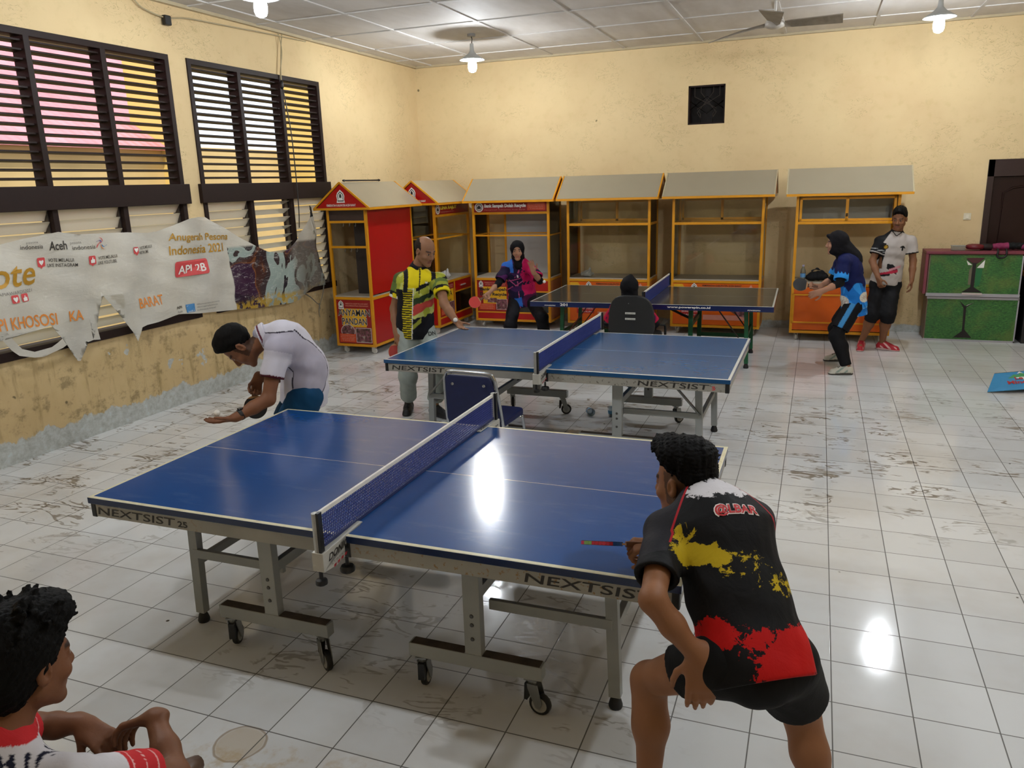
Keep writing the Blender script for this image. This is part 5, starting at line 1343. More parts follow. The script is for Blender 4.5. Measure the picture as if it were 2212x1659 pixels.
# --- bent player in white at the left end of the front table
def man_bent():
    J = dict(pel=(1.235, .855, .86), waist=(1.255, .865, 1.0), chest=(1.185, .80, 1.14), c7=(1.064, .727, 1.205), head=(.930, .635, 1.150), shL=(1.218, .635, 1.155), shR=(.985, .90, 1.155),
        elL=(1.197, .52, .840), wrL=(1.080, .342, .762), elR=(.955, .93, .875), wrR=(.933, .765, .905), anL=(1.33, .79, .09), anR=(1.06, 1.10, .09), fdL=(-.8, -.6, 0), fdR=(-.8, -.6, 0))
    h = unit((-.80, -.60, 0)); RT = torsoR(J, h); legs_from(J, h)
    RH = dirR(.42*h-.88*Zv, .85*h+.5*Zv)
    root = person('man in a white polo shirt bending down beyond the front table\'s far left corner', (1.22, .9, 0))
    body_mesh(root, J, .006, '#7c5138', head_paint(J['head'], RH, 1.15, '#7c5138', scalp='#2a1e17'), RT=RT, RH=RH, head_sc=1.15, fat=1.12,
        hands=[dict(wr=J['wrL'], d=tuple(h*1-.10*Zv), n=(0.15, .1, 1), side=-1, curl=.16, spread=.05, thumb=.3, L=.20), dict(wr=J['wrR'], d=(-.1, -.25, -.95), n=(.55, -.75, 0), side=1, curl=.9, thumb=.9)])
    at = spine_attr(J, RT); cm, cs, cl = LC('#c9c6d0'), LC('#aeaab8'), LC('#2a2430')
    def col(P):
        q = at(P); x, y, z = q.T; ang = np.arctan2(-y, np.abs(x)); out = np.tile(cm, (len(P), 1))
        l1 = .95-.9*np.clip(z-.18, -.3, .3)**2*6+.25*np.sin(z*12); l2 = -.55+1.0*np.clip(.28-z, -.1, .5)*0-.4*(z-.2)
        t, r = armt(P, J, 'L'); t2, r2 = armt(P, J, 'R'); arm = ((t > .1) & (r < .1)) | ((t2 > .1) & (r2 < .1))
        side = (ang < l1) & (ang > l2) & ~arm; out[side & (z > -.02)] = cs
        out[~arm & (np.abs(ang-l1) < .035)] = cl; out[~arm & (np.abs(ang-l2) < .03)] = cl
        out[arm & (np.maximum(np.where(r < .1, t, 0), np.where(r2 < .1, t2, 0)) > .555)] = LC('#4a1520')
        return out*(1+.1*(nz(P, 25, 3)-.5))[:, None]
    shirt_mesh(root, J, RT, .006, M_CLOTH, col=col, sleeve=.60, hem=.125, fat=1.10, loose=.010, wrinkle=.004, names='polo_shirt', sr=1.12)
    F = Field(A(J['c7'])-.16, A(J['c7'])+.16, .005); ax = unit(A(J['head'])-A(J['c7'])+.12*Zv*0)
    c7 = A(J['c7'])+ax*.012; F.cone(c7-ax*.02, c7+ax*.030, .088, .080, .01); F.cone(c7-ax*.06, c7+ax*.08, .072, .070, .004, sub=True); F.cut(c7+ax*.03, ax); F.cut(c7-ax*.025, -ax)
    F.mesh('collar', M_CLOTH, root, col=lambda P: np.where((np.abs((P-c7)@ax-.012) < .006)[:, None], LC('#5a2030'), LC('#c9c6d0')))
    shorts_mesh(root, J, RT, .0065, M_CLOTH, plain('#0d3f63', .25), length=.62, flare=.025, fat=1.14, top=.08)
    for s in 'LR': shoe_mesh(root, J['an'+s], J['fd'+s], .008, '#202024', '#d0d0d0', '#c0c0c0')
    hair_mesh(root, J['head'], RH, 1.15, .006, short_hair(.016, .006, .05, .01, -.06), '#0c0a09', .003, 110, 4)
    wr, el = A(J['wrL']), A(J['elL']); d = unit(wr-el); w0 = wr-d*.035
    MB().tube([tuple(w0-d*.012-A((1.22, .9, 0))), tuple(w0+d*.012-A((1.22, .9, 0)))], .036, 16).build('wristwatch', M('#141416', .4, 0, .1, name='watch_black'), root, 'auto', .003)
    side_ = unit(np.cross(d, Zv)); wc = w0+Zv*.034-A((1.22, .9, 0))
    MB().lathe([(.001, 0), (.019, 0), (.02, .006), (.017, .009), (.001, .009)], 16, c=tuple(wc)).build('watch_face', M('#1c1c20', .2, .3, 0, name='watch_glass'), root, 'auto')
    racket('racket', 'black bat hanging from the far hand of the bent man in white', (.915, .735, .845), (.05, -.10, -1), (.55, -.75, .1), '#121212', '#151515')
    ball('white ball on the open palm of the bent man in white', tuple(wr+h*.105+Zv*.040))
man_bent()

# --- balding player in the yellow and black polo at the left end of the middle table
def man_yellow():
    J = dict(pel=(.925, 3.03, .865), waist=(.935, 3.04, 1.02), chest=(.945, 3.06, 1.225), c7=(.955, 3.095, 1.385), head=(1.055, 3.06, 1.545), shR=(.79, 3.06, 1.285), shL=(1.165, 3.09, 1.285),
        elR=(.715, 3.03, 1.01), wrR=(.775, 2.93, .82), elL=(1.285, 2.93, 1.085), wrL=(1.455, 2.80, .955), anR=(.765, 3.10, .09), anL=(1.085, 3.02, .09), fdR=(.35, -.94, 0), fdL=(.92, -.38, 0))
    h = unit((.62, -.78, 0)); RT = torsoR(J, h); legs_from(J, h)
    hh = unit((.93, -.36, 0)); RH = dirR(hh*.92-.38*Zv, hh*.38+.92*Zv)
    root = person('balding man in a yellow and black polo at the middle table\'s left end', (.93, 3.06, 0))
    body_mesh(root, J, .006, '#8d6449', head_paint(J['head'], RH, 1.06, '#8d6449', brow='#2a1d16', moustache=False), RT=RT, RH=RH, head_sc=1.06, fat=1.06,
        hands=[dict(wr=J['wrR'], d=(.0, -.15, -.98), n=(.8, .45, .1), side=1, curl=.9, thumb=.9), dict(wr=J['wrL'], d=(.72, -.50, -.48), n=(-.25, .35, .9), side=-1, curl=.22, spread=.07, thumb=.4)])
    at = spine_attr(J, RT); K = {k: LC(v) for k, v in dict(y='#d8c414', o='#5d6f36', l='#a3a83a', k='#131218', r='#b8443a', w='#d6d4cc', g='#2e3d24', lt='#bcbf6a').items()}
    def col(P):
        q = at(P); x, y, z = q.T; n = nz(q, 16, 8); n2 = nz(q*A((1, 1, 1.6)), 26, 2); out = np.tile(K['l'], (len(P), 1))
        m = n > .58; out[m] = K['lt']
        dz = z+.55*x; out[(np.abs(dz-.235+.03*(n2-.5)) < .028)] = K['g']; out[(np.abs(z+.45*x-.165+.05*(n-.5)) < .032) & (x < .06)] = K['r']
        out[(z+.35*x < .075+.06*(n2-.5)) & (x < .05)] = K['k']
        out[(np.abs(z+.9*x-.035) < .022) & (x > -.03) & (x < .06)] = K['l']*.8
        sr_ = (x > .055) & (z < .33); out[sr_] = K['k']; out[sr_ & (np.sin(z*300) > .15) & (x < .125+.02*n)] = K['y']*.85
        out[np.abs(x-.052) < .004] = K['w']
        top = z > .33+.08*(np.abs(x) < .02); out[(z > .345+.3*np.abs(x-.02)*(x < 0)) & (np.abs(x) < .14)] = K['y']
        out[(np.abs(z-.36-.5*(-x-.03)) < .016) & (x < .03)] = K['k']
        bx_ = np.abs(np.abs(x)-(.118+.05*(z-.42)*0)) < .018; out[bx_ & (z > .30)] = K['k']
        out[y < -.02] = K['o']*.6+K['k']*.4
        for s in 'RL':
            t, r = armt(P, J, s); a = (t > .12) & (r < .10); out[a] = K['o']; out[a & (n > .55)] = K['l']*.75
            e = a & (t > .40); out[e] = K['k']; out[a & (t > .53)] = K['w'] if s == 'R' else K['y']; 
            out[a & (t > .46) & (t < .60) & (np.sin(P[:, 0]*60) > .3)] = K['y']
        out[(z > .525) | ((z > .46) & (np.abs(x) < .006) & (y > 0)) | ((z > .30) & (z < .46) & (np.abs(x-.0) < .005) & (y > .03))] = K['k']
        return out*(1+.12*(nz(P, 25, 3)-.5))[:, None]
    sh = shirt_mesh(root, J, RT, .006, M_CLOTH, col=col, sleeve=.62, hem=.12, fat=1.10, loose=.004, wrinkle=.004, names='polo_shirt', sr=1.14)
    F = Field(A(J['c7'])-.17, A(J['c7'])+.17, .005); ax = unit(A((.25, -.1, 1))); c7 = A(J['c7'])+A((.01, -.008, .0))
    F.cone(c7-ax*.025, c7+ax*.034, .092, .076, .01); F.cone(c7-ax*.06, c7+ax*.08, .066, .068, .004, sub=True); F.cut(c7+ax*.034, ax); F.cut(c7-ax*.03, -ax)
    vn = c7+h*.09; F.cone(vn+ax*.05, vn-ax*.05, .03, .008, .006, sub=True)
    F.mesh('collar', M_CLOTH, root, col=plain('#111015'))
    shorts_mesh(root, J, RT, .007, M_CLOTH, plain('#9aa29c', .12), length=1.80, full=True, fat=1.05, top=.06, kn_r=.080, an_r=.066, names='trousers', wrinkle=.005)
    for s in 'LR': shoe_mesh(root, J['an'+s], J['fd'+s], .007, '#17171a', '#2b2b2e', '#3a3a3e', L=.285)
    def hair(F, w, R, sc):
        F.ell(w((0, -.020, .034)), A((.0785, .092, .078))*sc, R, .01); F.cut(w((0, .015, .05)), unit(R[:, 1]*.95+R[:, 2]*.25), .006); F.cut(w((0, 0, .075)), unit(R[:, 2]+R[:, 1]*.5), .006); F.cut(w((0, 0, -.05)), -R[:, 2], .006)
        F.cone(w((-.1, .0, -.015)), w((.1, .0, -.015)), .022*sc, .022*sc, .004, sub=True)
    hair_mesh(root, J['head'], RH, 1.06, .005, hair, '#2a211b', .0012, 120, 2)
    mk = M('#1a1c1a', .6, 0, 0, name='trouser_print'); 
    rr = unit(np.cross(h, Zv)); tr = [o for o in root.children if o.name.startswith('trousers')][0]
    proj_text('DN', A((1.10, 2.96, .775)), -rr if False else unit((.78, .62, 0)), Zv, .075, .035, mk, root, tr, unit((.62, -.78, 0)), bold=.03)
    proj_text([(-.016, .0), (-.005, .006), (0, -.004), (.005, .006), (.016, 0), (.008, .012), (.012, .024), (0, .012), (-.012, .024), (-.008, .012)], A((.955, 3.06, 1.255))+h*.12+unit((.78, .62, 0))*.062, unit((.78, .62, 0)), Zv, 0, 0, M('#d8d8d4', .6, 0, 0, name='shirt_logo_white'), root, sh, h, name='print')
    racket('racket', 'red bat hanging from the right hand of the man in the yellow polo', (.785, 2.90, .765), (.05, -.12, -1), (.66, -.72, 0), '#a8362c', '#a8362c')
    ball('white ball at the left hand of the man in the yellow polo', tuple(A(J['wrL'])+A((.02, -.055, .022))))
man_yellow()

# --- girl in pink and navy at the far left of the dark back table
def veil(root, J, RH, sc, vox, color, c7, drops, face=True, peak=0, apex=0, fw_=.064):
    c = A(J['head']); F = Field(c-A((.3, .3, .55)), c+A((.3, .3, .25)), vox); w = lambda p: c+RH@(A(p)*sc)
    F.ell(w((0, -.014, .030)), A((.097, .112, .104))*sc, RH, .01); F.ell(w((0, .006, -.05)), A((.078, .084, .085))*sc, RH, .03)
    if apex: F.cone(w((0, -.02, .09)), w((.012, -.035, .125+apex)), .05*sc, .018*sc, .05)
    if peak: F.cone(w((-.045, .088, .088)), w((.045, .088, .088)), .012*sc, .012*sc, .03)
    for a, b, ra, rb in drops: F.cone(a, b, ra, rb, .05)
    F.noise(.004, 26, 6)
    if face: F.ell(w((0, .115, -.014)), A((fw_, .088, .082))*sc, RH, .008, sub=True)
    F.ell(w((0, -.008, .020)), A((.074, .094, .088))*sc, RH, .002, sub=True) if False else None
    return F.mesh('headscarf', M_VEIL, root, col=plain(color, .2))
def girl_pink():
    J = dict(pel=(.77, 6.34, .70), waist=(.755, 6.33, .835), chest=(.752, 6.30, 1.01), c7=(.755, 6.265, 1.14), head=(.775, 6.195, 1.272), shR=(.600, 6.255, 1.06), shL=(.930, 6.225, 1.065),
        elR=(.540, 6.09, .86), wrR=(.485, 5.88, .755), elL=(1.105, 6.10, .90), wrL=(1.08, 5.93, 1.03), anR=(.60, 6.33, .085), anL=(1.08, 6.36, .085), fdR=(.1, -1, 0), fdL=(.7, -.7, 0))
    h = unit((.40, -.92, 0)); RT = torsoR(J, h); legs_from(J, h); RH = dirR(unit((.30, -.95, -.08)), (0, -.05, 1))
    root = person('woman in a pink and navy jersey at the left end of the dark back table', (.83, 6.34, 0))
    body_mesh(root, J, .007, '#a5795f', head_paint(J['head'], RH, .98, '#a5795f', lips='#94584e'), RT=RT, RH=RH, head_sc=.98, fat=.92,
        hands=[dict(wr=J['wrR'], d=(-.35, -.75, -.45), n=(.6, -.3, .3), side=-1, curl=.9, thumb=.9), dict(wr=J['wrL'], d=(-.18, -.15, .95), n=(.1, -.95, .0), side=1, curl=.2, spread=.10, thumb=.2)])
    at = spine_attr(J, RT); mg, nv, bl, pk, wh = LC('#b3124f'), LC('#1a1230'), LC('#2a62b8'), LC('#b34a7c'), LC('#d8d0d4')
    def col(P):
        q = at(P); x, y, z = q.T; n = nz(q, 14, 5); out = np.tile(nv, (len(P), 1)); L = np.zeros(len(P), bool); B = np.zeros(len(P), bool); rs = np.random.RandomState(11)
        for i in range(16):
            a = rs.rand()*3.14; d = rs.uniform(-.2, .35); L |= (np.abs(x*np.cos(a)+(z-.2)*np.sin(a)-d*.6) < .005) & (nz(q, 9, 20+i) > .52)
        out[L] = pk; out[(n > .66)] = LC('#3a1848'); out[(x > .08) & (z > .33)] = bl; out[(z < .02) & (x > .02) & (n > .5)] = bl
        m = x < -.015+.05*(n-.5); out[m] = mg; out[m & (nz(q, 30, 9) > .68)] = nv; out[m & (z < -.05+.1*n)] = LC('#4a1238')
        out[(np.abs(x-.035) < .009) & (np.abs(z-.27) < .018) & (y > 0)] = wh
        for s in 'RL':
            t, r = armt(P, J, s); a = (t > .15) & (r < .1)
            if s == 'R': out[a] = np.where((n > .55)[:, None], LC('#4a1a50'), nv)[a]
            else: out[a] = np.where((n > .6)[:, None], nv, mg)[a]
        out[(np.abs(np.abs(x)-(z-.40)*.9+.0) < .006) & (z > .38) & (y > 0)] = pk
        return out
    shirt_mesh(root, J, RT, .007, M_CLOTH, col=col, sleeve=.80, hem=.17, fat=1.05, loose=.018, wrinkle=.006, names='jersey', sr=1.15)
    for s in 'RL': undersleeve(root, J, s, .007, '#100f12', .6, .42 if s == 'R' else .30, .046)
    shorts_mesh(root, J, RT, .008, M_CLOTH, plain('#15151a', .3), length=1.85, full=True, fat=.98, top=.04, kn_r=.085, an_r=.075, names='trousers', wrinkle=.005)
    for s in 'LR': shoe_mesh(root, J['an'+s], J['fd'+s], .008, '#b9b6b0', '#8d8a86', '#3a3a3a', L=.25)
    c7 = A(J['c7']); veil(root, J, RH, .98, .006, '#100f13', c7, [(c7+A((0, 0, .03)), c7+A((.03, -.075, -.06)), .075, .055), (c7+A((0, 0, .05)), c7+A((0, .05, -.03)), .07, .06)])
    racket('racket', 'red bat held low by the woman in the pink jersey', (.45, 5.80, .715), (-.62, -.55, -.35), (.45, -.75, .45), '#c03028', '#c03028')
    ball('white ball in the air between the woman in pink and the dark table', (1.205, 5.98, .905))
girl_pink()

# --- seated person in a black headscarf on the office chair, back to the camera
def girl_seated():
    J = dict(pel=(2.55, 4.93, .50), waist=(2.55, 4.92, .62), chest=(2.548, 4.90, .75), c7=(2.545, 4.87, .855), head=(2.535, 4.88, .985), shL=(2.39, 4.89, .79), shR=(2.70, 4.89, .79),
        elL=(2.275, 4.95, .60), wrL=(2.33, 5.14, .56), elR=(2.80, 4.97, .60), wrR=(2.73, 5.16, .58), hipL=(2.46, 4.97, .50), hipR=(2.64, 4.97, .50), knL=(2.45, 5.35, .50), knR=(2.66, 5.35, .50), anL=(2.45, 5.36, .09), anR=(2.66, 5.36, .09), fdL=(0, 1, 0), fdR=(0, 1, 0))
    h = A((0., 1, 0)); RT = torsoR(J, h); J['fdL'] = h; J['fdR'] = h; RH = dirR((-.12, .97, -.2), (.0, .1, 1))
    root = person('person in a black headscarf seated on the office chair with back to the camera', (2.55, 5.0, 0))
    body_mesh(root, J, .008, '#a5795f', head_paint(J['head'], RH, .96, '#a5795f'), RT=RT, RH=RH, head_sc=.96, fat=.92, hands=[dict(wr=J['wrL'], d=(.25, .95, -.1), n=(0, 0, -1), side=1, curl=.4), dict(wr=J['wrR'], d=(-.2, .95, -.1), n=(0, 0, -1), side=-1, curl=.4)])
    shirt_mesh(root, J, RT, .008, M_CLOTH, col=lambda P: np.where((nz(P, 30, 3) > .62)[:, None], LC('#5a1440'), LC('#b8163f')), sleeve=.85, hem=.04, fat=1.0, loose=.0, names='jersey', sr=1.1)
    for s in 'RL': undersleeve(root, J, s, .008, '#141318', .6, .5, .044)
    shorts_mesh(root, J, RT, .009, M_CLOTH, plain('#16161a', .3), length=1.8, full=True, fat=.95, top=.04, kn_r=.08, an_r=.07, names='trousers')
    for s in 'LR': shoe_mesh(root, J['an'+s], J['fd'+s], .009, '#3a3a40', '#c9c9c9', '#c9c9c9', L=.24)
    c7 = A(J['c7']); veil(root, J, RH, 1.0, .006, '#0f0e12', c7, [(c7+A((0, 0, .04)), c7+A((-.01, -.02, -.02)), .072, .060), (c7+A((-.03, -.03, .02)), c7+A((-.055, -.02, -.02)), .05, .03)], apex=.008)
    t = thing('office_chair', 'black office chair with two small stickers on its back, between the middle and back tables', 'chair', (2.585, 4.95, 0))
    F = Field((2.25, 4.6, .40), (2.95, 4.95, 1.02), .008)
    F.add(lambda X, Y, Z: np.maximum(np.sqrt(((X-2.585)/1.0)**2+((Z-.70)*.98)**2+0*Y)*0+(np.abs((X-2.585)/(.245-.02*((Z-.70)/.24)))**3.2+np.abs((Z-.695)/.245)**3.2)**(1/3.2)*.24-.24, np.abs(Y-4.735-.55*(X-2.585)**2+.06*(Z-.7))-.020), (2.3, 4.66, .42), (2.87, 4.88, .97), .01)
    F.mesh('backrest', M('#1b1c1e', .5, 0, .1, 30, name='chair_black'), t)
    F = Field((2.25, 4.72, .36), (2.92, 5.32, .52), .01)
    F.add(lambda X, Y, Z: np.maximum((np.abs((X-2.585)/.26)**4+np.abs((Y-5.03)/.26)**4)**.25*.26-.26, np.abs(Z-.435)-.045), (2.3, 4.75, .38), (2.87, 5.3, .49), .02)
    F.mesh('seat', M('#1f2023', .7, 0, .15, 40, name='chair_fabric'), t)
    o = A((2.585, 4.95, 0))
    m = MB().bar(tuple(A((2.585, 4.78, .40))-o), tuple(A((2.585, 4.755, .60))-o), .06, .02, up=(1, 0, 0)).build('back_bracket', M_BLACK, t)
    MB().tube([(0, .08, .07), (0, .08, .39)], [.03, .03], 14).build('gas_lift', M_STEEL, t, 'auto')
    for k in range(5):
        a = 2*PI*k/5+.3; lg = MB().bar((0, .08, .085), (.29*math.cos(a), .08+.29*math.sin(a), .065), .045, .03).build('base_leg', M_BLACK, t, bevel=.006)
        MB().lathe([(.018, -.02), (.028, -.016), (.028, .016), (.018, .02)], 14, c=(.29*math.cos(a), .08+.29*math.sin(a), .028), axis='x').build('wheel', M_RUB, lg, 'auto')
    for s in (-1, 1):
        MB().tube(smooth_path([(s*.25, .10, .40), (s*.305, .10, .44), (s*.31, .10, .56), (s*.30, .06, .595)]), .012, 8).build('arm_post', M_BLACK, t, True); MB().box(s*.30-.03, s*.30+.03, -.06, .2, .595, .615).build('arm_pad', M_BLACK, t, bevel=.008)
    lb = M('#c9c9c2', .6, 0, .05, name='sticker_white')
    for z in (.752, .692):
        s_ = MB().box(-.055, .055, -.248, -.2465, z-.010, z+.010).build('sticker', lb, t); s_.rotation_euler = (0, .08, 0) if False else (0, 0, 0)
        text('ASET DAERAH', (-.050, -.2487, z-.006), (1, 0, 0), UP, .10, .009, INK, s_)
    MB().lathe([(.001, 0), (.005, 0), (.005, .004)], 8, c=(-.02, -.246, .855), axis='y').build('screw', M_STEEL, t)
girl_seated()

# --- player in blue with a black headscarf at the right end of the back table
def girl_blue():
    J = dict(pel=(4.793, 5.93, .775), waist=(4.775, 5.93, .935), chest=(4.725, 5.93, 1.13), c7=(4.675, 5.93, 1.265), head=(4.578, 5.915, 1.385), shL=(4.66, 5.765, 1.205), shR=(4.66, 6.09, 1.21),
        elL=(4.635, 5.65, .985), wrL=(4.465, 5.60, .905), elR=(4.575, 6.085, .985), wrR=(4.43, 5.93, .905), anL=(4.76, 5.62, .085), anR=(4.715, 6.28, .085), fdL=(-.97, -.2, 0), fdR=(-1, -.05, 0))
    h = A((-1., 0, 0)); RT = torsoR(J, h); legs_from(J, h, (.375, .355)); RH = dirR((-1, .06, -.06), (-.08, 0, 1))
    root = person('woman in a blue jersey in profile at the right end of the dark back table', (4.75, 5.95, 0))
    body_mesh(root, J, .0065, '#a47860', head_paint(J['head'], RH, .98, '#a47860', lips='#94584e'), RT=RT, RH=RH, head_sc=.98, fat=.92,
        hands=[dict(wr=J['wrL'], d=(-.85, .05, -.35), n=(.0, .95, -.2), side=1, curl=.3, thumb=.4), dict(wr=J['wrR'], d=(-.85, -.25, .1), n=(.1, -.6, .3), side=-1, curl=.95, thumb=.9)])
    at = spine_attr(J, RT); nv, bl, lb, cr = LC('#0f1748'), LC('#1a6fc0'), LC('#2f8fe0'), LC('#cfcdc0')
    def col(P):
        q = at(P); x, y, z = q.T; n = nz(q, 20, 4); out = np.tile(nv, (len(P), 1))
        lim = .115+.07*np.abs(np.sin(np.arctan2(x, y)*2.5))+.03*(n-.5); out[z < lim] = bl; out[(z < lim) & (n > .62)] = lb
        for (cy_, cz, rr) in ((.115, .0, .062), (-.11, .03, .055)):
            m = (y-cy_)**2+(z-cz)**2 < rr*rr; out[m] = cr; out[m & (nz(q, 45, 6) > .68)] = LC('#b8a9a0')
        out[(z < -.12+.05*n)] = LC('#8fb8d8'); out[(z < -.09) & (n > .6)] = bl
        for s in 'RL':
            t, r = armt(P, J, s); a = (t > .15) & (r < .1); out[a] = nv; out[a & (t > .55+.12*np.abs(np.sin(P[:, 2]*0+P[:, 0]*90)))] = lb
        return out
    shirt_mesh(root, J, RT, .0065, M_CLOTH, col=col, sleeve=.85, hem=.17, fat=1.02, loose=.014, wrinkle=.005, names='jersey', sr=1.18)
    for s in 'RL': undersleeve(root, J, s, .007, '#0e0e11', .6, .55, .044)
    def lc(P):
        out = np.tile(LC('#0d0d10'), (len(P), 1)); return out
    shorts_mesh(root, J, RT, .007, M_CLOTH, lc, length=1.97, full=True, fat=.94, top=.0, kn_r=.074, an_r=.050, calf=True, names='leggings', wrinkle=.002)
    def sc_(P):
        out = np.tile(LC('#0e0e12'), (len(P), 1)); k = A(J['hipL']); b = A(J['knL']); d = unit(b-k); w_ = np.cross(d, A((0, -1, 0))); u = (P-k)@unit(w_)
        m = (np.abs(u-.022) < .024) & (P[:, 1] < 5.86); out[m] = LC('#3f86bd'); return out
    shorts_mesh(root, J, RT, .007, M_CLOTH, sc_, length=.78, flare=.012, fat=1.0, top=.05, names='shorts')
    for s in 'LR': shoe_mesh(root, J['an'+s], J['fd'+s], .006, '#c4c0b2', '#4a4640', '#17171a', L=.25, stripe='#8a9a90')
    c7 = A(J['c7']); veil(root, J, RH, 1.0, .006, '#17161a', c7, [(c7+A((.0, 0, .05)), c7+A((.10, 0, -.05)), .085, .07), (c7+A((.08, 0, -.02)), c7+A((.17, 0, -.20)), .07, .03), (c7+A((.0, 0, .03)), c7+A((-.035, 0, -.05)), .075, .05)], peak=1, fw_=.105)
    racket('racket', 'black bat held forward by the woman in the blue jersey', (4.37, 5.90, .915), (-.92, -.05, .12), (.10, -.82, .5), '#111111', '#111111')
girl_blue()

# --- player in the white and black jersey before the last stall
def man_white():
    J = dict(pel=(5.185, 7.08, .86), waist=(5.205, 7.09, 1.02), chest=(5.235, 7.11, 1.245), c7=(5.26, 7.13, 1.415), head=(5.272, 7.06, 1.575), shR=(5.09, 7.09, 1.315), shL=(5.42, 7.13, 1.32),
        elR=(5.015, 7.02, 1.085), wrR=(5.085, 6.87, .90), elL=(5.462, 7.10, 1.085), wrL=(5.455, 6.98, .87), hipR=(5.10, 7.07, .80), hipL=(5.265, 7.08, .80), knR=(5.065, 6.95, .455), knL=(5.235, 6.93, .455), anR=(4.972, 7.06, .10), anL=(5.205, 7.06, .085), fdR=(-.12, -1, 0), fdL=(.93, -.37, 0))
    h = unit((-.02, -1, 0)); RT = torsoR(J, h); J['fdR'] = unit(J['fdR']); J['fdL'] = unit(J['fdL']); RH = dirR((-.28, -.93, -.22), (.0, -.15, 1))
    root = person('man in a white jersey with one black sleeve and red shoes before the last stall', (5.15, 7.08, 0))
    body_mesh(root, J, .0065, '#7d5338', head_paint(J['head'], RH, 1.0, '#7d5338', moustache=True), RT=RT, RH=RH, head_sc=1.0, fat=1.0,
        hands=[dict(wr=J['wrR'], d=(.25, -.25, -.9), n=(.6, .5, .1), side=1, curl=.7, thumb=.7), dict(wr=J['wrL'], d=(.05, -.1, -1), n=(-.9, .1, 0), side=-1, curl=.4, thumb=.4)])
    at = spine_attr(J, RT); wh, bk, rd, pk = LC('#aaa29c'), LC('#141416'), LC('#a3243c'), LC('#c88a92')
    def col(P):
        q = at(P); x, y, z = q.T; out = np.tile(wh, (len(P), 1))*(1+.12*(nz(P, 22, 3)-.5))[:, None]
        for s in 'RL':
            t, r = armt(P, J, s); a = (t > -.15) & (r < .11)
            if s == 'R':
                rg = (x > .075+.45*(.53-z)) & (z > .28); out[rg | (a & (t > .1))] = bk; out[a & (t > .575)] = wh; out[a & (t > .62)] = bk
                out[a & (t > .42) & (t < .52) & (np.sin(P[:, 2]*260) > .3) & (y > 0)] = LC('#9a9a9a')
            else: out[a & (t > .605)] = bk
        out[((x-.085)**2+(z-.375)**2 < .026**2) & (y > 0)] = LC('#3a2a10'); out[((x-.085)**2+(z-.375)**2 < .018**2) & (y > 0)] = LC('#a8842a')
        m = (np.abs(x+.095) < .035-np.abs(z-.385)*.9) & (np.abs(z-.385) < .03) & (y > 0); out[m & ((z > .388) | (np.abs(x+.095) < .01))] = bk
        fr = y > 0; u = x+.0
        out[fr & (z > .10+.5*u+.02) & (z < .21+.8*u) & (u > -.09) & (u < .03) & (z < .185)] = bk
        out[fr & (np.abs(z-.085+.35*u) < .018) & (np.abs(u) < .10)] = rd; out[fr & (np.abs(z-.115+.5*u) < .014) & (u < .0) & (u > -.12)] = pk
        out[fr & (np.abs(z-.06+.25*u) < .012) & (u > -.02) & (u < .11)] = bk
        out[(z > .565) | ((np.abs(np.abs(x)-(z-.515)*1.0) < .008) & (z > .515) & (y > 0))] = bk
        return out
    shirt_mesh(root, J, RT, .0065, M_CLOTH, col=col, sleeve=.66, hem=.06, fat=1.02, loose=.008, wrinkle=.005, names='jersey', sr=1.14)
    shorts_mesh(root, J, RT, .007, M_CLOTH, plain('#101013', .25), length=1.22, full=True, fat=1.02, top=.06, kn_r=.082, an_r=.060, names='trousers', wrinkle=.005)
    for s in 'LR': shoe_mesh(root, J['an'+s], J['fd'+s], .006, '#a81e2c', '#c9a9a4', '#7a1420', L=.28, stripe='#d8a8a4')
    def hr(F, w, R, sc):
        short_hair(.026, .007, .050, .012, -.05, .01)(F, w, R, sc)
    hair_mesh(root, J['head'], RH, 1.0, .005, hr, '#0c0b0a', .004, 110, 7)
man_white()

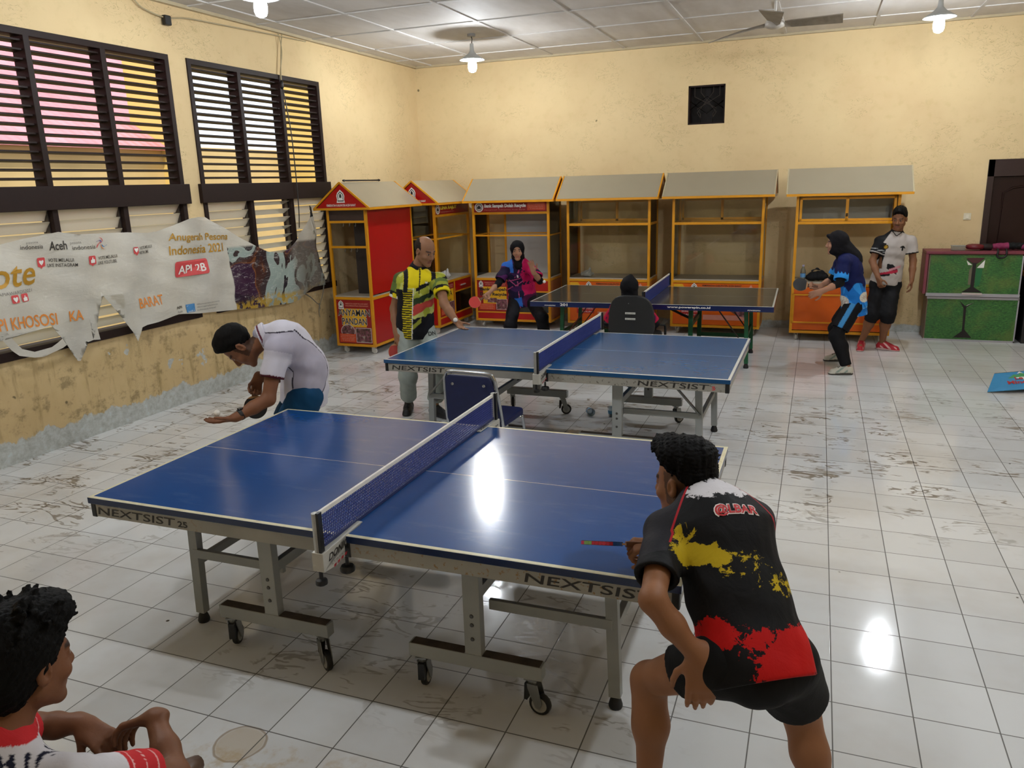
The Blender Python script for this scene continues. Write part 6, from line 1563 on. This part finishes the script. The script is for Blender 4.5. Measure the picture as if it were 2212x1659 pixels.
# --- boy on the wooden armchair in the near left corner
def boy():
    J = dict(pel=(2.64, -2.42, .50), waist=(2.66, -2.45, .63), chest=(2.70, -2.44, .79), c7=(2.725, -2.40, .93), head=(2.735, -2.315, 1.085), shL=(2.555, -2.36, .855), shR=(2.895, -2.37, .855),
        elL=(2.395, -2.10, .672), wrL=(2.535, -2.06, .685), elR=(2.925, -2.125, .675), wrR=(2.765, -2.02, .735), hipL=(2.55, -2.38, .47), hipR=(2.72, -2.38, .47), knL=(2.50, -1.98, .46), knR=(2.76, -1.98, .46), anL=(2.48, -2.02, .085), anR=(2.78, -2.02, .085), fdL=(0, 1, 0), fdR=(0, 1, 0))
    h = A((.0, 1, 0)); RT = torsoR(J, h); J['fdL'] = h; J['fdR'] = h; RH = dirR((.08, .97, -.18), (0, .12, 1))
    root = person('boy in a white and red shirt seated in the near left corner', (2.65, -2.3, 0))
    body_mesh(root, J, .005, '#70482f', head_paint(J['head'], RH, 1.03, '#70482f'), RT=RT, RH=RH, head_sc=1.03, fat=.92,
        hands=[dict(wr=J['wrL'], d=(.93, -.12, -.22), n=(-.1, .35, -.9), side=-1, curl=.55, thumb=.6), dict(wr=J['wrR'], d=(-.93, -.12, -.40), n=(.2, -.35, -.75), side=-1, curl=.5, spread=.08, thumb=.3)])
    at = spine_attr(J, RT); wh, rd, nk, lv = LC('#c6c3c6'), LC('#b8262a'), LC('#16182a'), LC('#aab0cc')
    def col(P):
        q = at(P); x, y, z = q.T; out = np.tile(wh, (len(P), 1))*(1+.08*(nz(P, 22, 3)-.5))[:, None]
        out[(np.abs(x) > .10) & (z > .28) & (z < .36)] = lv
        for s in 'RL':
            t, r = armt(P, J, s); a = (t > .12) & (r < .11); a = a & (t > .34); out[a] = rd; out[a & (np.abs(((t*9) % 1)-.5) < .045)] = LC('#d8a8a4')
        out[(z > .478)] = rd
        u, w_ = x-.045, z-.36
        # dark outlined lozenge and fine stripes across the shoulder blade
        d = np.abs(u*.8-w_*.6); e = np.abs(u*.6+w_*.8)
        out[(d < .0045) & (e < .075)] = nk; ln = (np.abs(d-.030) < .003) & (e < .095); out[ln] = nk; out[(np.abs(e-.095) < .003) & (d < .030)] = nk
        st = (z > .425) & (z < .465) & (x > .05) & (x < .13) & (np.sin((x+z)*330) > .3); out[st] = nk
        return out
    shirt_mesh(root, J, RT, .0045, M_CLOTH, col=col, sleeve=.70, hem=.02, fat=.95, loose=.004, wrinkle=.004, names='shirt', sr=1.12)
    shorts_mesh(root, J, RT, .008, M_CLOTH, plain('#22242c', .2), length=.9, flare=.01, fat=.95, top=.05)
    for s in 'LR': shoe_mesh(root, J['an'+s], J['fd'+s], .009, '#2a2a2e', '#c9c9c9', '#c9c9c9', L=.25)
    def hair(F, w, R, sc):
        F.ell(w((0, -.018, .045)), A((.088, .108, .100))*sc, R, .01); F.ell(w((0, .045, .105)), A((.072, .07, .048))*sc, R, .03); F.ell(w((0, -.05, -.02)), A((.074, .06, .075))*sc, R, .03)
        F.cut(w((0, .075, .05)), unit(R[:, 1]*.8-R[:, 2]*.6), .01); F.cut(w((0, .004, -.02)), unit(R[:, 1]*.85-R[:, 2]*.5), .01)
        rs = np.random.RandomState(4)
        for i in range(60):
            a = rs.uniform(-2.2, 2.2); b = rs.uniform(.35, 1.3); n = A((math.sin(a)*math.cos(b), math.cos(a)*math.cos(b), math.sin(b)))
            p = A((0, -.012, .05))+n*A((.088, .112, .103)); q = p+n*.010+A(rs.normal(size=3))*.006
            F.cone(w(p), w(q), .009*sc, .0045*sc, .006)
    hair_mesh(root, J['head'], RH, 1.03, .0042, hair, '#0a0908', .0035, 150, 8)
    t = thing('wooden_armchair', 'wooden armchair with rounded armrest ends under the seated boy', 'chair', (2.62, -2.3, 0))
    W = M('#4d3626', .45, 0, .2, 14, name='armchair_wood')
    for s in (-1, 1):
        x = s*.265
        MB().tube([(x, -.16, .615), (x, .1, .625), (x, .25, .622), (x, .29, .612)], [.026, .030, .030, .022], 12).build('armrest', W, t, True)
        MB().bar((x, .20, 0), (x, .20, .61), .045, .045, up=(0, 1, 0)).build('leg', W, t, bevel=.004)
        MB().bar((x, -.25, 0), (x*.93, -.30, .98), .04, .045, up=(0, 1, 0)).build('leg', W, t, bevel=.004)
        MB().bar((x, -.24, .36), (x, .2, .36), .03, .05).build('side_rail', W, t, bevel=.003)
    MB().box(-.26, .26, -.25, .22, .375, .405).build('seat', M('#3a2a1f', .6, 0, .15, name='seat_wood'), t, bevel=.006)
    for z in (.58, .72, .86): MB().bar((-.25, -.275-.05*(z-.5), z), (.25, -.275-.05*(z-.5), z), .02, .06).build('back_slat', W, t, bevel=.004)
boy()
# ------------------------------------------------------------------ smaller furniture and loose things
# blue steel-framed visitor chair between the front and middle tables, its back towards the camera
def blue_chair():
    t = thing('visitor_chair', 'blue padded chair with chrome frame behind the front table net', 'chair', (2.12, 1.62, 0), -.05)
    B = M('#141d4a', .5, 0, .12, 20, name='chair_blue_vinyl'); C_ = M('#b9bcc0', .18, .95, .05, name='chrome')
    w = .225
    def shell(y0, bend):
        o = rrect(-w+.012, w-.012, .42, .80, .05, 6); return o
    F = MB(); o = [(a*(1-.14*((b-.42)/.38)), b) for a, b in shell(0, 0)]
    F.prism(o, -.02, .012, lambda a, b, tt: (a, tt-.06*((b-.42)/.38)-.03*0+.04*(a/w)**2*0, b)); F.build('backrest', B, t, bevel=.008)
    loop = []
    for s in (1, -1):
        pts = [(s*w, .02, .40), (s*w*.97, -.01, .55), (s*w*.90, -.045, .74), (s*w*.84, -.055, .795), (s*w*.70, -.06, .82)]
        loop.append(pts)
    MB().tube(smooth_path(loop[0]+[(0, -.062, .826)]+loop[1][::-1]), .0125, 10).build('back_frame', C_, t, True)
    sc = MB()
    for x in (-.125, .125): sc.lathe([(.001, -.004), (.010, -.003), (.012, 0)], 12, c=(x, -.078, .735), axis='y')
    sc.build('screws', C_, t)
    MB().prism(rrect(-w, w, -.0, .42, .05, 5), .405, .455, lambda a, b, tt: (a, b, tt)).build('seat', B, t, bevel=.012)
    for s in (-1, 1):
        MB().tube(smooth_path([(s*w, .02, .42), (s*w*1.02, .0, .25), (s*w*1.05, -.05, .02), (s*w*1.05, -.055, .0)]), .0115, 8).build('leg', C_, t, True)
        MB().tube(smooth_path([(s*w, .36, .41), (s*w*1.02, .40, .25), (s*w*1.05, .43, .02), (s*w*1.05, .43, .0)]), .0115, 8).build('leg', C_, t, True)
    MB().tube([(-w, .10, .40), (w, .10, .40)], .010, 8).tube([(-w, .34, .40), (w, .34, .40)], .010, 8).build('seat_frame', C_, t, True)
blue_chair()

# stacked booth box with printed grass panels
def grass_mat():
    g = N('printed_grass'); p = g.obj(); q = g.scale(p, (1, 1, 3.2)); n = g.noise(q, 34, 5, .7, .6); b = g.noise(p, 3.5, 2)
    c = g.ramp(n, [(.28, '#15301a'), (.45, '#2b5a2c'), (.6, '#417a35'), (.78, '#6d9a4a')]); c = g.mix(g.math('MULTIPLY', g.step(b, .45, .7), .3), c, '#7a7f3a')
    g.set(c, .45); return g.m
def booth():
    t = thing('booth_counter', 'two-tier counter box covered with printed green grass beside the dark door', 'counter', (6.245, 7.81, 0))
    G = grass_mat(); E_ = M('#a8a6ac', .4, .1, .06, name='panel_edge_grey'); T = M('#7a3440', .5, 0, .1, name='booth_maroon'); S = M('#7d6a58', .6, 0, .1, name='booth_side'); K = M('#171014', .4, 0, .1, name='print_black'); K2 = M('#4a1c22', .5, 0, .1, name='print_maroon')
    MB().box(-.505, .505, .02, .36, 0, .545).build('lower_box', S, t, bevel=.003); MB().box(-.525, .49, .02, .38, .575, 1.10).build('upper_box', S, t, bevel=.003)
    MB().box(-.51, .51, -.004, .02, .0, .022).box(-.51, .51, -.004, .02, .535, .565).box(.495, .51, -.004, .02, .0, .55).build('lower_trim', E_, t, bevel=.002)
    MB().box(-.53, .50, -.03, .02, .572, .61).box(.485, .50, -.004, .02, .6, 1.08).build('upper_trim', E_, t, bevel=.002)
    MB().box(-.495, .495, .004, .02, .022, .535).build('grass_panel', G, t); MB().box(-.51, .485, .004, .02, .61, 1.085).build('grass_panel', G, t)
    MB().box(-.57, .505, -.02, .40, 1.10, 1.135).build('top_board', T, t, bevel=.004); MB().box(-.57, -.535, -.015, .39, .60, 1.10).build('side_strip', T, t, bevel=.003)
    # black column motif on both panels
    y = .003; R1 = (1, 0, 0)
    poly([(-.115, 1.04), (.085, 1.045), (.0, .975), (.0, .69), (.095, .625), (-.13, .625), (-.04, .69), (-.04, .975)], (0, y-.001, 0), R1, UP, K, t, 'print')
    poly([(-.115, 1.052), (.085, 1.055), (.02, .99), (-.05, .99)], (0, y-.002, 0), R1, UP, K2, t, 'print'); poly([(-.07, .72), (-.04, .72), (-.04, .96), (-.07, .90)], (0, y-.0015, 0), R1, UP, M('#6a6450', .5, 0, .1, name='print_grey'), t, 'print')
    poly([(-.11, 1.02), (-.045, .965), (-.09, .965)], (0, y-.002, 0), R1, UP, WHI, t, 'print'); poly([(.09, 1.03), (.085, .93), (.01, .93)], (0, y-.002, 0), R1, UP, WHI, t, 'print')
    poly([(.0, .92), (.075, .92), (.06, .72), (.01, .68)], (0, y-.0012, 0), R1, UP, M('#1f6a3a', .5, 0, .1, name='print_green'), t, 'print')
    poly([(-.14, .52), (-.07, .45), (.03, .50), (-.055, .435), (-.05, .15), (.04, .045), (-.17, .045), (-.075, .13), (-.085, .42)], (0, y-.001, 0), R1, UP, K, t, 'print')
    poly([(-.06, .45), (.025, .50), (.0, .485), (-.05, .462)], (0, y-.002, 0), R1, UP, WHI, t, 'print')
    MB().box(-.13, .09, -.045, -.03, .60, .622).build('brochure', M('#c9b9b6', .5, 0, .05, name='paper'), t)
booth()
# things on top of the counter
tb = thing('plastic_box', 'clear plastic box on the grass printed counter, leftmost item', 'box', (6.04, 7.92, 1.137))
MB().box(-.075, .075, -.05, .05, .0, .05).build('box_body', glass_mat('clear_plastic', '#e9e6dd', .25, .08, .35), tb, bevel=.006); MB().box(-.08, .08, -.055, .055, .05, .062).build('lid', glass_mat('clear_plastic_lid', '#e9e6dd', .25, .08, .45), tb, bevel=.005)
pc = thing('bat_case', 'dark red and black bat case on the grass printed counter', 'case', (6.225, 7.93, 1.149))
MB().lathe([(.001, 0), (.085, .004), (.105, .022), (.10, .05), (.07, .062), (.001, .066)], 24).build('case_body', M('#6a1420', .5, 0, .2, 10, name='case_maroon'), pc, True)
MB().tube(smooth_path([(.06, 0, .03), (.12, .0, .03), (.18, .02, .025)]), [.04]*13, 10).build('case_handle', M('#1b1214', .6, 0, .1, name='case_black'), pc, True)
MB().tube([(.09*math.cos(a), .09*math.sin(a), .045) for a in [2*PI*k/24 for k in range(24)]], .006, 6, closed=True).build('zip', M('#141114', .5, 0, .1, name='zip_black'), pc, True)
def soft(name, label, cat, loc, parts, group=None):
    t = thing(name, label, cat, loc)
    for nm, col, cones in parts:
        P = np.array([c for q in cones for c in (q[0], q[1])])+A(loc); F = Field(P.min(0)-.12, P.max(0)+.12, .006)
        for a, b, ra, rb in cones: F.cone(A(a)+A(loc), A(b)+A(loc), ra, rb, .02, flat=A((0, 0, 1)), e=.7)
        F.noise(.004, 45, 3); F.mesh(nm, M_CLOTH, t, col=plain(col, .3))
    return t
soft('gym_bag', 'pink and black sports bag lying on the right of the grass printed counter', 'bag', (6.625, 7.95, 1.139), [('bag_body', '#8a3458', [((-.16, 0, .045), (-.02, .0, .05), .055, .06)]), ('dark_panel', '#16181a', [((-.02, .0, .05), (.12, .02, .045), .062, .055)]), ('pocket', '#7a3050', [((.13, .0, .04), (.2, .0, .04), .05, .04)])])
st = thing('bag_strap', 'dark strap hanging over the front of the grass printed counter', 'strap', (6.50, 7.80, 1.135)); MB().tube(smooth_path([(-.04, .06, .02), (-.045, -.03, .012), (-.05, -.045, -.06), (0, -.05, -.075), (.04, -.045, -.05), (.045, -.03, .012), (.05, .06, .02)]), .012, 8).build('webbing', M('#120e10', .6, 0, .1, name='strap_black'), st, True)
# blue carton panel lying at the right edge
cbx = thing('carton', 'blue mineral water carton printed Le Minerale lying flattened at the right edge', 'carton', (6.35, 5.20, 0))
bm_ = M('#2f86b8', .5, 0, .06, 6, name='carton_blue'); kb = M('#a5855a', .8, 0, .1, name='kraft_board')
V_ = [(-.33, -.05, .012), (.30, .06, .08), (.27, .34, .19), (-.24, .20, .145)]
a0, b0, c0, d0 = [A(v) for v in V_]; nn = unit(np.cross(b0-a0, d0-a0))
MB().quadmesh([tuple(v) for v in (a0, b0, c0, d0)]+[tuple(v-nn*.006) for v in (a0, b0, c0, d0)], [(0, 1, 2, 3), (7, 6, 5, 4), (0, 4, 5, 1), (1, 5, 6, 2), (2, 6, 7, 3), (3, 7, 4, 0)]).build('printed_panel', bm_, cbx)
e0, f0 = d0+A((.04, .10, -.139)), c0+A((.03, .12, -.185)); MB().quadmesh([tuple(d0), tuple(c0), tuple(f0), tuple(e0)]+[tuple(v-A((0, .006, 0))) for v in (d0, c0, f0, e0)], [(0, 1, 2, 3), (7, 6, 5, 4), (0, 4, 5, 1), (1, 5, 6, 2), (2, 6, 7, 3), (3, 7, 4, 0)]).build('back_flap', kb, cbx)
rr_ = unit(b0-a0); uu_ = unit(np.cross(nn, rr_)); oc = (a0+b0+c0+d0)/4+nn*.002
poly([(-.02+x_, y_-.01) for x_, y_ in disc(.13, 28, .07)], oc, rr_, uu_, WHI, cbx, 'print'); poly([(-.13, .03), (-.06, .085), (-.02, .075), (.0, .105), (.06, .07), (.10, .03), (.0, .045)], oc+nn*.001, rr_, uu_, M('#3f8f55', .5, 0, .05, name='print_leaf'), cbx, 'print')
poly([(-.03, .09), (.0, .12), (.03, .09), (.0, .10)], oc+nn*.002, rr_, uu_, WHI, cbx, 'print')
text('Le', oc+nn*.003-rr_*.07+uu_*.005, rr_, uu_, .07, .045, M('#a8262c', .5, 0, 0, name='print_red'), cbx, bold=.03); text('Minerale', oc+nn*.003-rr_*.15-uu_*.055, rr_, uu_, .30, .05, M('#a8262c', .5, 0, 0, name='print_red'), cbx, bold=.03)
poly(disc(.03, 16, .012), oc-rr_*.20+uu_*.075, rr_, uu_, M('#b9c9d8', .5, 0, 0, name='print_pale'), cbx, 'print')
# dark cabinet at the right edge behind the counter
dk = thing('dark_cabinet', 'black cabinet at the right edge between the counter and the door', 'cabinet', (7.06, 8.0, 0))
MB().box(-.24, .3, -.2, .25, 0, .80).build('carcass', M('#0f0e10', .5, 0, .1, name='cabinet_black'), dk, bevel=.006); MB().box(-.24, .3, -.2, .25, .80, .86).build('top_panel', M('#a8702a', .5, 0, .1, name='cabinet_top'), dk, bevel=.004)
# water bottle and black bag on the last stall
zc = ZCN+.006
bt2 = thing('water_bottle', 'small clear water bottle with blue label on the counter of the farthest right stall', 'bottle', (4.235, 7.51, zc+.002))
MB().lathe([(.001, 0), (.030, .002), (.032, .01), (.031, .05), (.033, .055), (.033, .12), (.031, .13), (.030, .15), (.014, .185), (.013, .20)], 18).build('bottle_body', glass_mat('pet_plastic', '#e4eef2', .2, .04, .12), bt2, True)
MB().lathe([(.0335, .055), (.0335, .105)], 18, cap=False).build('paper_label', M('#5a90c0', .5, 0, .1, 30, name='bottle_label'), bt2, True); MB().lathe([(.015, .195), (.015, .215), (.001, .216)], 14).build('cap', M('#a9a4c4', .4, 0, .05, name='bottle_cap'), bt2, 'auto')
soft('handbag', 'crumpled black bag beside the water bottle on the farthest right stall', 'bag', (4.40, 7.56, zc+.002), [('bag_body', '#151517', [((-.07, 0, .05), (.08, .02, .06), .065, .07), ((-.05, 0, .09), (.06, .0, .11), .045, .04)]), ('bag_handle', '#1d1d20', [((-.06, .02, .13), (.0, .02, .16), .012, .012), ((.0, .02, .16), (.07, .02, .13), .012, .012)])])
def pbag(label, loc, s):
    t = thing('plastic_bag', label, 'bag', loc); F = Field(A(loc)-A((.2, .2, .03)), A(loc)+A((.2, .2, .2)), .006)
    F.ell(A(loc)+A((0, 0, .045*s)), (.10*s, .07*s, .05*s), k=.02); F.cone(A(loc)+A((.02, 0, .07*s)), A(loc)+A((.05*s, 0, .12*s)), .04*s, .02*s, .03); F.noise(.010, 55, 3); F.cut(A(loc)+A((0, 0, .001)), (0, 0, -1))
    F.mesh('bag_film', M('#b9b7b2', .35, 0, .15, 20, name='bag_film'), t)
pbag('crumpled white plastic bag on the counter of the LINA RAJUT stall', (-.80, 7.25, zc), 1.0)
pbag('crumpled white plastic bag inside the glazed stall, on its counter at the left', (1.28, 7.72, zc), .9)
# office things behind the seated girl
soft('shoulder_bag', 'black bag with pink flowers on the floor right of the office chair', 'bag', (2.95, 5.25, 0), [('bag_body', '#17141a', [((-.09, 0, .16), (.10, 0, .16), .15, .15), ((-.09, 0, .36), (.10, 0, .36), .11, .11)]), ('flower_print', '#7a2a58', [((-.03, -.13, .40), (.0, -.12, .37), .025, .02), ((-.08, -.13, .43), (-.06, -.125, .44), .016, .014)])])
# plastic cups under the middle table
CUPG = glass_mat('cup_plastic', '#dfeaf0', .25, .05, .25, '#bcd0da')
def cup(label, loc, rx, rz):
    t = thing('plastic_cup', label, 'cup', loc); t.rotation_euler = (rx, 0, rz)
    MB().lathe([(.001, 0), (.026, 0), (.036, .09), (.038, .092), (.034, .09), (.025, .004), (.001, .004)], 18).build('cup_body', CUPG, t, True)
    MB().lathe([(.030, .03), (.0335, .062)], 18, cap=False).build('blue_band', M('#5f9fc8', .5, 0, .1, name='cup_blue'), t, True)
cup('clear plastic cup lying on its side under the middle table', (2.47, 3.45, .038), PI/2, .6)
cup('clear plastic cup standing under the middle table right of the fallen cup', (2.70, 3.42, 0), 0, 0)
# dark rod on the first stall roof
rd_ = thing('metal_rod', 'dark rod lying on the ridge of the ANYAMAN PANDAN stall', 'rod', (-1.185, 5.75, 2.209)); MB().tube([(0, -.42, 0), (0, .42, .0)], .010, 8).build('rod_shaft', M('#2a2320', .5, .4, .1, name='rod_dark'), rd_, True); MB().lathe([(.012, -.45), (.016, -.42)], 8, axis='y').lathe([(.016, .42), (.012, .45)], 8, axis='y').build('rod_ends', M('#1a1614', .5, 0, .1, name='rod_end'), rd_)
# orange stool at the right edge
so_ = thing('plastic_stool', 'red plastic stool cut by the right edge of the frame near the carton', 'stool', (6.86, 6.35, 0)); RS = M('#c0563a', .45, 0, .08, name='stool_red')
MB().prism(rrect(-.15, .15, -.15, .15, .04, 4), .42, .45, lambda a, b, tt: (a, b, tt)).build('seat', RS, so_, bevel=.006)
for sx in (-1, 1):
    for sy in (-1, 1): MB().bar((sx*.15, sy*.15, 0), (sx*.12, sy*.12, .42), .045, .045, up=(0, 1, 0)).build('leg', RS, so_, bevel=.006)
# ------------------------------------------------------------------ camera, daylight, exposure
f, pitch, yaw, roll = 1694.27, .2505, .3710, -.0301
cy, sy, cp_, sp = math.cos(yaw), math.sin(yaw), math.cos(pitch), math.sin(pitch)
fw = Vector((-sy*cp_, cy*cp_, -sp)); rt = Vector((cy, sy, 0)); up = rt.cross(fw)
r2 = rt*math.cos(roll)+up*math.sin(roll); u2 = -rt*math.sin(roll)+up*math.cos(roll)
cam = bpy.data.cameras.new('camera'); co = bpy.data.objects.new('camera', cam); COL.objects.link(co)
mt = Matrix((r2, u2, -fw)).transposed().to_4x4(); mt.translation = Vector((4.371, -3.3855, 2.1166)); co.matrix_world = mt
cam.sensor_fit = 'HORIZONTAL'; cam.sensor_width = 36; cam.lens = f*36/2212; cam.clip_start = .05; cam.clip_end = 200
SC.camera = co
w = bpy.data.worlds.new('sky'); SC.world = w; w.use_nodes = True
bg = w.node_tree.nodes['Background']; bg.inputs[0].default_value = (.86, .93, 1, 1); bg.inputs[1].default_value = 1.5
sun = bpy.data.lights.new('sun', 'SUN'); sun.energy = 4.2; sun.angle = .01; sun.color = (1, .95, .85)
so = bpy.data.objects.new('sun', sun); COL.objects.link(so); so.rotation_euler = Vector((-.45, .5, -.85)).to_track_quat('-Z', 'Y').to_euler()
SC.view_settings.view_transform = 'Standard'; SC.view_settings.look = 'None'
SC.view_settings.exposure = .08; SC.view_settings.gamma = 1; SC.view_settings.use_curve_mapping = False
